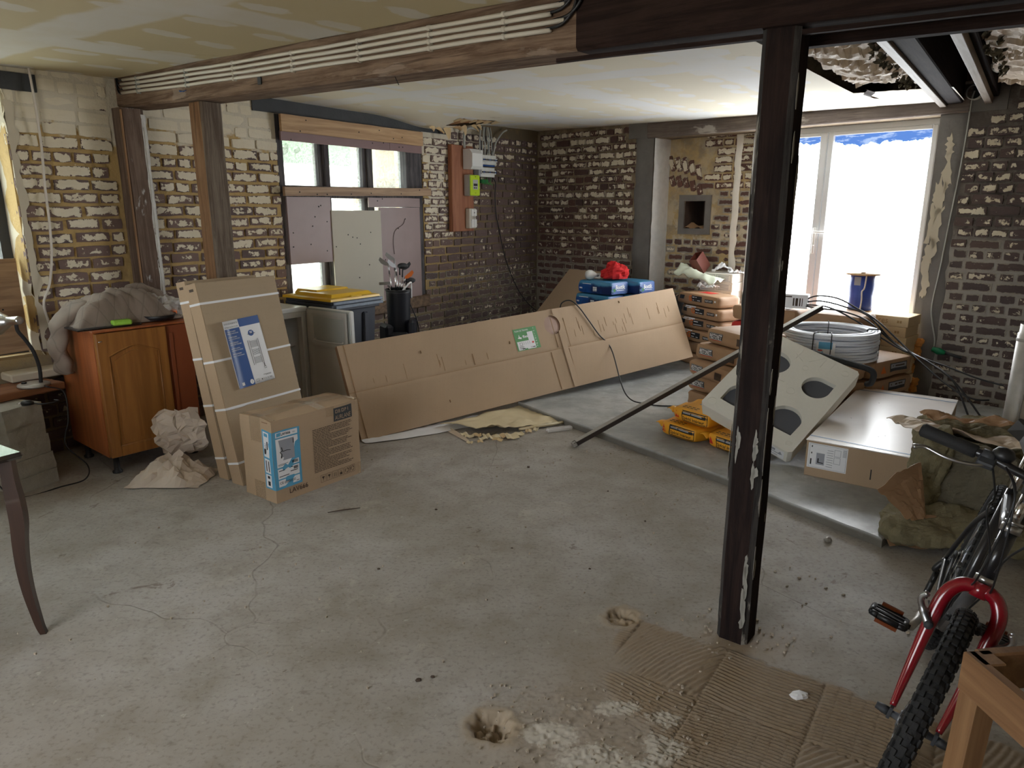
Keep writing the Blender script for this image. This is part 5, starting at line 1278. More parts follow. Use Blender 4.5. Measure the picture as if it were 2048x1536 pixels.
# ------------------------------------------------------------------ two flat radiator cartons leaning by the cabinet
def leaning(P, t, wv, th, h, W, TH):
    """frame of a slab leaning along -t ... returns fn(a, b, c): a across the face, b up the face, c out of the face"""
    up = (Vector((0, 0, 1)) * cos(th) + t * sin(th)).normalized(); nn = up.cross(wv)
    if nn.dot(t) > 0: nn = -nn
    nn.normalize(); return lambda a, b, c=0: P + wv * a + up * b + nn * c
RT = Vector((-.856, .518, 0)); RW = Vector((.518, .856, 0)); RTH = RAD(12.2)
def carton(P, name_label, TH, H, W, front, th=RTH):
    fn = leaning(P, RT, RW, th, H, W, TH)
    t = thing('flat_carton', name_label, 'carton', P, 0, 'tall strapped radiator cartons')
    mb = MB(); mb.box((0, 0, -TH), (W, H, 0), bev=.004, fn=lambda p: fn(p.x, p.y + .006 * nz(p.x * 3, p.z * 20, H) * (p.y > .5), p.z)); mb.build('box', M['card_grey'], t, world=True, recalc=True)
    mb = MB(); mb.box((-.0025, .0, -TH + .001), (-.0005, H, -.001), fn=lambda p: fn(p.x, p.y, p.z)); lab(mb.build('side_flap', M['card'], t, world=True, recalc=True), 'warmer brown narrow side of the carton')
    for k in (0, 1):
        mb = MB(); mb.box((.0, H - .0, -TH * (.8 - .5 * k)), (.02, H + .004, -TH * (.8 - .5 * k) + .02), fn=lambda p: fn(p.x, p.y, p.z)); mb.box((-.004, H - .045, -TH * .7), (-.0026, H - .03, -TH * .3), fn=lambda p: fn(p.x, p.y, p.z)); mb.build('staple', M['ink_brown'], t, world=True, recalc=True) if k == 0 else None
    for b, sl in ((H * .115, .0), (H * .385, .0), (H * .62, .015), (H * .90, .012)):
        mb = MB(); e = .0016
        loop = [(0, 0), (W, 0), (W, -TH), (0, -TH)]
        pts = [(-e * 2, e), (W + e, e), (W + e, -TH - e), (-e * 2, -TH - e)]
        vs = []
        for (a, c) in pts:
            for d in (-.0065, .0065): vs.append(fn(a, b + d + sl * a, c))
        mb.add(vs, [(2 * i, 2 * ((i + 1) % 4), 2 * ((i + 1) % 4) + 1, 2 * i + 1) for i in range(4)]); ob = mb.build('strap', M['paper_white'], t, world=True); m = ob.modifiers.new('s', 'SOLIDIFY'); m.thickness = .001
    return t, fn
PC1 = Vector((-1.567, 3.884, 0))
c1, f1 = carton(PC1, 'front flat carton with a blue and white leaflet under its straps', .095, 1.195, .56, True)
c2, f2 = carton(PC1 + RT * .142 + Vector((-.0, .02, 0)), 'rear flat carton standing behind the one with the blue leaflet', .085, 1.19, .50, False, RAD(10.6))
# leaflet: curled at the left edge
lf = thing('leaflet', 'blue and white radiator leaflet tucked under the carton straps', 'leaflet', tuple(f1(.2, .8, .004)), 0)
LX, LY, LW, LH = .085, .555, .275, .40
def lfn(u, v, h=0):
    x = LX + u * LW - .010 * (1 - v) + (.012 if v < .5 else .0) * 0; y = LY + v * LH + .06 * u * 0
    curl = .030 * max(0, 1 - u / .22) ** 2 * (.35 + .65 * v)
    return f1(x + .035 * (1 - v), y + .012 * u, .006 + curl + h)
mb = MB(); mb.grid(lambda u, v: lfn(u, v), 24, 12); ob = mb.build('sheet', M['paper_white'], lf, world=True); m = ob.modifiers.new('s', 'SOLIDIFY'); m.thickness = .0008
mb = MB(); mb.grid(lambda u, v: lfn(.02 + .43 * u, .88 * v, .0012), 18, 10); mb.grid(lambda u, v: lfn(.46 + .54 * u, .88 + .12 * v, .0012), 8, 4); 0
mb.add([lfn(.70 + .075 * cos(2 * pi * k / 20), .76 + .045 * sin(2 * pi * k / 20), .0014) for k in range(20)], [tuple(range(20))]); mb.build('blue_print', M['blue'], lf, world=True)
mb = MB()
for i, s in enumerate(('RADIATEUR SÈCHE-SERVIETTES', 'ÉLECTRIQUE FAÇON À FLUIDE')): put_text(mb, s, lfn, .05, .945 - .05 * i, width=.38, size=.026, off=.0018)
ob = mb.build('headline', M['dark_grey'], lf, world=True)
mb = MB(); yy = .83
for a, b in (('TOALLERO FLUIDO', 'DE BAÑO RADIADOR'), ('RADIADOR TOALHEIRO', 'ELÉTRICO DE FLUIDO PATA'), ('GRZEJNIK ŁAZIENKOWY', 'ELEKTRYCZNY Z PŁYNEM'), ('ELEKTRICKÝ RADIÁTOR', 'S KVAPALINOU DO KÚPEĽNE'), ('VISCOZ ELEKTROMOS', 'RADIÁTOR FÜRDŐSZOBÁHOZ')):
    put_text(mb, a, lfn, .09, yy, size=.018, width=.24, off=.0024, bold=.01); put_text(mb, b, lfn, .09, yy - .028, size=.018, width=.30, off=.0024, bold=.01); yy -= .083
mb.add([lfn(.385 + .05 * cos(2 * pi * k / 18), .055 + .036 * sin(2 * pi * k / 18), .0022) for k in range(18)], [tuple(range(18))])
rect(mb, lfn, .12, .03, .19, .075, off=.0022)
mb.build('white_print', M['paper_white'], lf, world=True)
mb = MB()
for a, b, c, d in ((.555, .28, .566, .66), (.60, .28, .606, .66), (.79, .28, .796, .66), (.825, .28, .836, .66)): rect(mb, lfn, a, b, c, d, off=.0016)
for i in range(24):
    y = .30 + i * .0145
    if i in (7, 8, 15, 16): continue
    rect(mb, lfn, .60, y, .80, y + .0045, off=.0016)
frame(mb, lfn, .80, .195, .86, .225, .005, off=.0016); rect(mb, lfn, .815, .22, .835, .28, off=.0014)
rect(mb, lfn, .72, .105, .93, .110, off=.0016); rect(mb, lfn, .78, .093, .93, .098, off=.0016)
for i, x in enumerate((.66, .71, .76, .82, .90)): put_text(mb, ('♥', '=', 'o', 'CE', 'max')[i], lfn, x, .04, size=.018, off=.0016, align='c') if i > 0 else disc(mb, lfn, x, .048, .012, off=.0016)
frame(mb, lfn, .5, .03, .58, .065, .004, off=.0016); put_text(mb, '2', lfn, .385, .04, size=.03, off=.003, align='c'); rect(mb, lfn, .60, .745, .8, .752, off=.0026)
mb.build('grey_print', M['dark_grey'], lf, world=True)
mb = MB(); rect(mb, lfn, .665, .775, .735, .785, off=.0024); rect(mb, lfn, .67, .757, .73, .766, off=.0024); mb.build('badge_print', M['paper_white'], lf, world=True)
mb = MB(); mb.tube(bez([f1(-.003, .455, .002), f1(.1, .452, .008), f1(.25, .468, .006)], 8), .0015, 4); mb.build('loose_string', M['paper_white'], c1, world=True)
def crumple(name, label, cat, c, sx, sy, sz, seed, mat, n=30):
    mb = MB()
    def fn(u, v):
        x, y = (u - .5) * 2, (v - .5) * 2; e = max(0, 1 - (abs(x) ** 3 + abs(y) ** 3) ** .4)
        z = sz * (e ** .5) * (.45 + .55 * abs(fbm(x * 1.5, y * 1.5, seed, 1, 3)) * 2) + .35 * sz * e * abs(nz(x * 4 + 2 * y, y * 2, seed + 3))
        return Vector(c) + Vector((sx * (x + .12 * nz(x * 2, y * 2, seed)), sy * (y + .12 * nz(x * 2, y * 2, seed + 9)), max(.004, z)))
    mb.grid(fn, n, n, smooth=False); ob = mb.build(name, mat, origin=c); return tag(ob, label, cat)
M['crumple'] = plain('crumpled pale wrapping paper', lin(208, 194, 180), .65, var=.12, scale=5)
crumple('crumpled_paper', 'crumpled pale wrapping paper on the floor in front of the cabinet', 'paper', (-2.03, 4.0, .002), .22, .16, .16, 3, M['crumple'], 15)
mb = MB()
def cr2(u, v):
    x, y = u - .5, v - .5; z = .10 + .27 * v + .03 * fbm(u * 4, v * 4, 5); k = sin(pi * v) ** .5
    return Vector((-2.02 + .26 * x * (.6 + .5 * k) + .05 * fbm(u * 5, v * 5, 1) - .03 * v, 4.19 + .05 * abs(fbm(u * 6, v * 3, 8, 1, 3)) - .05 * k + .08 * x, z))
mb.grid(cr2, 11, 12, smooth=False); ob = mb.build('crumpled_paper', M['crumple'], origin=(-2.02, 4.19, .1)); tag(ob, 'crumpled wrapping paper standing between the cabinet and the tall cartons', 'paper')

# ------------------------------------------------------------------ shower mixer carton
LO = Vector((-1.29, 3.625, 0)); LR = RAD(52.8)
bx = thing('shipping_carton', 'brown carton printed LAV666 with a light blue label, on the open floor', 'carton', LO, LR)
L_, D_, H_ = .60, .285, .465
def lbx(p):
    k = p.z / H_; return Vector((p.x + .006 * nz(p.y * 6, p.z * 6, 1), p.y + .005 * nz(p.x * 5, p.z * 5, 2), p.z + .010 * k * nz(p.x * 6, p.y * 6, 3) + .010 * k * sin(pi * p.y / D_)))
mb = MB()
def sidegrid(f, n, m): mb.grid(lambda u, v: lbx(f(u, v)), n, m, smooth=False)
sidegrid(lambda u, v: Vector((L_ * u, 0, H_ * v)), 10, 8); sidegrid(lambda u, v: Vector((0, D_ * (1 - u), H_ * v)), 6, 8); sidegrid(lambda u, v: Vector((L_, D_ * u, H_ * v)), 6, 8); sidegrid(lambda u, v: Vector((L_ * (1 - u), D_, H_ * v)), 10, 8)
sidegrid(lambda u, v: Vector((L_ * u, D_ * v * .497, H_)), 10, 4); sidegrid(lambda u, v: Vector((L_ * u, D_ * (.503 + .497 * v), H_)), 10, 4); sidegrid(lambda u, v: Vector((L_ * u, D_ * (1 - v), 0)), 2, 2)
mb.build('box', M['card_v'], bx)
mb = MB(); mb.box((0, .03, H_ - .012), (L_, D_ - .03, H_ - .008)); mb.build('inner_flap', M['card_dark'], bx)
M['tape'] = film_mat('glossy packing tape', lin(190, 165, 135), .45)
fL = lambda u, v, h=0: lbx(Vector((u, 0, v))) + Vector((0, -h - .0006, 0)); eL = lambda u, v, h=0: lbx(Vector((0, u, v))) + Vector((-h - .0006, 0, 0)); tL = lambda u, v, h=0: lbx(Vector((u, v, H_))) + Vector((0, 0, h + .0008))
mb = MB(); mb.grid(lambda u, v: tL(L_ * u, D_ * (.5 + .17 * (v - .5) * 2), .0015 + .003 * abs(nz(u * 20, v * 5, 1))), 30, 4)
mb.grid(lambda u, v: eL(D_ * (.5 + .17 * (v - .5) * 2), H_ * (1 - .3 * u), .001), 8, 3); mb.grid(lambda u, v: eL(D_ * (.5 + .17 * (v - .5) * 2), H_ * .22 * u, .001), 8, 3)
mb.grid(lambda u, v: tL(L_ * (.52 + .09 * u), D_ * v, .002), 3, 10); mb.grid(lambda u, v: fL(L_ * (.60 + .1 * u), H_ * (1 - .12 * v), .001), 3, 4)
mb.grid(lambda u, v: tL(L_ * .05 * u, D_ * v, .003 + .004 * abs(nz(u * 9, v * 14, 3))), 6, 14); mb.grid(lambda u, v: tL(L_ * (1 - .05 * u), D_ * v, .003 + .004 * abs(nz(u * 9, v * 14, 3))), 6, 14)
mb.grid(lambda u, v: fL(L_ * (1.0 - .04 * u), H_ * (1 - .16 * v), .002), 3, 4); mb.grid(lambda u, v: fL(L_ * (1.0 - .04 * u), H_ * (.16 * v), .002), 3, 4)
mb.grid(lambda u, v: lbx(Vector((L_ + .02 * u, .02 * v, H_ + .0 - .03 * u * u))) + Vector((.004, 0, .004)), 4, 3)
mb.build('packing_tape', M['tape'], bx)
mb = MB(); rect(mb, fL, .0, .075, .175, .405, off=.0010, n=4, m=4); rect(mb, eL, .0, .075, .085, .405, off=.0010, n=3, m=4); mb.build('label', M['sky_blue'], bx)
mb = MB()
for a, b, c, d in ((.02, .37, .16, .398), (.02, .20, .16, .362), (.02, .135, .16, .192), (.02, .09, .16, .128)): rect(mb, fL, a, b, c, d, off=.0016)
for a, b in ((.255, .395), (.165, .245), (.085, .157)): rect(mb, eL, .028, a, .075, b, off=.0016)
mb.build('label_panels', M['paper_white'], bx)
mb = MB(); rect(mb, fL, .038, .235, .135, .352, off=.0022); mb.build('label_photo', M['ink_grey'], bx)
mb = MB()
put_text(mb, 'LAV666', fL, .055, .376, size=.015, width=.06, off=.0024, bold=.03); put_text(mb, 'V01', fL, .128, .378, size=.008, off=.0024)
rect(mb, fL, .128, .32, .133, .345, off=.003); 
for i in range(14): rect(mb, fL, .115 + i * .0028, .206, .1164 + i * .0028, .222, off=.0024)
for y in (.215, .209): rect(mb, fL, .026, y, .09 if y > .21 else .07, y + .002, off=.0024)
for a, b, c in ((.026, .178, .065), (.026, .146, .09), (.10, .160, .148), (.105, .183, .118)): rect(mb, fL, a, b, c, b + .004, off=.0024)
for i in range(10): rect(mb, fL, .122 + i * .003, .168, .1236 + i * .003, .186, off=.0024)
put_text(mb, 'CE', fL, .026, .104, size=.014, off=.0024); rect(mb, fL, .135, .096, .155, .099, off=.0024)
for i in range(3): rect(mb, fL, .055, .103 + .005 * i, .13, .105 + .005 * i, off=.0024)
mb.tube([fL(.05, .25, .003), fL(.055, .27, .003), fL(.045, .285, .003), fL(.06, .29, .003), fL(.055, .31, .003)], .0028, 5); mb.tube([fL(.06, .285, .003), fL(.085, .288, .003), fL(.11, .284, .003)], .0015, 5)
for a, b, c, d in ((.036, .30, .045, .345), (.055, .27, .07, .30), (.036, .175, .044, .235), (.058, .175, .066, .235), (.04, .135, .06, .15), (.04, .095, .06, .12)): rect(mb, eL, a, b, c, d, off=.0024)
put_text(mb, 'LAV666', lambda u, v, h: eL(.05 + v, .33 - u, h), 0, 0, size=.013, width=.05, off=.0024)
mb.build('label_print', M['ink'], bx)
mb = MB(); rect(mb, fL, .026, .374, .052, .394, off=.0024); rect(mb, eL, .036, .37, .066, .388, off=.0024); mb.build('label_blue', M['sky_blue'], bx)
mb = MB(); put_text(mb, 'LAV666', fL, .085, .035, size=.028, width=.125, off=.0012, bold=.005)
r_ = random.Random(8); y = .352
for ln in range(28):
    x = .262; xe = .55 - (r_.uniform(.1, .22) if ln % 5 == 4 else r_.uniform(0, .05))
    while x < xe:
        wd = r_.uniform(.008, .03); rect(mb, fL, x, y, min(x + wd, xe), y + .0040, off=.0010); x += wd + .003
    y -= .0094
for i in range(6):
    x = .30 + i * .043; frame(mb, fL, x, .028, x + .037, .072, .0016, off=.001)
    if i in (0, 1): mb.add([fL(x + .008, .062, .0012), fL(x + .029, .062, .0012), fL(x + .0185, .044, .0012)], [(0, 1, 2)]); rect(mb, fL, x + .017, .036, x + .020, .046, off=.0012)
    elif i == 2:
        for k in (.012, .023): rect(mb, fL, x + k, .036, x + k + .003, .062, off=.0012)
    elif i == 3: rect(mb, fL, x + .010, .036, x + .027, .050, off=.0012); rect(mb, fL, x + .017, .05, x + .02, .064, off=.0012)
    else:
        for a0 in (0, 2.2, 4.4): mb.grid(lambda u, v: fL(x + .0185 + (.009 + .004 * v) * cos(a0 + 1.5 * u), .05 + (.011 + .004 * v) * sin(a0 + 1.5 * u), .0012), 6, 1)
mb.build('printing', M['ink_brown'], bx)
mb = MB(); rect(mb, fL, .415, .37, .55, .45, off=.001, n=3, m=2); mb.build('logo_panel', M['dark_grey'], bx)
mb = MB(); put_text(mb, 'AURLANE', fL, .4825, .378, size=.026, width=.115, off=.0016, align='c', bold=-.005)
for i in range(5):
    x = .428 + i * .023; frame(mb, fL, x, .418, x + .016, .438, .003, off=.0016) if i in (0, 2) else put_text(mb, 'EBAPI'[i], fL, x, .418, size=.02, off=.0016)
mb.build('logo', plain('cardboard print gap', CARD, .7), bx)

# ------------------------------------------------------------------ small fridge with its door open
FR = pA(0, 0, 0); frp = Vector((-1.60, 5.49, 0))
fr = thing('small_fridge', 'white undercounter fridge with its door standing open, behind the cartons', 'fridge', frp - DA * .50, ROTA)
mb = MB(); t_ = .045
mb.box((0, 0, .03), (t_, .50, .80), bev=.004); mb.box((.50 - t_, 0, .03), (.50, .50, .80), bev=.004); mb.box((t_, .45, .03), (.50 - t_, .50, .80)); mb.box((t_, 0, .03), (.50 - t_, .48, .09)); mb.box((t_, 0, .76), (.50 - t_, .48, .80)); mb.build('body', M['white_enamel'], fr)
mb = MB(); mb.box((-.005, -.01, .80), (.505, .505, .838), bev=.006); mb.build('top', M['white_enamel'], fr)
mb = MB(); mb.box((.046, .05, .09), (.05, .45, .76)); mb.box((.45, .05, .09), (.454, .45, .76)); mb.box((.05, .44, .09), (.45, .45, .76)); mb.box((.05, .05, .755), (.45, .45, .76)); mb.build('liner', M['fridge_liner'], fr)
for z in (.3, .52): mb = MB(); mb.box((.05, .10, z), (.45, .43, z + .008)); mb.build('shelf', M['fridge_liner'], fr)
mb = MB(); mb.box((.06, .3, .66), (.12, .32, .664)); mb.build('shelf_clip', M['ink'], fr)
for x in (.06, .44):
    for y in (.05, .45): mb = MB(); mb.lathe([(0, 0), (.018, 0), (.018, .03), (0, .03)], 10, c=(x, y, 0)); mb.build('foot', M['black_plastic'], fr)
# door: hinged at the right front edge, turned out into the room (local -y)
mb = MB(); mb.box((.502, -.50, .05), (.545, -.012, .835), bev=.010); dd_ = mb.build('fridge_door', M['white_enamel'], fr)
mb = MB()
def liner(u, v):
    y = -.485 + .46 * u; z = .07 + .75 * v; e = min(u, 1 - u, v * 1.6, (1 - v) * 1.6); k = min(1, max(0, (e - .05) / .06)); z2 = .57
    sh = .012 * k
    if k > .5 and abs(z - z2) < .02: sh = .0
    if k > .9 and z > z2: sh = .020
    return Vector((.502 - .022 + sh, y, z))
mb.grid(liner, 30, 40); ob = mb.build('door_liner', M['fridge_liner'], dd_)
mb = MB(); mb.box((.497, -.495, .056), (.503, -.017, .829)); mb.build('door_seal', M['grey_plastic'], dd_)
mb = MB(); mb.tube(bez([(.484, -.12, .60), (.470, -.12, .59), (.466, -.25, .585), (.470, -.42, .59), (.484, -.42, .60)], 6), .006, 6); mb.build('bottle_rail', M['fridge_liner'], dd_)

# ------------------------------------------------------------------ wheelie bin
bn = thing('wheelie_bin', 'dark grey wheelie bin with a yellow lid under the boarded window', 'bin', Vector((-1.39, 5.47, 0)), ROTA)
BW, BDp, BH = .50, .56, .875
mb = MB()
def loft(mb, secs, n=4, cap=True):
    vs = []; 
    for (x0, y0, x1, y1, z) in secs: vs += [(x0, y0, z), (x1, y0, z), (x1, y1, z), (x0, y1, z)]
    m = len(secs); fs = [(i * 4 + k, i * 4 + (k + 1) % 4, (i + 1) * 4 + (k + 1) % 4, (i + 1) * 4 + k) for i in range(m - 1) for k in range(4)]
    if cap: fs += [(3, 2, 1, 0), tuple((m - 1) * 4 + k for k in range(4))]
    mb.add(vs, fs)
M['bin'] = plain('slate grey plastic', lin(62, 66, 78), .5, var=.08)
loft(mb, [(.06, .06, BW - .06, BDp - .10, .02), (.025, .03, BW - .025, BDp - .06, BH - .10), (.02, .025, BW - .02, BDp - .05, BH - .06)])
for x in (.14, .36): mb.box((x - .025, .006, .1), (x + .025, .05, BH - .12), bev=.01, fn=lambda p: p + Vector((0, .03 * (1 - p.z / BH), 0)))
mb.build('body', M['bin'], bn, recalc=True)
mb = MB(); mb.box((-.012, -.012, BH - .055), (BW + .012, BDp, BH - .03), bev=.005); mb.box((0, 0, BH - .085), (BW, BDp - .02, BH - .055), bev=.004); mb.box((-.004, -.004, BH - .03), (BW + .004, BDp, BH - .004), bev=.005); mb.build('rim', M['bin'], bn)
M['rim_light'] = plain('scuffed pale rim plastic', lin(130, 142, 158), .45, var=.3, scale=40)
mb = MB(); mb.box((.0, -.022, BH - .03), (BW + .02, -.011, BH - .008), bev=.003); mb.box((.02, -.024, BH - .062), (BW + .022, -.012, BH - .038), bev=.003); mb.build('front_edge', M['rim_light'], bn)
M['yellow'] = plain('yellow bin lid plastic', lin(236, 190, 44), .35, var=.05)
mb = MB(); loft(mb, [(-.014, -.004, BW + .006, BDp + .03, BH - .004), (-.01, -.0, BW + .0, BDp + .03, BH + .014), (.02, .03, BW - .03, BDp, BH + .020)]); 
loft(mb, [(.03, .04, BW - .04, BDp - .06, BH + .020), (.05, .06, BW - .06, BDp - .1, BH + .044)]); loft(mb, [(.1, .3, BW - .04, BDp + .02, BH + .02), (.12, .32, BW - .06, BDp + .0, BH + .056)])
ob = mb.build('lid', M['yellow'], bn, recalc=True)
mb = MB(); mb.box((.19, -.006, BH + .012), (.31, .02, BH + .03), bev=.006); mb.build('lid_grip', M['yellow'], ob)
for x in (.03, BW - .03): mb = MB(); mb.lathe([(0, -.02), (.09, -.02), (.095, -.01), (.095, .01), (.09, .02), (0, .02)], 20, fn=lambda p: Vector((x + p.z, BDp - .06 + p.x, .095 + p.y))); mb.build('wheel', M['rubber'], bn)

# ------------------------------------------------------------------ golf bag and clubs
gp = Vector((-1.02, 6.32, 0)); gr = RAD(20)
gb = thing('golf_bag', 'black golf bag standing by the window sill, full of clubs', 'golf bag', gp, gr)
M['nylon'] = plain('black nylon', (.011, .012, .018), .5, var=.3, scale=5, bump=.15)
tilt = Matrix.Rotation(RAD(3), 4, 'X')
mb = MB(); mb.lathe([(0, 0), (.105, 0), (.11, .03), (.095, .08), (.098, .5), (.108, .85), (.112, .88), (.104, .885), (.10, .80), (0, .78)], 22, fn=lambda p: tilt @ Vector((p.x, p.y * .85, p.z))); mb.build('body', M['nylon'], gb, recalc=True)
for (a, z0, z1, wd, dp) in ((-1.9, .12, .52, .10, .06), (-.4, .1, .62, .085, .07), (-2.9, .08, .58, .08, .08)):
    mb = MB(); mb.box((-wd, 0, z0), (wd, dp, z1), bev=.02, fn=lambda p: tilt @ (Matrix.Rotation(a - pi / 2, 4, 'Z') @ (p + Vector((0, .082, 0))))); mb.build('pocket', M['nylon'], gb)
mb = MB(); mb.tube([tilt @ Vector((.108 * cos(a), .108 * .85 * sin(a), .878)) for a in [2 * pi * k / 28 for k in range(28)]], .009, 6, closed=True); mb.build('top_rim', M['black_plastic'], gb)
mb = MB(); mb.tube(bez([(.03, -.10, .875), (.08, -.11, .93), (.105, -.09, .94), (.115, -.06, .92), (.115, -.05, .80)], 6), .008, 6); lab(mb.build('carry_handle', M['ink_white'], gb), 'white edged carry handle')
mb = MB(); mb.tube(bez([(.10, -.05, .75), (.17, -.04, .55), (.17, -.03, .3), (.11, -.05, .15)], 6), .012, 6, flat=.4); mb.build('shoulder_strap', M['nylon'], gb)
mb = MB(); mb.tube(bez([(-.06, -.09, .86), (-.05, -.105, .835), (-.03, -.105, .835), (-.02, -.095, .86)], 5), .005, 6); mb.box((-.05, -.105, .37), (.01, -.098, .40)); mb.build('buckle', M['steel'], gb)
mb = MB(); mb.box((-.012, -.104, .69), (.016, -.0985, .715), bev=.002); mb.build('emblem', M['ink_grey'], gb)
mb = MB(); mb.tube([(-.125, -.03, .02), (-.135, -.03, .34)], .004, 5); mb.build('yellow_piping', M['yellow'], gb)
cl = [(-.055, -.05, 1.10, -170, .10, 'iron', 'leftmost iron'), (-.02, -.03, 1.14, 160, .0, 'iron', 'tallest iron, its head turned left'), (.0, -.05, 1.08, 150, .05, 'iron', 'middle iron behind the tallest'), (.03, -.0, 1.08, -30, .0, 'wood', 'dark headed club in the middle'), (.05, .03, 1.05, 20, -.05, 'iron', 'dark iron with its head turned right'), (-.05, .02, 0.93, 190, .1, 'putter', 'low putter at the left rim'), (.075, .0, 0.95, -10, -.06, 'wood', 'low black headed club at the right rim'), (.055, -.03, 0.98, 10, -.05, 'iron', 'rusty orange headed club')]
for i, (x, y, h, a, lean_, kind, lb_) in enumerate(cl):
    t = thing('golf_club', lb_ + ' in the black golf bag', 'golf club', gp + Vector((0, 0, .80)), gr, 'clubs in the golf bag')
    p0 = Vector((x * .8, y * .8, .0)); p1 = Vector((x * 1.0 - lean_ * .25, y, h - .80))
    mb = MB(); mb.tube([p0, p0.lerp(p1, .8)], .0055, 7); mb.build('shaft', M['chrome'], t); mb = MB(); mb.tube([p0.lerp(p1, .72), p1], .0068, 7); mb.build('hosel', M['dark_grey'] if i in (3, 4, 6) else M['steel'], t)
    ca, sa = cos(RAD(a)), sin(RAD(a)); dx = Vector((ca, sa * .4, .0)); mb = MB()
    if kind == 'iron': mb.prism([(0, -.012), (.03, -.018), (.062, -.012), (.082, .012), (.07, .038), (.03, .022), (0, .01)], -.007, .007, fn=lambda u, v, h_: p1 + dx * u + Vector((0, 0, v + .35 * u)) + Vector((-sa * .3, -1, .1)) * h_)
    elif kind == 'wood': mb = blob(p1 + dx * .03, .048, .036, .026, .05, i, 14, 10, base=False)
    else: mb.box((-.02, -.012, -.012), (.08, .012, .012), bev=.004, fn=lambda p: p1 + dx * p.x + Vector((0, p.y, p.z)))
    mb.build('head', [M['steel'], M['steel'], M['steel'], M['dark_grey'], M['dark_grey'], M['steel'], M['dark_grey'], M['orange']][i], t, recalc=True)

# ------------------------------------------------------------------ long worktop carton leaning across the middle
BLc = Vector((-1.044, 4.698, 0)); BRc = Vector((1.742, 6.694, .187)); TLc = Vector((-1.231, 4.899, .635)); TRc = Vector((1.555, 6.896, .822))
UX = (BRc - BLc).normalized(); UY = (TLc - BLc).normalized(); UN = UX.cross(UY).normalized()
if UN.y > 0: UN = -UN
LL = (BRc - BLc).length; LH_ = (TLc - BLc).length
lc = thing('worktop_carton', 'very long flat brown worktop carton leaning across the middle of the room', 'carton', BLc, 0)
XM = 1.92      # lengthwise place of the overlapping joint
def lcs(x, y):  # gentle waviness of the board
    return .003 * fbm(x * 3, y * 4, 1) + .006 * math.exp(-((x - XM) / .05) ** 2) - .004 * math.exp(-((y - .345) / .006) ** 2)
def lcf(x, y, h=0): return BLc + UX * x + UY * y + UN * (h + lcs(x, y))
xs = sorted(set([LL * i / 110 for i in range(111)] + [XM + d for d in (-.05, -.03, -.01, .0, .012, .02, .035, .06)] + [.02, .045])); ys = sorted(set([LH_ * i / 22 for i in range(23)] + [.335, .342, .345, .348, .355]))
HC = (XM - .03, LH_ - .135, .082)       # round hole
mb = MB(); k_ = len(xs)
vs = [lcf(x, y) for y in ys for x in xs]; fs = []
for j in range(len(ys) - 1):
    for i in range(k_ - 1):
        xm, ym = (xs[i] + xs[i + 1]) / 2, (ys[j] + ys[j + 1]) / 2
        if sqrt((xm - HC[0]) ** 2 + (ym - HC[1]) ** 2) < HC[2] + .012: continue
        fs.append((j * k_ + i, j * k_ + i + 1, (j + 1) * k_ + i + 1, (j + 1) * k_ + i))
mb.add(vs, fs, 0, True)
mb.grid(lambda u, v: lcf(HC[0] + (HC[2] + .055 * v) * cos(2 * pi * u), HC[1] + (HC[2] + .055 * v) * sin(2 * pi * u), .0004), 40, 2)
mb.grid(lambda u, v: lcf(HC[0] + HC[2] * cos(2 * pi * u), HC[1] + HC[2] * sin(2 * pi * u), -.012 * v), 40, 1, 1)
DP = -.045
mb.grid(lambda u, v: lcf(LL * u, 0, DP * (1 - v)), 30, 1); mb.grid(lambda u, v: lcf(LL * u, LH_, DP * v), 30, 1); mb.grid(lambda u, v: lcf(LL, LH_ * u, DP * v), 6, 1); mb.grid(lambda u, v: lcf(LL * u, LH_ * v, DP), 8, 4)
mb.grid(lambda u, v: lcf(0, LH_ * u, DP * v), 6, 1, 1)
mb.build('sleeve', [M['card'], M['card_dark']], lc, world=True)
mb = MB(); mb.box((.004, 0.004, DP + .004), (.03, LH_ - .004, -.004), fn=lambda p: BLc + UX * p.x + UY * p.y + UN * p.z); mb.add([lcf(HC[0] + .13 * cos(2 * pi * k / 20), HC[1] + .13 * sin(2 * pi * k / 20), -.010) for k in range(20)], [tuple(range(20))]); lab(mb.build('worktop', plain('mauve brown laminate', lin(168, 138, 122), .5, scale=14), lc, world=True), 'worktop inside, seen through the round hole')
mb = MB(); mb.grid(lambda u, v: lcf(XM + .01 + .045 * u + .02 * (1 - v) * u, LH_ * v * .72, .008 + .003 * u), 3, 14); mb.grid(lambda u, v: lcf(XM + .0 + .03 * u, LH_ - .05 + .048 * v, .009), 2, 3); mb.build('overlap_flap', M['card'], lc, world=True)
mb = MB()
for (x, y0, y1) in ((XM - .12, .01, .33), (XM + .075, .01, .335), (XM + .10, .35, .6), (XM - .035, .36, .62), (.045, .0, LH_), (1.05, .36, .45)): mb.box((x, y0, .0), (x + .004, y1, .004), fn=lambda p: lcf(p.x + .03 * 0, p.y, p.z))
mb.box((.0, .344, .001), (LL, .347, .002), fn=lambda p: lcf(p.x, p.y, p.z)); 
for i in range(34):
    x = R.uniform(2.1, 3.3) if i < 24 else R.uniform(.2, 1.8); y = R.uniform(.36, .5); h = R.uniform(.03, .12); mb.box((x, y, 0), (x + .0022, y + h, .002), fn=lambda p: lcf(p.x, p.y, p.z))
ob = mb.build('crease_marks', M['card_edge'], lc, world=True); ob['kind'] = 'stuff'
for (x, y) in ((.62, .53), (1.42, .47), (.75, .12), (2.7, .64)):
    mb = MB(); mb.box((x, y, 0), (x + .006, y + .02, .006), fn=lambda p: lcf(p.x, p.y, p.z)); mb.build('staple', M['card_dark'], lc, world=True)
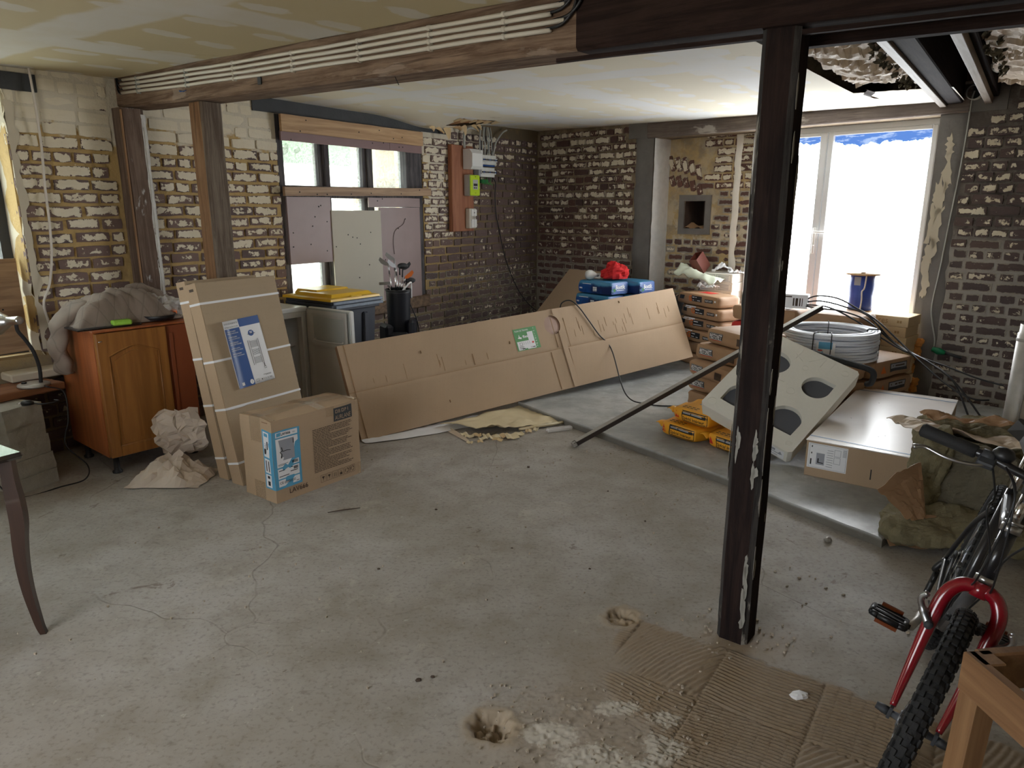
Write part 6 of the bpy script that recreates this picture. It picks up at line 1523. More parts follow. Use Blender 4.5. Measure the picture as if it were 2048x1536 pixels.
GX, GY, GW, GH = XM - .44, LH_ - .30, .235, .185
gl = lambda u, v, h=0: lcf(GX + GW * u, GY + GH * v + .0 * u, h + .001)
mb = MB(); rect(mb, gl, 0, 0, 1, 1, n=3, m=3, off=.001); ob = mb.build('green_label', M['green'], lc, world=True)
mb = MB(); rect(mb, gl, .05, .03, .80, .42, off=.002); rect(mb, gl, .56, .42, .80, .80, off=.002); put_text(mb, 'PLAN DE TRAVAIL', gl, .07, .86, size=.075, width=.58, off=.002, bold=.01); put_text(mb, 'fixe', gl, .34, .56, size=.12, off=.002, bold=.03)
mb.add([gl(.12, .56, .002), gl(.28, .52, .002), gl(.29, .60, .002), gl(.22, .62, .002), gl(.20, .74, .002), gl(.17, .62, .002)], [(0, 1, 2, 3, 4, 5)])
for i in range(8): put_text(mb, 'T LJxo@R'[i] if 'T LJxo@R'[i] != ' ' else 'H', gl, .87, .88 - i * .115, size=.06, off=.002, align='c')
mb.build('label_white', M['paper_white'], ob, world=True)
mb = MB(); frame(mb, gl, .14, .24, .26, .36, .012, off=.003)
for x in (.32, .40, .48, .56): rect(mb, gl, x, .25, x + .008, .38, off=.003)
for i in range(4): rect(mb, gl, .10, .07 + .04 * i, .30 - .04 * (i % 2), .085 + .04 * i, off=.003)
rect(mb, gl, .2, .05, .32, .10, off=.0034); put_text(mb, 'CE', gl, .56, .06, size=.06, off=.003); rect(mb, gl, .66, .07, .77, .11, off=.003); mb.build('label_print', M['dark_grey'], ob, world=True)
mb = MB(); disc(mb, lambda u, v, h: gl(u, v, h), .71, .30, .045, off=.0036); mb.build('label_dot', M['red'], ob, world=True)
mb = MB()
cpts = [(XM + .17, LH_ - .02, -.16), (XM + .19, LH_ + .05, -.06), (XM + .24, LH_ + .045, .0), (XM + .30, LH_ - .03, .014), (XM + .36, LH_ - .15, .014), (XM + .43, LH_ - .30, .015), (XM + .52, LH_ - .45, .018)]
cw = [lcf(*p) for p in cpts] + [Vector((.93, 5.62, .10)), Vector((1.08, 5.45, .06)), Vector((1.30, 5.40, .058)), Vector((1.44, 5.42, .058))]
mb.tube(bez([cw[0] + Vector((-.25, .3, -.3))] + cw, 10), .0055, 7); tag(mb.build('extension_cord', M['black_plastic'], origin=(.9, 5.7, .05)), 'black cord looping over the long leaning carton down to the slab', 'cord')
# white sheet and vinyl offcut on the floor in front of it
mb = MB()
def ws(u, v):
    p = Vector((-1.05, 4.70, 0)).lerp(Vector((.40, 5.78, 0)), u); n_ = Vector((.60, -.80, 0)); d = -.02 + .17 * v * (.5 + .7 * sin(pi * u ** .8))
    return p + n_ * d + Vector((0, 0, .005 + .02 * abs(fbm(u * 9, v * 2, 3)) * (1 - v) + .012 * v * abs(nz(u * 7, v, 1))))
mb.grid(ws, 50, 8); ob = mb.build('white_sheet', M['paper_white'], origin=(-.3, 5.1, .002)); tag(ob, 'white plastic sheet showing under the long leaning carton', 'sheet')
M['vinyl'] = plain('old beige vinyl', lin(206, 190, 154), .6, var=.14, scale=4, bump=.15)
mb = MB()
A0, B0, C1_, D0 = Vector((-.53, 5.02, 0)), Vector((-.12, 4.83, 0)), Vector((.34, 5.10, 0)), Vector((.21, 5.70, 0))
def vy(u, v):
    p = A0.lerp(B0, v).lerp(D0.lerp(C1_, v), u); z = .012 + .022 * abs(fbm(u * 3, v * 3, 4, 1, 3)) + .035 * math.exp(-((u) / .12) ** 2) * (.4 + .6 * sin(v * 5) ** 2) + .03 * v ** 6 * (1 - u) + .02 * math.exp(-((v - .8) / .1) ** 2) * abs(sin(u * 9))
    return p + Vector((.02 * fbm(u * 6, v * 6, 2), .025 * fbm(u * 6, v * 6, 7), z))
mb.grid(vy, 44, 32); ob = mb.build('vinyl_offcut', M['vinyl'], origin=(-.1, 5.1, .002)); m = ob.modifiers.new('s', 'SOLIDIFY'); m.thickness = .003; tag(ob, 'wrinkled beige vinyl floor offcut lying in front of the long carton', 'vinyl sheet')
r_ = random.Random(5)
mb = MB(); mb.tube([(.05, 4.94, .014), (.20, 5.0, .018), (.38, 5.085, .02)], .016, 8, flat=.7); tag(mb.build('vinyl_roll', M['vinyl'], origin=(.2, 5.0, .002)), 'rolled up strip at the front edge of the beige vinyl', 'vinyl sheet')
frs = [(-.25, 4.80, .05, .02), (-.18, 4.78, .04, .03), (-.12, 4.76, .06, .03), (-.05, 4.79, .05, .035), (.0, 4.77, .07, .05), (-.2, 4.72, .05, .012), (-.1, 4.70, .06, .015), (-.30, 4.77, .05, .015), (-.34, 4.82, .04, .012), (-.22, 4.66, .03, .012), (.05, 4.82, .05, .03), (-.29, 4.63, .035, .012), (.12, 4.9, .035, .02), (.17, 4.93, .03, .02)]
for i, (x, y, a, b) in enumerate(frs):
    mb = MB(); an = r_.uniform(-.6, .6); mb.grid(lambda u, v: Vector((x, y, .005)) + Matrix.Rotation(an, 3, 'Z') @ Vector((a * (u - .5) * 1.3, b * 1.6 * (v - .5), .012 * abs(sin(u * 4 + i)) + .01 * v)), 4, 4, smooth=False)
    ob = mb.build('vinyl_fragment', M['vinyl'] if i % 3 else M['gypsum'], origin=(x, y, .003)); m = ob.modifiers.new('s', 'SOLIDIFY'); m.thickness = .004
    tag(ob, 'small torn beige fragment at the front edge of the vinyl offcut', 'fragment', 'torn fragments by the vinyl offcut')
mb = MB(); mb.box((-.10, -.022, 0), (.10, .022, .03), bev=.008); mb.xf(Matrix.Translation((.345, 4.93, .003)) @ Matrix.Rotation(.35, 4, 'Z')); tag(mb.build('clear_plastic_strip', M['film'], origin=(.345, 4.93, .003)), 'clear plastic strip on the floor by the slab edge', 'plastic strip')
mb = MB(); mb.grid(lambda u, v: Vector((-.52, 5.0, .004)).lerp(Vector((-.30, 4.66, .004)), u) + Vector((.03 * v * (1 - u), .05 * v, .01 * v * sin(u * 3))), 10, 3); tag(mb.build('vinyl_strip', M['kraft_grey'], origin=(-.4, 4.85, .003)), 'thin torn brownish strip reaching forward from the vinyl offcut', 'vinyl sheet')

# ------------------------------------------------------------------ bags of filler, mortar and adhesive
def bag_fn(L, W, H, seed, n=6, pil=.16):
    def fn(p):
        s = (abs(p.x) ** n + abs(p.y) ** n + abs(p.z) ** n) ** (1 / n); q = Vector(p) / s
        q.z *= 1 - pil * (abs(p.x) ** 4 + abs(p.y) ** 4) / 2
        v = Vector(((q.x + 1) / 2 * L, (q.y + 1) / 2 * W, (q.z + 1) / 2 * H))
        k = .010 * fbm(v.x * 6, v.y * 6, v.z * 9 + seed * 3.7, 1, 3); d = Vector((q.x, q.y, q.z * .18))
        return v + d * k
    return fn
def bag(name, label, cat, L, W, H, seed, mats, loc, rotz, group, n=9, pil=.07):
    t = thing(name, label, cat, loc, rotz, group); fn = bag_fn(L, W, H, seed, n, pil)
    mb = MB(); N = 14; K = 6
    for ax in range(3):
        for sg in (-1, 1):
            def g(u, v):
                a, b = 2 * u - 1, 2 * v - 1
                if sg < 0: a = -a
                return fn(Vector([(sg, a, b), (-a, sg, b), (a, b, sg)][ax]))
            mb.grid(g, N, K if ax < 2 else 8)
    mb.build('sack', mats, t)
    fr = lambda u, v, h=0: fn(Vector((2 * u / L - 1, -1, 2 * v / H - 1))) + Vector((0, -h - .0012, 0))
    en = lambda u, v, h=0: fn(Vector((1, 2 * u / W - 1, 2 * v / H - 1))) + Vector((h + .0012, 0, 0))
    tp = lambda u, v, h=0: fn(Vector((2 * u / L - 1, 2 * v / W - 1, 1))) + Vector((0, 0, h + .0012))
    return t, fr, en, tp
# filler stack (white lettered name plates)
PR = RAD(-65); pz = SLAB
for i in range(5):
    sh = [0, .01, .0, .055, .13][i]; z = SLAB + .126 * i
    lb_ = ['lowest brown filler bag of the front stack, its plate hidden by the yellow bag', 'second brown filler bag from the slab, crossed by the steel rail', 'middle brown filler bag of the front stack', 'fourth brown filler bag from the slab, pushed in slightly', 'topmost brown filler bag of the front stack'][i]
    t, fr, en, tp = bag('filler_bag', lb_, 'bag', .52, .36, .124, 20 + i, M['kraft'], (1.385 + sh, 5.50 + .02 * (i % 2) - sh * .1, z), PR + RAD([0, 3, -4, 2, -2][i]), 'brown filler bags in the front stack')
    if i:
        mb = MB(); rect(mb, fr, .055, .040, .205, .094, n=6, m=3, off=.0008); mb.build('name_plate', M['ink'], t)
        mb = MB(); put_text(mb, 'PRESTONETT', fr, .063, .050, size=.034, width=.134, off=.002, bold=.012); rect(mb, fr, .058, .043, .202, .0455, n=6, off=.002); rect(mb, fr, .058, .0895, .202, .091, n=6, off=.002); mb.build('lettering', M['ink_white'], t)
        mb = MB(); rect(mb, fr, .075, .034, .20, .0375, n=6, off=.001); mb.build('red_line', M['red'], t)
        mb = MB(); rect(mb, fr, .36, .03, .44, .085, n=3, m=2, off=.001); mb.build('small_print', M['ink_brown'], t)
# grey labelled stack behind
for i in range(6):
    z = SLAB + .119 * i; sh = [0, .02, .01, .02, .03, .0][i]
    lb_ = ['lowest bag of the rear brown stack, on the slab', 'second bag from the slab in the rear brown stack', 'third bag from the slab in the rear brown stack', 'fourth bag from the slab in the rear brown stack', 'second bag from the top in the rear brown stack, its label in shade', 'topmost bag of the rear brown stack with a black G label'][i]
    t, fr, en, tp = bag('plaster_bag', lb_, 'bag', .62, .30, .117, 40 + i, M['kraft'], (1.67 + sh, 7.22 - sh, z), RAD(-65 + [0, 2, -2, 1, -2, 0][i]), 'brown bags in the rear stack')
    if i > 1:
        mb = MB(); rect(mb, fr, .245, .040, .395, .098, n=6, m=2, off=.0008); rect(mb, fr, .44, .047, .555, .080, n=5, off=.0008); rect(mb, fr, .06, .05, .13, .09, n=3, off=.0008); mb.build('label', M['ink'], t)
        mb = MB(); put_text(mb, 'G', fr, .195, .040, size=.058, off=.002, bold=.03); mb.build('letter', M['orange'], t)
        mb = MB(); rect(mb, fr, .26, .078, .32, .086, off=.002); rect(mb, fr, .26, .05, .37, .056, off=.002); put_text(mb, 'PRESTONETT', fr, .45, .055, size=.017, width=.095, off=.002); rect(mb, fr, .575, .058, .60, .078, off=.001); 
        if i < 5: rect(mb, fr, .09, .088, .26, .115, n=5, off=.001)
        mb.build('label_print', M['paper_white'], t)
    if i == 5: mb = MB(); rect(mb, tp, .22, .10, .40, .2, n=4, m=3); mb.build('top_print', M['red'], t)
# yellow bags
M['yellow_bag'] = plain('yellow orange bag plastic', lin(232, 164, 44), .38, var=.08, scale=8, bump=.1)
for i, (lc_, lb_) in enumerate((((1.03, 4.72, SLAB), 'lower left yellow mortar bag at the slab edge'), ((1.10, 4.70, SLAB + .107), 'upper yellow mortar bag lying on another, under the polystyrene corner'), ((1.27, 4.45, SLAB), 'right hand yellow mortar bag, partly behind the dark post'))):
    t, fr, en, tp = bag('mortar_bag', lb_, 'bag', .31 if i < 2 else .36, .48, .104, 60 + i, M['yellow_bag'], lc_, RAD(-54.8 + (2 if i == 1 else 0)), 'yellow mortar bags', 8, .09)
    mb = MB(); mb.grid(lambda u, v: Vector((-.045 * u - .002, .02 + .44 * v, .045 + .05 * u * sin(v * 9 + i) * .4 + .03 * v * 0)) if 0 else Vector((.01 - .05 * u, -.0 + .46 * v, .02 + (.07 * (1 - .2 * u)) * (.5 + .5 * sin(u * 2)) + .006 * sin(v * 20))), 4, 10); ob = mb.build('seam_flap', M['yellow_bag'], t); m = ob.modifiers.new('s', 'SOLIDIFY'); m.thickness = .004
    x0 = .085; mb = MB(); rect(mb, fr, x0, .018, .30, .095, n=8, m=4, off=.0006); mb.build('label_panel', M['ink'], t)
    mb = MB(); rect(mb, fr, x0 + .008, .024, .296, .062, n=8, m=2, off=.0018); mb.build('label_strip', M['yellow_bag'], t)
    mb = MB(); put_text(mb, 'Spécial Intérieur', fr, x0 + .012, .031, size=.022, width=.18, off=.0028, bold=.02); rect(mb, fr, x0, .008, .30, .013, n=8, off=.0008); [rect(mb, tp, .05 + .035 * q_, .06 - .028 * w_, .05 + .035 * q_ + .026, .072 - .028 * w_, off=.001) for q_ in range(4) for w_ in range(2)]; mb.build('lettering', M['ink'], t)
    mb = MB(); rect(mb, fr, x0 + .012, .072, x0 + .075, .084, n=3, off=.0024); rect(mb, fr, x0 + .082, .072, x0 + .17, .084, n=3, off=.0024); mb.grid(lambda u, v: tp(.1 + .2 * u, .16 + .08 * v, .0012), 4, 3); mb.build('grey_print', M['ink_grey'], t)
    mb = MB(); mb.add([fr(.018, .03, .001), fr(.06, .03, .001), fr(.039, .085, .001)], [(0, 1, 2)]); mb.add([fr(.03, .036, .003), fr(.05, .036, .003), fr(.04, .06, .003)], [(0, 1, 2)]); mb.build('red_triangle', M['red'], t)
# big brown adhesive bags under the coil
for k in range(2):
    for i in range(3):
        z = SLAB + .142 * i
        ox, oy, ro = ((2.66, 5.08, 32), (2.17, 4.93, 20))[k]
        lb_ = ['lowest', 'middle', 'topmost'][i] + (' bag of the brown adhesive stack under the right side of the pipe coil' if k == 0 else ' bag of the brown adhesive stack behind the polystyrene block')
        t, fr, en, tp = bag('adhesive_bag', lb_, 'bag', .56 if k == 0 else .50, .40, .140, 80 + i + 9 * k, M['kraft'], (ox, oy, z), RAD(ro + i * 2 - 2), 'brown adhesive bags under the coil')
        if k == 0 and i > 0:
            mb = MB(); rect(mb, fr, .21, .045, .44, .112, n=6, m=3); mb.build('label_panel', M['dark_grey'], t); mb = MB(); rect(mb, fr, .22, .07, .43, .105, n=6, off=.002); mb.build('label_strip', M['ink_grey'], t)
            mb = MB(); rect(mb, fr, .24, .082, .40, .094, n=5, off=.0028); mb.build('lettering', M['ink_brown'], t); mb = MB(); mb.add([fr(.09, .045, .001), fr(.16, .045, .001), fr(.125, .105, .001)], [(0, 1, 2)]); mb.build('red_triangle', M['orange'], t)
# brown bags behind with a red one among them
for k in range(2):
    for i in range(5):
        z = SLAB + .14 * i; red = (k == 0 and i == 3)
        ox, oy = ((1.95, 6.31), (2.40, 5.86))[k]
        lb_ = ['lowest', 'second', 'third', 'fourth', 'topmost'][i] + (' bag of the stack by the glazed door, left pile' if k == 0 else ' bag of the stack by the glazed door, right pile')
        if red: lb_ = 'red and yellow bag squeezed under the topmost brown bag'
        t, fr, en, tp = bag('mortar_bag', lb_, 'bag', .60 if k == 0 else .48, .36, .138, 120 + i + 9 * k, plain('red bag', lin(186, 40, 40), .4) if red else M['kraft'], (ox, oy, z), ROTB, 'bags stacked by the glazed door')
        if red: mb = MB(); rect(mb, fr, .3, .03, .52, .11, n=4, m=2); mb.build('label_panel', M['yellow'], t); mb = MB(); [rect(mb, fr, .32 + .03 * q, .045, .335 + .03 * q, .09, off=.002) for q in range(6)]; mb.build('label_print', M['ink_brown'], t)
        if i == 4 and k == 0: mb = MB(); rect(mb, tp, .28, .04, .52, .13, n=4, m=2); mb.build('label_panel', M['ink_brown'], t); mb = MB(); put_text(mb, 'PRESTONETT', tp, .30, .06, size=.05, width=.2, off=.002); mb.build('lettering', M['ink_white'], t)
wbx = thing('small_box', 'small white printed box on the brown bags in front of the glazed door', 'box', (2.275, 5.93, .766), RAD(-30))
mb = MB(); mb.box((0, 0, 0), (.185, .10, .115), bev=.003); mb.build('box', M['paper_white'], wbx)
fw = face((0, -.0008, 0), (1, 0, 0), (0, 0, 1), (0, -1, 0)); fe = face((.1858, 0, 0), (0, 1, 0), (0, 0, 1), (1, 0, 0))
mb = MB(); [rect(mb, fw, x, .02, x + w_, .085) for x, w_ in ((.07, .012), (.09, .02), (.12, .01), (.14, .006))]; [rect(mb, fe, x, .02, x + .02, .09) for x in (.02, .055)]; rect(mb, fw, .01, .09, .06, .1); mb.build('print', M['ink_brown'], wbx)
# blue bags in the corner
M['bag_blue'] = plain('blue bag plastic', lin(26, 88, 160), .35, var=.12, scale=4, bump=.1); M['bag_pale'] = plain('pale blue bag end', lin(92, 116, 172), .4, var=.1)
def bagnt():
    n = NT('blue bag with navy and teal print'); v = n.obj(); s_ = n.sep(v)
    c = n.mix(n.ramp(n.noise(n.map(v, (3, 3, 2)), 1.2, 3), .42, .55), lin(26, 84, 158), lin(20, 42, 92)); c = n.mix(n.ramp(n.math('ADD', s_[2], n.math('MULTIPLY', n.noise(v, 6, 3), .08)), .125, .15), c, lin(60, 130, 170)); n.bump(n.noise(v, 25, 3), .15, .004)
    return n.done(c, .35)
M['bag_print'] = bagnt()
def blue_bag(i, k, loc):
    lb_ = (['lowest', 'second lowest', 'third', 'fourth', 'second from the top', 'topmost'][i] + (' blue adhesive bag of the left pile behind the long carton' if k == 0 else ' blue adhesive bag of the right pile, by the white reveal'))
    t, fr, en, tp = bag('adhesive_bag', lb_, 'bag', .46, .265, .134, 150 + i + 9 * k, M['bag_print'], loc, RAD(-50 + (i % 3) - 1), 'blue adhesive bags behind the long carton', 10, .07)
    mb = MB(); mb.grid(lambda u, v: en(.012 + .24 * u, .01 + .118 * v, .0008), 8, 5); mb.build('end_panel', M['bag_pale'], t)
    mb = MB(); put_text(mb, 'Bostik', en, .135, .062, size=.042, width=.135, off=.0026, align='c', bold=.03); rect(mb, en, .085, .045, .19, .05, n=3, off=.002); rect(mb, fr, .22, .03, .27, .075, n=2, off=.001); rect(mb, fr, .03, .045, .07, .06, off=.001); rect(mb, fr, .07, .098, .19, .104, n=3, off=.001); mb.build('lettering', M['ink_white'], t)
    mb = MB(); mb.add([en(.04 + .035 * cos(2 * pi * q / 14), .05 + .018 * sin(2 * pi * q / 14), .0016) for q in range(14)], [tuple(range(14))]); mb.build('green_mark', M['green'], t)
    mb = MB(); [rect(mb, fr, .222 + .008 * (q % 6), .034 + .012 * (q // 6), .226 + .008 * (q % 6), .041 + .012 * (q // 6), off=.002) for q in range(18)]; mb.build('code_print', M['ink'], t)
for i in range(6):
    blue_bag(i, 0, (.674 - (.02 if i == 4 else 0), 7.352 + (.02 if i == 4 else 0), SLAB + .136 * i)); blue_bag(i, 1, (.965, 7.44, SLAB + .136 * i))
mb = blob((1.06, 7.30, .935), .135, .12, .10, .42, 6, 30, 20, 1.25); tag(mb.build('red_cloth', M['red_cloth'], origin=(1.06, 7.30, .87)), 'bright red cloth bundled on the blue bags', 'cloth')
t = thing('light_bulb', 'white bulb lying on the left pile of blue bags', 'bulb', (.80, 7.32, .90), .2)
mb = MB(); mb.lathe([(0, -.05), (.035, -.045), (.05, -.015), (.048, .015), (.028, .05), (.018, .065)], 18, fn=lambda p: Vector((p.z, p.y, p.x + .012))); mb.build('glass', M['white_plastic'], t, recalc=True); mb = MB(); mb.lathe([(.017, .062), (.018, .09), (.008, .10), (0, .10)], 14, fn=lambda p: Vector((p.z, p.y, p.x + .012))); mb.build('cap', M['grey_plastic'], t, recalc=True)
pc = thing('flat_carton', 'brown flat carton leaning against the dark brick corner behind the blue bags', 'carton', pB(.9, .05, .6), 0)
mb = MB(); P4 = [pB(.40, .05, .80), pB(1.20, .05, .80), pB(1.26, .862, .06), pB(.60, .862, .06)]
nn_ = (P4[1] - P4[0]).cross(P4[3] - P4[0]).normalized()
mb.add(P4 + [p - nn_ * .03 for p in P4], [(0, 1, 2, 3), (7, 6, 5, 4), (0, 4, 5, 1), (1, 5, 6, 2), (2, 6, 7, 3), (3, 7, 4, 0)]); mb.build('box', M['card'], pc, world=True, recalc=True)
fp = lambda u, v, h=0: P4[3].lerp(P4[2], u) + (P4[0] - P4[3]).normalized() * v + nn_ * (h + .001) * (1 if nn_.y < 0 else -1)
mb = MB(); rect(mb, fp, .58, .03, .82, .10); mb.build('label', M['paper_white'], pc, world=True); mb = MB(); rect(mb, fp, .62, .05, .70, .08, off=.003); rect(mb, fp, .73, .05, .76, .08, off=.003); mb.build('label_print', M['ink'], pc, world=True)
# tile boxes
M['tilebox'] = plain('pale tile carton', lin(214, 190, 150), .7, var=.06); M['tilebox_w'] = plain('white tile carton', lin(232, 228, 220), .6, var=.04)
for i in range(8):
    z = SLAB + .084 * i
    t = thing('tile_box', ['lowest', 'second', 'third', 'fourth', 'fifth', 'sixth', 'second from the top', 'topmost'][i] + ' pale tile carton of the pile under the blue reel' + (', lettered Gres' if i == 7 else ''), 'tile carton', pB(3.82 + .01 * (i % 2), z, .335), ROTB, 'tile cartons under the blue reel')
    mb = MB(); mb.box((0, 0, 0), (.635, .30, .082), bev=.003); mb.build('box', M['tilebox'], t)
    ft = face((0, -.0006, 0), (1, 0, 0), (0, 0, 1), (0, -1, 0)); mb = MB()
    if i == 7: put_text(mb, 'Gres', ft, .36, .022, size=.05, width=.12, off=.001); rect(mb, ft, .31, .024, .325, .045)
    else: [rect(mb, ft, .25 + .03 * q, .03, .27 + .03 * q, .05) for q in range(7)]
    rect(mb, ft, .55, .03, .565, .05); rect(mb, ft, .57, .03, .585, .05); mb.build('lettering', plain('tan print', lin(170, 136, 92), .7), t)
for i in range(7):
    z = .302 + .09 * i
    t = thing('tile_box', ['lowest', 'second', 'third', 'middle', 'third from the top', 'second from the top', 'topmost'][i] + ' white tile carton of the pile in front of the brick recess', 'tile carton', pB(2.335 + .006 * (i % 2), z, -.012), ROTB, 'white tile cartons by the recess')
    mb = MB(); mb.box((0, 0, 0), (.37, .255, .088), bev=.003); mb.build('box', M['tilebox_w'], t)
    ft = face((0, -.0006, 0), (1, 0, 0), (0, 0, 1), (0, -1, 0)); mb = MB(); rect(mb, ft, .05, .03, .14, .045, off=.001); frame(mb, ft, .02, .012, .17, .075, .003, off=.001); frame(mb, ft, .19, .012, .35, .075, .003, off=.001); [rect(mb, ft, .21, .02 + .013 * q, .33, .025 + .013 * q, off=.001) for q in range(4)]; mb.build('print', M['ink_grey'], t)
# things heaped on the piles at the left of the post
mb = MB()
def gs(u, v):
    p = Vector((1.66, 7.36, .80)).lerp(Vector((1.98, 7.02, .80)), u); q = p + Vector((.25, .28, 0)) * v
    return q + Vector((0, 0, .06 + .15 * sin(pi * min(1, .15 + v)) * (1 - u) ** .8 + .05 * fbm(u * 3, v * 3, 2) + .03 * sin(u * 8) * v))
mb.grid(gs, 24, 16); ob = mb.build('plastic_sheet', M['green_plastic'], origin=(1.8, 7.3, .8)); m = ob.modifiers.new('s', 'SOLIDIFY'); m.thickness = .003; tag(ob, 'pale green plastic sheet draped over the rear bag pile', 'plastic sheet')
t = thing('gutter_piece', 'short maroon square pipe piece standing behind the pale green sheet', 'pipe piece', (1.97, 7.46, .99), .4)
mx = Matrix.Rotation(RAD(-38), 4, 'Y') @ Matrix.Rotation(.3, 4, 'Z'); mb = MB(); [mb.box(a, b, fn=lambda p: mx @ p) for a, b in (((-.07, -.05, -.05), (-.062, .05, .13)), ((.062, -.05, -.05), (.07, .05, .13)), ((-.062, -.05, -.05), (.062, -.042, .13)), ((-.062, .042, -.05), (.062, .05, .13)))]; mb.build('pipe', M['maroon'], t, recalc=True)
for i, (x, y, z, s_) in enumerate(((2.16, 7.36, .936, .12), (2.27, 7.26, .936, .09), (1.98, 7.2, .80, .13))):
    mb = MB(); mb.grid(lambda u, v: Vector((x, y, z)) + Vector((s_ * (u - .5) * 1.6, s_ * (v - .5), .06 * abs(fbm(u * 3, v * 3, i * 3 + 1, 1, 3)) + .05 * sin(u * pi) * (i == 0))), 12, 10, smooth=False)
    tag(mb.build('paper_scrap', M['paper_white'], origin=(x, y, z)), ['crumpled white paper peak on the white tile cartons', 'small bluish white paper scrap on the white tile cartons, right of the peak', 'white paper lying over the edge of the rear bag pile'][i], 'paper')
mb = MB(); mb.box((0, 0, 0), (.17, .26, .62), bev=.01); mb.xf(Matrix.Translation((1.50, 7.45, SLAB)) @ Matrix.Rotation(RAD(-60), 4, 'Z')); tag(mb.build('dark_crate', M['dark_grey'], origin=(1.5, 7.45, SLAB)), 'dark crate in shade left of the rear bag pile', 'crate')
# blue cable reel
rl = thing('cable_reel', 'blue wrapped cable reel standing on the tile cartons before the glazed door', 'reel', pB(4.02, SLAB + .672, .18), ROTB)
M['reel_blue'] = plain('blue film wrapped cable', lin(44, 72, 160), .4, var=.25, scale=14, bump=.25)
mb = MB(); mb.lathe([(0, .005), (.092, .006), (.098, .05), (.094, .12), (.10, .2), (.096, .30), (0, .305)], 28, fn=lambda p: p + Vector((.004 * nz(p.z * 20, p.x * 20, 0), .004 * nz(p.z * 20, p.y * 20, 3), 0))); mb.build('windings', M['reel_blue'], rl)
mb = MB(); mb.lathe([(0, .303), (.135, .303), (.135, .315), (.02, .316), (.02, .325), (0, .325)], 28); mb.build('top_disc', M['pine'], rl, recalc=True)
mb = MB(); mb.lathe([(0, 0), (.10, 0), (.10, .006), (0, .006)], 28); mb.build('bottom_disc', M['pine'], rl, recalc=True)
mb = MB(); mb.grid(lambda u, v: Vector((.1005 * cos(-1.9 + .55 * u), .1005 * sin(-1.9 + .55 * u), .22 + .07 * v)), 6, 2); mb.build('label', M['ink_grey'], rl)
mb = MB(); mb.tube(bez([(.06, -.09, .30), (.055, -.095, .2), (.04, -.10, .17), (.045, -.10, .1), (.04, -.10, .0)], 6), .006, 6); mb.build('cable_tail', M['white_plastic'], rl)
# white pipe coil
CC = Vector((2.41, 5.32, SLAB + .142 * 3 + .012))
co = thing('pipe_coil', 'large coil of white pipe lying on the brown adhesive bags', 'pipe coil', CC, 0)
M['per'] = plain('white multilayer pipe', lin(214, 218, 226), .35, var=.03)
mb = MB(); d_ = .0205
def ring(r, z, ph=0): return [Vector((r * cos(a + ph), r * sin(a + ph), z + .003 * sin(a * 2 + ph * 5))) for a in [2 * pi * k / 56 for k in range(56)]]
for k in range(10):
    r_ = random.Random(k); z = .012 + k * d_
    mb.tube(ring(.335 + r_.uniform(-.004, .004), z, k), .0102, 8, closed=True); mb.tube(ring(.272 + r_.uniform(-.004, .004), z, k + .5), .0102, 8, closed=True)
for r in (.293, .314): mb.tube(ring(r, .012 + 9 * d_, r * 40), .0102, 8, closed=True); mb.tube(ring(r, .012, r * 40), .0102, 8, closed=True)
mb.build('pipe', M['per'], co)
for a in (-2.3, -1.95, -.3, 1.2):
    c, s = cos(a), sin(a); mb = MB(); lo_, hi_ = .258, .349; zt = 10 * d_ + .006
    mb.tube([Vector((r * c, r * s, z)) for r, z in ((hi_, .004), (hi_, zt - .006), (hi_ - .008, zt), (lo_ + .008, zt), (lo_, zt - .006), (lo_, .004))], .006, 6, flat=.5); mb.build('tie', M['black_plastic'], co)
lbf = lambda u, v, h=0: Vector(((.349 + h) * cos(-2.22 + u), (.349 + h) * sin(-2.22 + u), .02 + v))
mb = MB(); mb.grid(lambda u, v: lbf(.36 * u, .13 * v), 8, 3); ob = mb.build('label', M['paper_white'], co)
mb = MB(); mb.grid(lambda u, v: lbf(.04 + .26 * u, .085 + .05 * v, .001), 8, 2); disc(mb, lbf, .12, .045, .022, off=.0015); mb.build('label_blue', M['sky_blue'], ob); mb = MB(); disc(mb, lbf, .27, .022, .014, off=.0015); rect(mb, lbf, .03, .07, .12, .078, off=.001); mb.build('label_red', M['red'], ob)
mb = MB(); mb.lathe([(.10, .0), (.13, .0), (.13, .02), (.10, .02), (.10, 0)], 24, c=(CC.x + .02, CC.y + .04, CC.z)); tag(mb.build('tape_roll', M['plaster'], origin=CC), 'small pale roll lying inside the white pipe coil', 'roll')

# ------------------------------------------------------------------ polystyrene packing block
PB_ = Vector((1.676, 4.043, .142)); ea = (Vector((2.240, 4.443, .55)) - PB_).normalized(); ebv = (Vector((1.227, 4.471, .343)) - PB_); ebv -= ea * ebv.dot(ea); eb_ = ebv.normalized(); ec = ea.cross(eb_).normalized()
EM = Matrix((( ea.x, eb_.x, ec.x, PB_.x), (ea.y, eb_.y, ec.y, PB_.y), (ea.z, eb_.z, ec.z, PB_.z), (0, 0, 0, 1)))
ep = thing('polystyrene_block', 'white polystyrene packing block with rounded cut-outs leaning on the brown bags', 'packing block', PB_, rot=EM)
ep.matrix_basis = EM
EA, EB, ET = .803, .652, .112
def dshape(cx, cy, r, sx, sy):
    pts = []; a0 = atan2(sy, sx)
    for k in range(28):
        a = a0 + pi / 4 + (2 * pi - pi / 2) * k / 27; pts.append((cx + r * cos(a), cy + r * sin(a)))
    k_ = r * 1.0; pts.append((cx + sx * k_ * .97, cy + sy * k_ * .97)); return pts
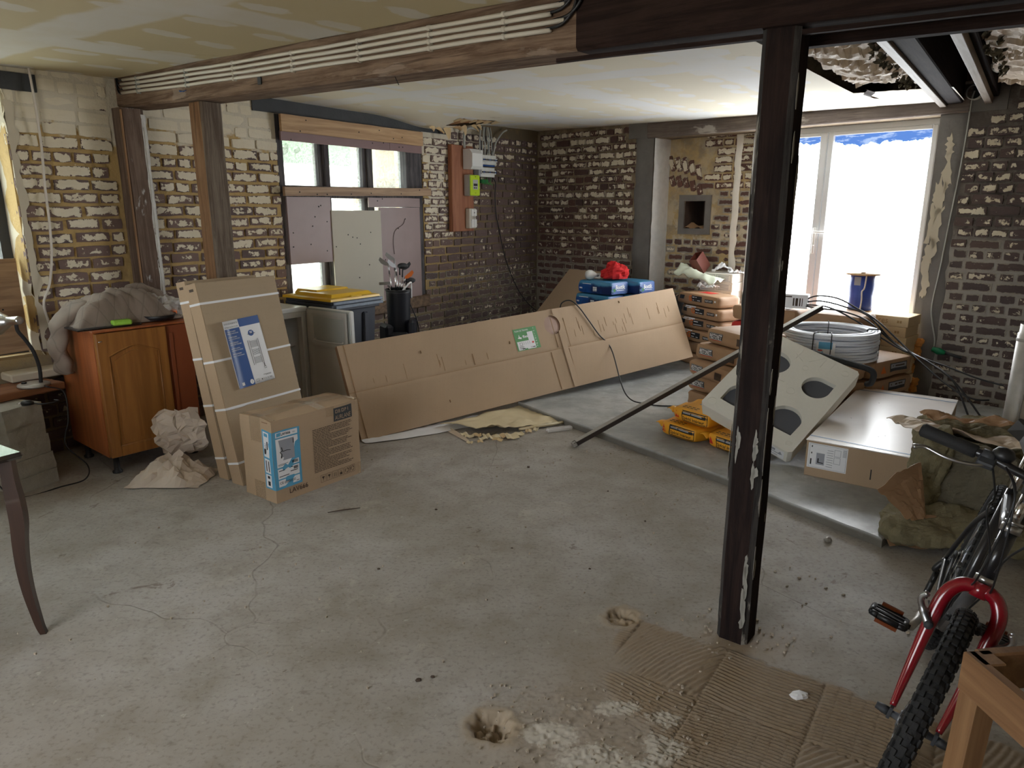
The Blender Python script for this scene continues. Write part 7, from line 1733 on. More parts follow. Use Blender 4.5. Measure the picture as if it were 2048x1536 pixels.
def fill_curve(outer, holes, depth):
    cu = bpy.data.curves.new('f', 'CURVE'); cu.dimensions = '2D'; cu.fill_mode = 'BOTH'; cu.extrude = depth / 2
    for pts in [outer] + holes:
        sp = cu.splines.new('POLY'); sp.points.add(len(pts) - 1); sp.use_cyclic_u = True
        for q, p in zip(sp.points, pts): q.co = (p[0], p[1], 0, 1)
    ob = bpy.data.objects.new('f', cu); me = ob.to_mesh(); vs = [tuple(v.co) for v in me.vertices]; fs = [tuple(p.vertices) for p in me.polygons]
    ob.to_mesh_clear(); bpy.data.objects.remove(ob); bpy.data.curves.remove(cu); return vs, fs
c_ = .02; outer = [(c_, 0), (EA - c_, 0), (EA, c_), (EA, EB - c_), (EA - c_, EB), (c_, EB), (0, EB - c_), (0, c_)]
holes = [dshape(.575, .47, .098, 1, 1), dshape(.535, .15, .088, 1, -1), dshape(.212, .17, .100, -1, -1), dshape(.2, .48, .095, -1, 1)]
vs, fs = fill_curve(outer, holes, .075); mb = MB(); mb.add([(x, y, z * .5 - .0188) for x, y, z in vs], fs); mb.add([(x, y, -.037) for x, y in outer] + [(x * .99 + .004, y * .99 + .003, -ET) for x, y in outer], [tuple(range(8)), tuple(range(15, 7, -1))] + [(i, (i + 1) % 8, 8 + (i + 1) % 8, 8 + i) for i in range(8)])
mb.build('block', M['eps'], ep, recalc=True)
mb = MB(); mb.box((.02, .02, -.0368), (EA - .02, EB - .02, -.036)); mb.build('recess_floor', plain('foam floor darkened for shade', lin(84, 86, 92), .8, var=.05), ep)  # grey colour stands in for the shade down in the cut-outs
mb = MB(); fE = face((0, 0, 0), (1, 0, 0), (0, 1, 0), (0, 0, 1))
for (x, y, r) in ((.74, .59, .022), (.42, .26, .026), (.06, .05, .02), (.74, .07, .022), (.36, .40, .03), (.06, .60, .03), (.64, .29, .02)):
    mb.tube([(x + r * cos(2 * pi * k / 18), y + r * sin(2 * pi * k / 18), .0005) for k in range(18)], 0.0012, 5, closed=True)
for p, q in (((.46, .33), (.46, .40)), ((.70, .22), (.79, .22)), ((.70, .30), (.79, .23)), ((.68, .38), (.78, .38)), ((.68, .33), (.72, .40)), ((.3, .3), (.3, .36)), ((.72, .16), (.8, .16))): mb.tube([(p[0], p[1], .0005), (q[0], q[1], .0005)], .0012, 5)
mb.build('moulded_marks', M['eps'], ep)
fB = face((0, 0, 0), (0, 1, 0), (0, 0, 1), (-1, 0, 0))
mb = MB(); rect(mb, fB, .04, -.095, .30, -.02, off=.0008); mb.build('label', M['paper_white'], ep)
mb = MB(); rect(mb, fB, .10, -.05, .25, -.028, off=.0016); rect(mb, fB, .06, -.065, .20, -.058, off=.0016); mb.add([fB(.05, -.06, .0016), fB(.08, -.06, .0016), fB(.065, -.035, .0016)], [(0, 1, 2)]); rect(mb, fB, .08, -.085, .28, -.080, off=.0016); mb.build('label_print', M['ink_grey'], ep)
mb = MB(); mb.tube(bez([(1.93, 5.0, .62), (2.08, 4.86, .60), (2.26, 4.66, .565), (2.38, 4.58, .53), (2.40, 4.60, .45), (2.40, 4.66, .42)], 10), .020, 8)
tag(mb.build('black_hose', M['rubber'], origin=(2.2, 4.8, .5)), 'thick black hose lying along the back of the polystyrene block', 'hose')
# steel rail leaning over the block
r0 = Vector((.422, 4.591, .012)); r1 = Vector((2.21, 5.05, .885)); rd = (r1 - r0).normalized(); rx_ = rd.cross(Vector((0, 0, 1))).normalized(); ru = rx_.cross(rd)
rlx = thing('steel_rail', 'long dark steel channel leaning from the floor up over the polystyrene block', 'rail', r0)
mb = MB()
for a, b, c, d in ((-.02, -.018, -.012, .018), (.012, .02, -.012, .018), (-.012, .012, -.012, -.006)): mb.box((0, a, c), ((r1 - r0).length, b, d), fn=lambda p: r0 + rd * p.x + rx_ * p.y + ru * p.z)
mb.box((0, -.02, .017), ((r1 - r0).length, -.013, .019), fn=lambda p: r0 + rd * p.x + rx_ * p.y + ru * p.z)
mb.build('channel', plain('brown grey steel', lin(70, 62, 60), .4, .5, .15), rlx, world=True, recalc=True)
mb = MB(); mb.box((.02, -.022, .019), ((r1 - r0).length, .022, .0215), fn=lambda p: r0 + rd * p.x + rx_ * p.y + ru * p.z); mb.build('top_flange', M['zinc'], rlx, world=True, recalc=True)
mb = MB(); mb.box((-.012, -.022, -.012), (.02, .022, .018), bev=.004, fn=lambda p: r0 + rd * p.x + rx_ * p.y + ru * p.z); mb.build('end_bracket', M['zinc'], rlx, world=True)

# ------------------------------------------------------------------ big flat carton with a white top
bc = thing('flat_carton', 'large low carton with a white top and blue straps on the slab', 'carton', (1.720, 3.938, SLAB), RAD(-35.9))
XL, YL, ZL = .63, 1.52, .222
mb = MB(); mb.box((0, 0, 0), (XL, YL, ZL - .006), bev=.004); mb.build('box', M['card'], bc)
mb = MB(); mb.box((-.004, -.006, ZL - .006), (XL + .004, YL + .004, ZL), bev=.002); mb.build('lid', M['card_white'], bc)
M['strap_blue'] = plain('blue strap', lin(60, 120, 176), .4)
for y in (.075, 1.42):
    mb = MB(); y2 = y - (.05 if y < 1 else -.0)
    mb.add([(0, y, ZL + .0012), (XL, y2, ZL + .0012), (XL, y2 + .012, ZL + .0012), (0, y + .012, ZL + .0012)], [(0, 1, 2, 3)]); mb.add([(XL + .005, y2, ZL), (XL + .005, y2, 0), (XL + .005, y2 + .012, 0), (XL + .005, y2 + .012, ZL)], [(0, 1, 2, 3)]); mb.add([(-.005, y, ZL), (-.005, y + .012, ZL), (-.005, y + .012, 0), (-.005, y, 0)], [(0, 1, 2, 3)])
    mb.build('strap', M['strap_blue'], bc)
fc = face((0, -.0006, 0), (1, 0, 0), (0, 0, 1), (0, -1, 0))
mb = MB(); rect(mb, fc, .012, .055, .225, .205); mb.build('label', M['paper_white'], bc)
mb = MB(); rect(mb, fc, .06, .08, .105, .15, off=.0012); frame(mb, fc, .02, .06, .22, .2, .0015, off=.0012)
for i in range(8): rect(mb, fc, .115 + .003 * (i % 2), .075 + .014 * i, .15, .078 + .014 * i, off=.0012)
for i in range(9): rect(mb, fc, .2, .15 + .005 * i, .22, .1525 + .005 * i, off=.0012)
for a, b in ((.155, .10), (.155, .145)): frame(mb, fc, a, b, a + .035, b + .04, .002, off=.0012)
mb.build('label_print', M['ink_grey'], bc)
mb = MB(); rect(mb, fc, .068, .09, .075, .118, off=.002); rect(mb, fc, .068, .09, .1, .095, off=.002); rect(mb, fc, .028, .075, .036, .11, off=.0012); rect(mb, fc, .03, .14, .036, .15, off=.0012); rect(mb, fc, .03, .18, .036, .19, off=.0012); rect(mb, fc, .35, .05, .356, .11, off=.001); mb.build('label_dark', M['ink'], bc)
mb = MB(); [disc(mb, face((0, 0, ZL + .001), (1, 0, 0), (0, 1, 0), (0, 0, 1)), x, y, .004, n=6) for x, y in ((.2, 1.1), (.33, .28), (.36, .32), (.12, .6), (.4, .75))]; mb.build('specks', M['ink_brown'], bc)

# ------------------------------------------------------------------ cables, pipe, foam and mineral wool by the right wall
for i, pts in enumerate((
    [(2.42, 5.86, .84), (2.50, 5.80, .88), (2.62, 5.70, .87), (2.74, 5.60, .80), (2.84, 5.50, .73), (2.93, 5.30, .60), (2.97, 5.05, .49), (3.02, 4.75, .38), (3.10, 4.62, .33), (3.19, 4.58, .33)],
    [(2.42, 5.86, .82), (2.52, 5.78, .84), (2.66, 5.66, .81), (2.80, 5.53, .75), (2.95, 5.40, .57), (3.02, 5.1, .50), (3.06, 4.8, .42), (3.10, 4.62, .20), (3.12, 4.5, .06)],
    [(2.42, 5.86, .80), (2.55, 5.70, .80), (2.70, 5.55, .72), (2.86, 5.42, .60), (2.98, 5.25, .52), (3.10, 4.95, .48), (3.2, 4.75, .44), (3.3, 4.62, .42)],
    [(2.42, 5.86, .79), (2.52, 5.72, .785), (2.62, 5.62, .78), (2.78, 5.52, .72), (2.96, 5.36, .55), (3.0, 5.0, .50), (3.05, 4.72, .40), (3.16, 4.5, .16)])):
    mb = MB(); mb.tube(bez(pts, 10), .0065, 6); tag(mb.build('cable', M['black_plastic'], origin=pts[4]), ['black cable fanning from the small white box, uppermost', 'black cable fanning from the small white box, second down', 'black cable from the small white box reaching the wall', 'black cable from the small white box, lowest'][i], 'cable', 'black cables behind the coil')
mb = MB(); mb.tube(bez([pB(4.615, 2.44, .03), pB(4.60, 2.36, .02), pB(4.60, 2.16, .02), pB(4.59, 1.83, .02), pB(4.57, 1.48, .02), pB(4.55, 1.09, .02), pB(4.53, .80, .02), pB(4.55, .66, .02), pB(4.585, .53, .02), pB(4.59, .46, .02)], 8), .006, 6)
tag(mb.build('wall_cable', M['grey_plastic'], origin=pB(4.58, 1.4, .02)), 'grey cable hanging from the round wall sleeve down the right pier', 'cable')
ge = thing('cable_end', 'green taped cable end at the foot of the right pier', 'cable end', pB(4.58, .44, .03), ROTB); mb = MB(); mb.tube([(0, 0, 0), (.05, 0, -.012), (.10, 0, -.02)], [.02, .03, .015], 10); mb.build('tape', plain('green tape', lin(20, 120, 80), .4), ge)
mb = MB(); mb.tube([(.10, 0, -.02), (.22, 0, -.04)], .013, 8); mb.build('lead', M['dark_grey'], ge)
sl = thing('wall_sleeve', 'round grey pipe sleeve set in the wall at the top of the right pier', 'pipe', pB(4.618, 2.43, 0), ROTB)
mb = MB(); mb.lathe([(.050, -.05), (.057, -.05), (.057, .10), (.050, .10), (.050, -.05)], 24, fn=lambda p: Vector((p.x, p.z, p.y))); mb.build('sleeve', M['grey_plastic'], sl, recalc=True); mb = MB(); mb.lathe([(0, .04), (.05, .04)], 24, fn=lambda p: Vector((p.x, p.z - .05, p.y))); mb.build('plug', M['rubber'], sl)
mb = MB()
for i in range(26):
    r_ = random.Random(i); p = pB(4.43 + r_.uniform(-.045, .05), .08 + r_.random() * .42, .03 + r_.uniform(-.02, .02)); b = blob(p, .035, .03, .035, .4, i, 8, 6, 3, base=False); mb.add(b.v, b.f)
tag(mb.build('foam_bead', M['foam'], origin=pB(4.43, .05, .03)), 'lumpy orange expanding foam along the corner of the door opening', 'foam')
gpz = thing('metal_flue', 'galvanised flue pipe leaning against the right wall', 'pipe', (3.33, 4.50, SLAB), 0)
ax_ = Vector((.02, .03, 1)).normalized(); mb = MB()
mb.lathe([(.078, 0), (.078, .02), (.075, .03), (.075, .74), (.068, .745), (.068, .80), (.063, .80), (.063, .5)], 26, fn=lambda p: Vector((p.x + p.z * .03, p.y + p.z * .03, p.z))); mb.build('pipe', M['zinc'], gpz, recalc=True)
mb = MB(); mb.lathe([(.077, .69), (.0785, .70), (.077, .71)], 26, fn=lambda p: Vector((p.x + p.z * .03, p.y + p.z * .03, p.z))); mb.tube([(.075 * cos(a) + z * .03, .075 * sin(a) + z * .03, z) for a, z in ((-2.0, .02), (-2.0, .72))], .004, 5); mb.build('seam', M['zinc'], gpz)
def slab_blob(name, label, c, dims, rot, amp, seed, mat, n=5, fr=5):
    mb = MB()
    fn0 = lambda p: (lambda s: Vector(p) / s)((abs(p[0]) ** n + abs(p[1]) ** n + abs(p[2]) ** n) ** (1 / n))
    def mk(p):
        q = fn0(p); v = Vector((q.x * dims[0], q.y * dims[1], q.z * dims[2])); k = amp * fbm(v.x * fr + seed, v.y * fr, v.z * fr * .6, 1, 4) + amp * .8 * abs(nz(v.x * 16, v.y * 16, v.z * 7 + seed)) + .010 * nz(v.x * 50, v.y * 50, v.z * 50 + seed); return v + Vector((q.x, q.y, q.z)).normalized() * k
    for ax in range(3):
        for sg in (-1, 1):
            def g(u, v):
                a, b = 2 * u - 1, 2 * v - 1
                if sg < 0: a = -a
                return mk([(sg, a, b), (-a, sg, b), (a, b, sg)][ax])
            mb.grid(g, 30, 30, smooth=False)
    mb.xf(Matrix.Translation(c) @ rot); lo = min(p.z for p in mb.v)
    if lo < .004: mb.xf(Matrix.Translation((0, 0, .004 - lo)))
    return tag(mb.build(name, mat, origin=(c[0], c[1], max(0.004, lo))), label, 'insulation', 'mineral wool heap by the bicycle')
E3 = lambda x, y, z: Matrix.Rotation(RAD(z), 4, 'Z') @ Matrix.Rotation(RAD(y), 4, 'Y') @ Matrix.Rotation(RAD(x), 4, 'X')
slab_blob('mineral_wool', 'thick dusty grey mineral wool batt standing in the heap by the bicycle', Vector((2.30, 3.36, .26)), (.24, .07, .17), E3(-12, 12, -30), .02, 3, M['wool_grey'])
slab_blob('mineral_wool', 'yellow mineral wool batt squeezed upright behind the handlebar grip', Vector((2.13, 3.44, .27)), (.07, .10, .21), E3(0, 8, -20), .05, 5, M['wool'])
slab_blob('mineral_wool', 'second yellow wool batt leaning beside the first one', Vector((2.22, 3.50, .26)), (.08, .10, .20), E3(6, -6, -40), .05, 8, M['wool'])
slab_blob('mineral_wool', 'flattened yellow mineral wool sheet on the floor under the heap', Vector((2.12, 3.16, .05)), (.30, .20, .045), E3(0, 0, -20), .035, 11, M['wool'], 4)
slab_blob('mineral_wool', 'large yellow wool batt lying at the back of the heap', Vector((2.60, 3.62, .22)), (.34, .20, .20), E3(0, 0, -30), .05, 13, M['wool'])
def kflap(name, label, fn, n=18, m=12, mat=None):
    mb = MB(); mb.grid(fn, n, m, smooth=False); o_ = sum(mb.v, Vector()) / len(mb.v); o_.z = min(p.z for p in mb.v); ob = mb.build(name, mat or M['kraft'], origin=o_); md = ob.modifiers.new('s', 'SOLIDIFY'); md.thickness = .004; return tag(ob, label, 'kraft paper')
FA0, FB0, FC0, FD0 = Vector((1.735, 3.15, .283)), Vector((1.93, 3.10, .10)), Vector((1.98, 3.14, .14)), Vector((2.015, 3.3, .36))
kflap('kraft_facing', 'brown kraft facing flap sticking out to the left of the wool heap', lambda u, v: FA0.lerp(FB0, u).lerp(FD0.lerp(FC0, u), v) + Vector((0, 0, .02 * fbm(u * 4, v * 4, 2) + .02 * sin(v * 3))))
kflap('kraft_facing', 'torn brown kraft paper lying on top of the wool heap', lambda u, v: Vector((2.10 + .52 * u, 3.52 - .30 * u + .30 * v, .455 + .03 * fbm(u * 5, v * 4, 4) - .02 * v + .02 * sin(u * 7))), mat=M['kraft_grey'])
kflap('kraft_facing', 'dark brown paper edge on the very top of the wool heap', lambda u, v: Vector((2.22 + .36 * u, 3.62 - .18 * u + .10 * v, .50 + .02 * fbm(u * 6, v * 4, 9) + .02 * sin(u * 9) * v)))
kflap('kraft_facing', 'curled kraft strip on the floor beyond the slab corner', lambda u, v: Vector((1.80 + .28 * u, 3.10 - .02 * u + .05 * v, .012 + .035 * v + .008 * sin(u * 9))))
kflap('kraft_facing', 'folded kraft strip under the standing wool batts', lambda u, v: Vector((1.97 + .24 * u, 3.12 - .02 * u + .06 * v, .10 + .03 * v + .01 * sin(u * 8))))

# ------------------------------------------------------------------ bits lying on the floor
r_ = random.Random(12)
def chip(name, label, x, y, a, b, h, mat, seed, z0=0.0):
    mb = blob((x, y, z0 + h * .5), a, b, h, .45, seed, 9, 6, 2, base=True); lo = min(p.z for p in mb.v); mb.xf(Matrix.Translation((0, 0, z0 + .001 - lo))); return tag(mb.build(name, mat, origin=(x, y, z0)), label, 'debris')
chip('mortar_chip', 'white plaster chip on the ridged adhesive patch', .951, 2.031, .030, .016, .012, M['paper_white'], 1, .004)
chip('mortar_chip', 'small dark bolt shaped lump on the floor beyond the post', 1.54, 3.173, .018, .014, .016, M['zinc'], 2)
for i, (x, y, s_) in enumerate(((-.409, 3.545, .012), (.103, 4.188, .014), (-.323, 2.123, .016), (-.275, 2.142, .012), (.69, 3.4, .009), (.55, 3.8, .009), (-.6, 2.9, .010), (1.05, 3.2, .009), (.0, 3.1, .008), (.35, 2.9, .009))):
    s_ *= .6; chip('mortar_chip', ['dark crumb left of the middle of the floor', 'dark crumb below the vinyl offcut', 'dark chip in the foreground left of the pit', 'dark chip beside another in the foreground', 'tiny dark crumb right of the floor middle', 'tiny dark crumb in front of the slab', 'tiny crumb in the left foreground', 'tiny crumb behind the dark post', 'tiny crumb in the middle of the floor', 'tiny crumb left of the dark post'][i], x, y, s_, s_ * .7, s_ * .6, M['ink_brown'], 10 + i)
for i in range(9):
    x, y = 1.30 + r_.uniform(-.15, .25), 2.62 + r_.uniform(-.25, .3); s_ = r_.uniform(.004, .009)
    chip('mortar_chip', 'small pale mortar crumb on the floor by the bicycle pedal', x, y, s_, s_ * .8, s_ * .6, M['crumb'], 40 + i)['group'] = 'pale crumbs by the pedal'
mb = MB(); mb.tube([(-.98, 3.50, .006), (-.90, 3.53, .008), (-.82, 3.56, .006)], [.003, .006, .003], 6, flat=.6); tag(mb.build('wood_splinter', M['ink_brown'], origin=(-.9, 3.53, 0)), 'dark wood splinter on the floor in front of the printed carton', 'splinter')
mb = MB(); 
for i in range(420):
    if i < 200: x, y = r_.uniform(-.1, .6), r_.uniform(1.55, 2.1)
    elif i < 300: x, y = .95 + r_.gauss(0, .5), 4.1 + r_.gauss(0, .5)
    else: x, y = r_.uniform(-2, 1.6), r_.uniform(2, 4.5)
    s_ = r_.uniform(.0015, .005); a = r_.uniform(0, 6); q = Vector((x, y, .003 if i >= 200 else .006))
    mb.box((-s_, -s_ * .7, -.003), (s_, s_ * .7, s_), fn=lambda p: q + Matrix.Rotation(a, 3, 'Z') @ p)
ob = mb.build('grit', M['crumb']); ob['kind'] = 'stuff'; ob['label'] = 'grit scattered over the concrete floor'

# ------------------------------------------------------------------ bicycle leaning at the right edge
BH_, BLn, BST, BCR = 4.0508, -.2413, -.0618, .1944
RB = Matrix.Rotation(BH_, 4, 'Z') @ Matrix.Rotation(BLn, 4, 'X')
BSC = .9888
BM4 = Matrix.Translation(Vector((.9443, 1.5694, 0)) - (RB @ Vector((1.04, 0, 0))) * BSC) @ RB @ Matrix.Scale(BSC, 4)
bk = thing('bicycle', 'black mountain bike with a dark red fork leaning over at the right edge', 'bicycle', (0, 0, 0), rot=BM4)
HA = RAD(71); AX = Vector((-cos(HA), 0, sin(HA))); PPX = Vector((sin(HA), 0, cos(HA))); FAX = Vector((1.04, 0, .33)); S0 = FAX - PPX * .042
ST = Matrix.Translation(S0) @ Matrix.Rotation(BST, 4, AX) @ Matrix.Translation(-S0)
def wheel(name, c, xf, teeth):
    mb = MB(); NS = 64
    mb.tube([c + Vector((.302 * cos(a), 0, .302 * sin(a))) for a in [2 * pi * k / NS for k in range(NS)]], .0245, 12, closed=True)
    for k in range(72):
        a = 2 * pi * k / 72; er = Vector((cos(a), 0, sin(a))); et = Vector((-sin(a), 0, cos(a)))
        for (phi, w_, l_) in ((0, .006, .008), (.5, .005, .007), (-.5, .005, .007), (1.0, .004, .009), (-1.0, .004, .009)):
            aa = a + (pi / 72 if abs(phi) > .2 and abs(phi) < .8 else 0); er = Vector((cos(aa), 0, sin(aa))); et = Vector((-sin(aa), 0, cos(aa)))
            nrm = er * cos(phi) + Vector((0, sin(phi), 0)); bi = et.cross(nrm); q = c + er * .302 + nrm * .024
            mb.box((-l_, -w_, 0), (l_, w_, .005), fn=lambda p: q + et * p.x + bi * p.y + nrm * p.z)
    mb.xf(xf); ty = mb.build(name, M['rubber'], bk)
    mb = MB(); mb.tube([c + Vector((.274 * cos(a), 0, .274 * sin(a))) for a in [2 * pi * k / 48 for k in range(48)]], .0125, 8, closed=True, flat=.8); mb.xf(xf); rm = mb.build('rim', M['grey_paint'], bk)
    for k in range(28):
        a = 2 * pi * k / 28; sd = .03 * (1 if k % 2 else -1); b = a + .5 * (1 if k % 4 < 2 else -1)
        mb = MB(); mb.tube([c + Vector((.022 * cos(b), sd, .022 * sin(b))), c + Vector((.265 * cos(a), 0, .265 * sin(a)))], .0011, 4); mb.xf(xf); mb.build('spoke', M['steel'], rm)
    mb = MB(); mb.tube([c + Vector((0, y, 0)) for y in (-.052, -.034, -.033, -.028, -.027, .027, .028, .033, .034, .052)], [.008, .010, .022, .022, .012, .012, .022, .022, .010, .008], 12); mb.xf(xf); mb.build('hub', M['grey_paint'], bk)
I4 = Matrix.Identity(4)
wheel('front_tyre', FAX, ST, True); wheel('rear_tyre', Vector((0, 0, .33)), I4, True)
BBp = Vector((.42, 0, .295)); HTB = S0 + AX * .415; HTT = S0 + AX * .545; STT = BBp + Vector((-cos(RAD(73)), 0, sin(RAD(73)))) * .46
def tubes(segs, name, mat, xf=I4, n=12):
    mb = MB()
    for p, r in segs: mb.tube(p, r, n)
    mb.xf(xf); return mb.build(name, mat, bk)
tubes([([HTB, HTT], .019)], 'head_tube', M['bike_black']); lab(tubes([([HTB + AX * .02, BBp], .0185)], 'down_tube', M['grey_paint']), 'silver grey down tube with red marks')
tubes([([HTT - AX * .03, STT], .0165)], 'top_tube', M['bike_black']); tubes([([BBp, STT + (STT - BBp) * .06], .0155)], 'seat_tube', M['bike_black'])
for sgn in (-1, 1):
    tubes([(bez([BBp + Vector((-.03, .02 * sgn, 0)), Vector((.25, .045 * sgn, .305)), Vector((0, .062 * sgn, .33))], 6), .0095)], 'chain_stay', M['bike_black'])
    tubes([(bez([STT + Vector((-.01, .02 * sgn, -.05)), Vector((.14, .045 * sgn, .55)), Vector((0, .064 * sgn, .335))], 6), .0085)], 'seat_stay', M['bike_black'])
mb = MB(); dn = (BBp - HTB).normalized()
for k in range(3): mb.tube([HTB + dn * (.06 + .045 * k) + AX * .02, HTB + dn * (.085 + .045 * k) + AX * .02], .0195, 12)
mb.build('red_marks', M['red_paint'], bk)
tubes([([STT, STT + (STT - BBp).normalized() * .16], .0135)], 'seat_post', M['chrome'])
sd = STT + (STT - BBp).normalized() * .17; mb = MB(); mb.prism([(-.13, -.075), (-.10, -.08), (-.02, -.04), (.12, -.018), (.14, 0), (.12, .018), (-.02, .04), (-.10, .08), (-.13, .075)], 0, .045, fn=lambda x, y, h: sd + Vector((x, y * (1 - h * 4), h))); mb.build('saddle', M['black_plastic'], bk, recalc=True)
# fork, steered
crn = S0 + AX * .352
def leg(sgn):
    return bez([crn + AX * .035 + Vector((0, .012 * sgn, 0)), crn + AX * .022 + Vector((0, .042 * sgn, 0)), crn - AX * .02 + Vector((0, .062 * sgn, 0)) + PPX * .002, crn - AX * .10 + Vector((0, .064 * sgn, 0)), FAX + AX * .12 + Vector((0, .060 * sgn, 0)) - PPX * .030, FAX + AX * .018 + Vector((0, .055 * sgn, 0)) - PPX * .002], 7)
for sgn in (-1, 1):
    P = leg(sgn); n_ = len(P); rr = [(.0185 if i < 20 else .0185 - .0105 * (i - 20) / (n_ - 21)) for i in range(n_)]
    mb = MB(); mb.tube(P, rr, 12); mb.xf(ST); lab(mb.build('fork_leg', M['red_paint'], bk), 'dark red fork leg')
    mb = MB(); q = FAX + Vector((0, .054 * sgn, 0)); mb.box((-.012, -.004, -.012), (.012, .004, .022), fn=lambda p: q + p); mb.tube([q + Vector((0, .004 * sgn, 0)), q + Vector((0, .016 * sgn, 0)), q + Vector((0, .034 * sgn, 0))], [.012, .012, .009], 8)
    mb.xf(ST); mb.build('axle_nut', M['dark_grey'], bk)
    # cantilever brake
    bp = crn - AX * .105 + Vector((0, .064 * sgn, 0)) + PPX * .022
    mb = MB(); mb.tube([bp - PPX * .022, bp + PPX * .012], .011, 8); mb.build('brake_pivot', M['dark_grey'], bk).data.transform(ST)
    mb = MB(); mb.tube(bez([bp, bp + AX * .025 + Vector((0, .022 * sgn, 0)), bp + AX * .055 + Vector((0, .040 * sgn, 0)) + PPX * .012, bp + AX * .075 + Vector((0, .030 * sgn, 0)) + PPX * .022], 6), [.011] * 8 + [.008] * 11, 8); mb.xf(ST); mb.build('brake_arm', M['steel'], bk)
    mb = MB(); s0_ = bp + AX * .04 + Vector((0, -.030 * sgn, 0)) - PPX * .01; mb.box((-.006, -.006, -.03), (.006, .006, .03), bev=.003, fn=lambda p: s0_ + PPX * p.z + AX * p.x + Vector((0, p.y, 0))); mb.xf(ST); mb.build('brake_pad', M['rubber'], bk)
mb = MB(); mb.tube([crn + AX * .012, crn + AX * .05], .021, 12); mb.xf(ST); mb.build('fork_crown', M['red_paint'], bk)
mb = MB(); mb.tube([S0 + AX * .405, S0 + AX * .42], .024, 14); mb.build('headset', M['steel'], bk); mb = MB(); mb.tube([S0 + AX * .545, S0 + AX * .565], .023, 14); mb.tube([S0 + AX * .568, S0 + AX * .575], .021, 14); mb.build('headset', M['steel'], bk)
QT = S0 + AX * .668; BAR = QT + PPX * .07 + AX * .017
mb = MB(); mb.tube([S0 + AX * .56, QT - AX * .01], .0125, 12); mb.xf(ST); mb.build('stem_quill', M['chrome'], bk)
mb = MB(); mb.tube([QT - AX * .012, QT + PPX * .02, BAR], [.017, .017, .019], 12); mb.tube([BAR - Vector((0, .022, 0)), BAR + Vector((0, .022, 0))], .019, 12); mb.xf(ST); mb.build('stem', M['bike_black'], bk)
def barp(y): return BAR + Vector((-.028 * (abs(y) / .27) ** 1.2, y, .012 * min(1, abs(y) / .1)))
mb = MB(); mb.tube([barp(y) for y in [-.262 + .524 * i / 24 for i in range(25)]], .0112, 10); mb.xf(ST); mb.build('handlebar', M['bike_black'], bk)
for sgn in (-1, 1):
    mb = MB(); mb.tube([barp(sgn * y) for y in (.133, .136, .18, .23, .262, .268)], [.014, .0175, .0170, .0175, .0185, .015], 12); mb.xf(ST); mb.build('grip', M['rubber'], bk)
    q = barp(sgn * .108); dwn = Vector((.85, 0, -.52)).normalized()
    mb = MB(); mb.tube([q + Vector((0, -.014, 0)), q + Vector((0, .014, 0))], .017, 10); mb.box((-.010, -.018, 0), (.010, .022, .035), bev=.004, fn=lambda p: q + dwn * p.z + Vector((0, p.y, 0)) + Vector((.52, 0, .85)) * p.x); mb.xf(ST); mb.build('lever_clamp', M['dark_grey'], bk)
    mb = MB(); mb.tube(bez([q + dwn * .03, q + dwn * .045 + Vector((0, .03 * sgn, 0)), q + dwn * .052 + Vector((0, .08 * sgn, 0)), q + dwn * .045 + Vector((0, .13 * sgn, 0)), q + dwn * .058 + Vector((0, .155 * sgn, 0))], 6), [.006] * 20 + [.0065, .007, .0085, .009, .008], 8, flat=.7); mb.xf(ST); mb.build('brake_lever', M['steel'], bk)
    mb = MB(); mb.tube(bez([q + dwn * .03 + Vector((0, -.02 * sgn, 0)), q + dwn * .10 + Vector((0, -.05 * sgn, -.01)), BAR + Vector((.10, .06 * sgn, -.08)), BAR + Vector((.07, .02 * sgn, -.18)), crn + AX * .09 + PPX * .05 + Vector((0, .01 * sgn, 0))], 8), .0028, 6); mb.xf(ST); mb.build('brake_cable', M['black_plastic'], bk)
mb = MB(); q = barp(-.08); mb.lathe([(0, 0), (.022, .0), (.026, .012), (.018, .026), (0, .03)], 14, c=q + Vector((-.01, 0, .008))); mb.xf(ST); mb.build('shifter', M['black_plastic'], bk)
for k, y in enumerate((.015, -.02)): mb = MB(); mb.tube(bez([q + Vector((.02, .01, 0)), q + Vector((.11, .05, -.04)), HTB + Vector((.06, y, .02)), HTB + (BBp - HTB) * .25 + Vector((0, y * 1.4, 0)), HTB + (BBp - HTB) * .6 + Vector((0, y, 0))], 8), .0026, 6); mb.build('gear_cable', M['black_plastic'], bk)
# drive train on the right hand side (y < 0)
for j, r in enumerate((.088, .073, .055)):
    mb = MB(); nt = 44; y = -.052 + .007 * j; pts = []
    for k in range(nt * 2): a = pi * k / nt; rr_ = r + (.003 if k % 2 else -.002); pts.append((BBp.x + rr_ * cos(a), BBp.z + rr_ * sin(a)))
    inn = [(BBp.x + (r - .02) * cos(pi * k / nt), BBp.z + (r - .02) * sin(pi * k / nt)) for k in range(nt * 2)]; N2 = nt * 2
    mb.add([(x, y, z) for x, z in pts] + [(x, y, z) for x, z in inn] + [(x, y - .003, z) for x, z in pts] + [(x, y - .003, z) for x, z in inn], [f for k in range(N2) for f in ((k, (k + 1) % N2, N2 + (k + 1) % N2, N2 + k), (2 * N2 + k, 3 * N2 + k, 3 * N2 + (k + 1) % N2, 2 * N2 + (k + 1) % N2), (k, 2 * N2 + k, 2 * N2 + (k + 1) % N2, (k + 1) % N2), (N2 + k, N2 + (k + 1) % N2, 3 * N2 + (k + 1) % N2, 3 * N2 + k))])
    mb.build('chainring', M['dark_grey'] if j != 1 else M['zinc'], bk, recalc=True)
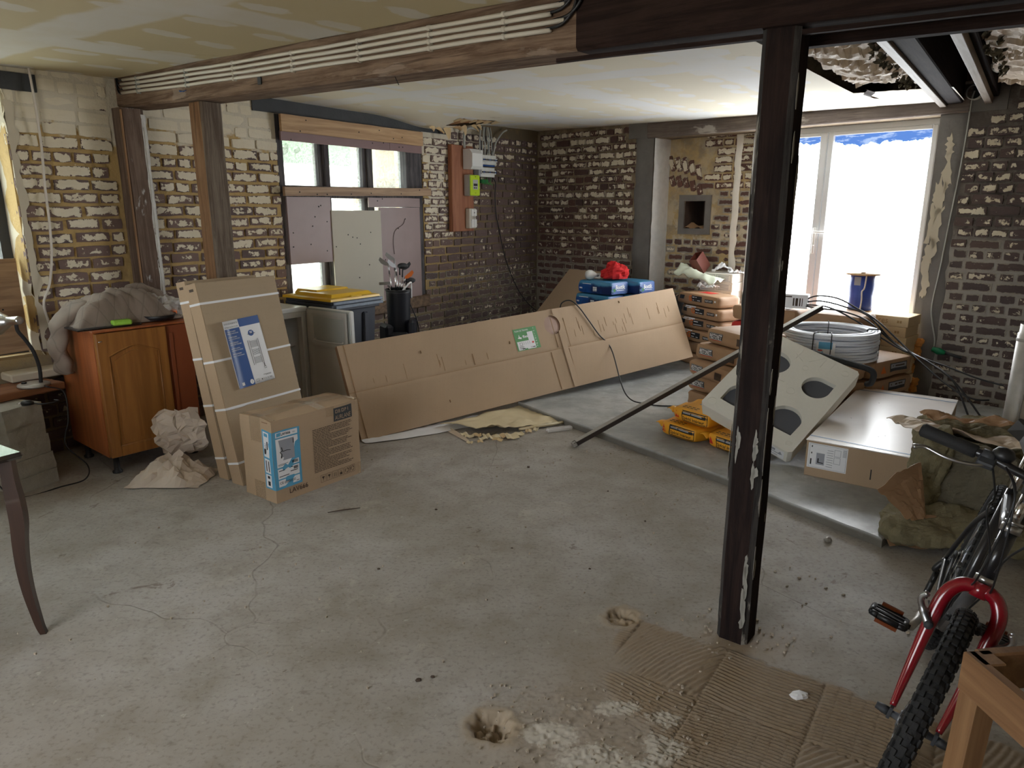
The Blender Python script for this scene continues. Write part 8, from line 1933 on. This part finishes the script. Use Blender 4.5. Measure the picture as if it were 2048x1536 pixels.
def crank(sgn, ang):
    e = BBp + Vector((.17 * cos(ang), .085 * sgn, .17 * sin(ang))); b = BBp + Vector((0, .066 * sgn, 0))
    mb = MB(); mb.tube([b, b.lerp(e, .3), e], [.017, .012, .012], 10, flat=.8); mb.tube([BBp, b], .016, 10)
    if sgn < 0:
        for k in range(5): a = ang + 2 * pi * k / 5; mb.tube([b + Vector((0, .008, 0)), BBp + Vector((.066 * cos(a), -.048, .066 * sin(a)))], [.010, .005], 6)
    mb.build('crank', M['zinc'], bk)
    pc_ = e + Vector((0, .062 * sgn, 0)); mb = MB(); mb.tube([e, e + Vector((0, .11 * sgn, 0))], .008, 8)
    fr_ = [(-.045, -.048), (.045, -.048), (.05, -.03), (.05, .03), (.045, .048), (-.045, .048), (-.05, .03), (-.05, -.03)]
    for i in range(8):
        (a, b_), (c, d) = fr_[i], fr_[(i + 1) % 8]; mb.tube([pc_ + Vector((a, b_, 0)), pc_ + Vector((c, d, 0))], .010, 6, flat=1)
    for x in (-.02, .02): mb.box((x - .006, -.046, -.009), (x + .006, .046, .009), fn=lambda p: pc_ + p)
    mb.xf(Matrix.Translation(pc_) @ Matrix.Rotation(RAD(-14), 4, 'Y') @ Matrix.Translation(-pc_)); pd_ = mb.build('pedal', M['black_plastic'], bk)
    for x in (-.056, .056): mb = MB(); mb.box((x - .004, -.032, -.006), (x + .004, .032, .006), fn=lambda p: pc_ + p); mb.build('reflector', plain('amber reflector', lin(110, 52, 22), .3), pd_)
crank(-1, BCR); crank(1, BCR + pi)
for j in range(7):
    r = .028 + .0052 * j; mb = MB(); mb.lathe([(r - .012, 0), (r, 0), (r, .002), (r - .012, .002)], 24, fn=lambda p: Vector((p.x, -.05 + .0045 * j + p.z, .33 + p.y))); mb.build('sprocket', M['zinc'] if j % 2 else M['dark_grey'], bk, recalc=True)
mb = MB(); dq = Vector((-.01, -.07, .26)); mb.tube(bez([Vector((0, -.062, .325)), dq + Vector((.02, -.01, .02)), dq, dq + Vector((.02, 0, -.06)), dq + Vector((.04, 0, -.10))], 5), .011, 8); mb.lathe([(0, -.005), (.022, -.005), (.022, .005), (0, .005)], 14, fn=lambda p: dq + Vector((p.x + .03, p.z, p.y - .09))); mb.lathe([(0, -.005), (.022, -.005), (.022, .005), (0, .005)], 14, fn=lambda p: dq + Vector((p.x + .015, p.z, p.y - .02))); mb.build('rear_derailleur', M['black_plastic'], bk)
mb = MB(); yc = -.045
for sg in (1,): mb.tube([Vector((.0, yc, .33 + .045)), Vector((.42, yc - .002, .295 + .074))], .0045, 6)
mb.tube(bez([Vector((.42, yc, .295 - .074)), Vector((.2, yc, .21)), dq + Vector((.03, .02, -.11))], 6), .0045, 6); mb.tube([BBp + Vector((.074 * cos(a), yc - BBp.y, .074 * sin(a))) for a in [-pi / 2 + pi * k / 12 for k in range(13)]], .0045, 6); mb.build('chain', M['dark_grey'], bk)

# ------------------------------------------------------------------ pine stool at the bottom right corner
so = thing('wooden_stool', 'pale pine wooden stool frame at the bottom right corner by the bicycle wheel', 'stool', (.93, 1.22, 0), RAD(-84))
TZ = .725
M['pine_dark'] = wood('shaded pine side', lin(92, 56, 34), lin(120, 76, 48), 2)
for x in (0, .34):
    for y in (0, .34):
        mb = MB(); mb.box((x - .024, y - .024, 0), (x + .024, y + .024, TZ - .0), bev=.003, fn=lambda p: p + Vector(((.17 - x) * -.10 * (1 - p.z / TZ), (.17 - y) * -.10 * (1 - p.z / TZ), 0))); mb.build('leg', M['pine_z'], so)
for a, b in (((-.026, -.032, TZ - .085), (.366, -.006, TZ)), ((-.026, .346, TZ - .085), (.366, .372, TZ)), ((-.032, -.004, TZ - .085), (-.006, .344, TZ)), ((.346, -.004, TZ - .085), (.372, .344, TZ))):
    mb = MB(); mb.box(a, b, bev=.004); mb.build('rail', M['stool_x'], so)
for y in (-.02, .33): mb = MB(); mb.box((.03, y, .20), (.31, y + .02, .235), bev=.003); mb.build('stretcher', M['stool_x'], so)
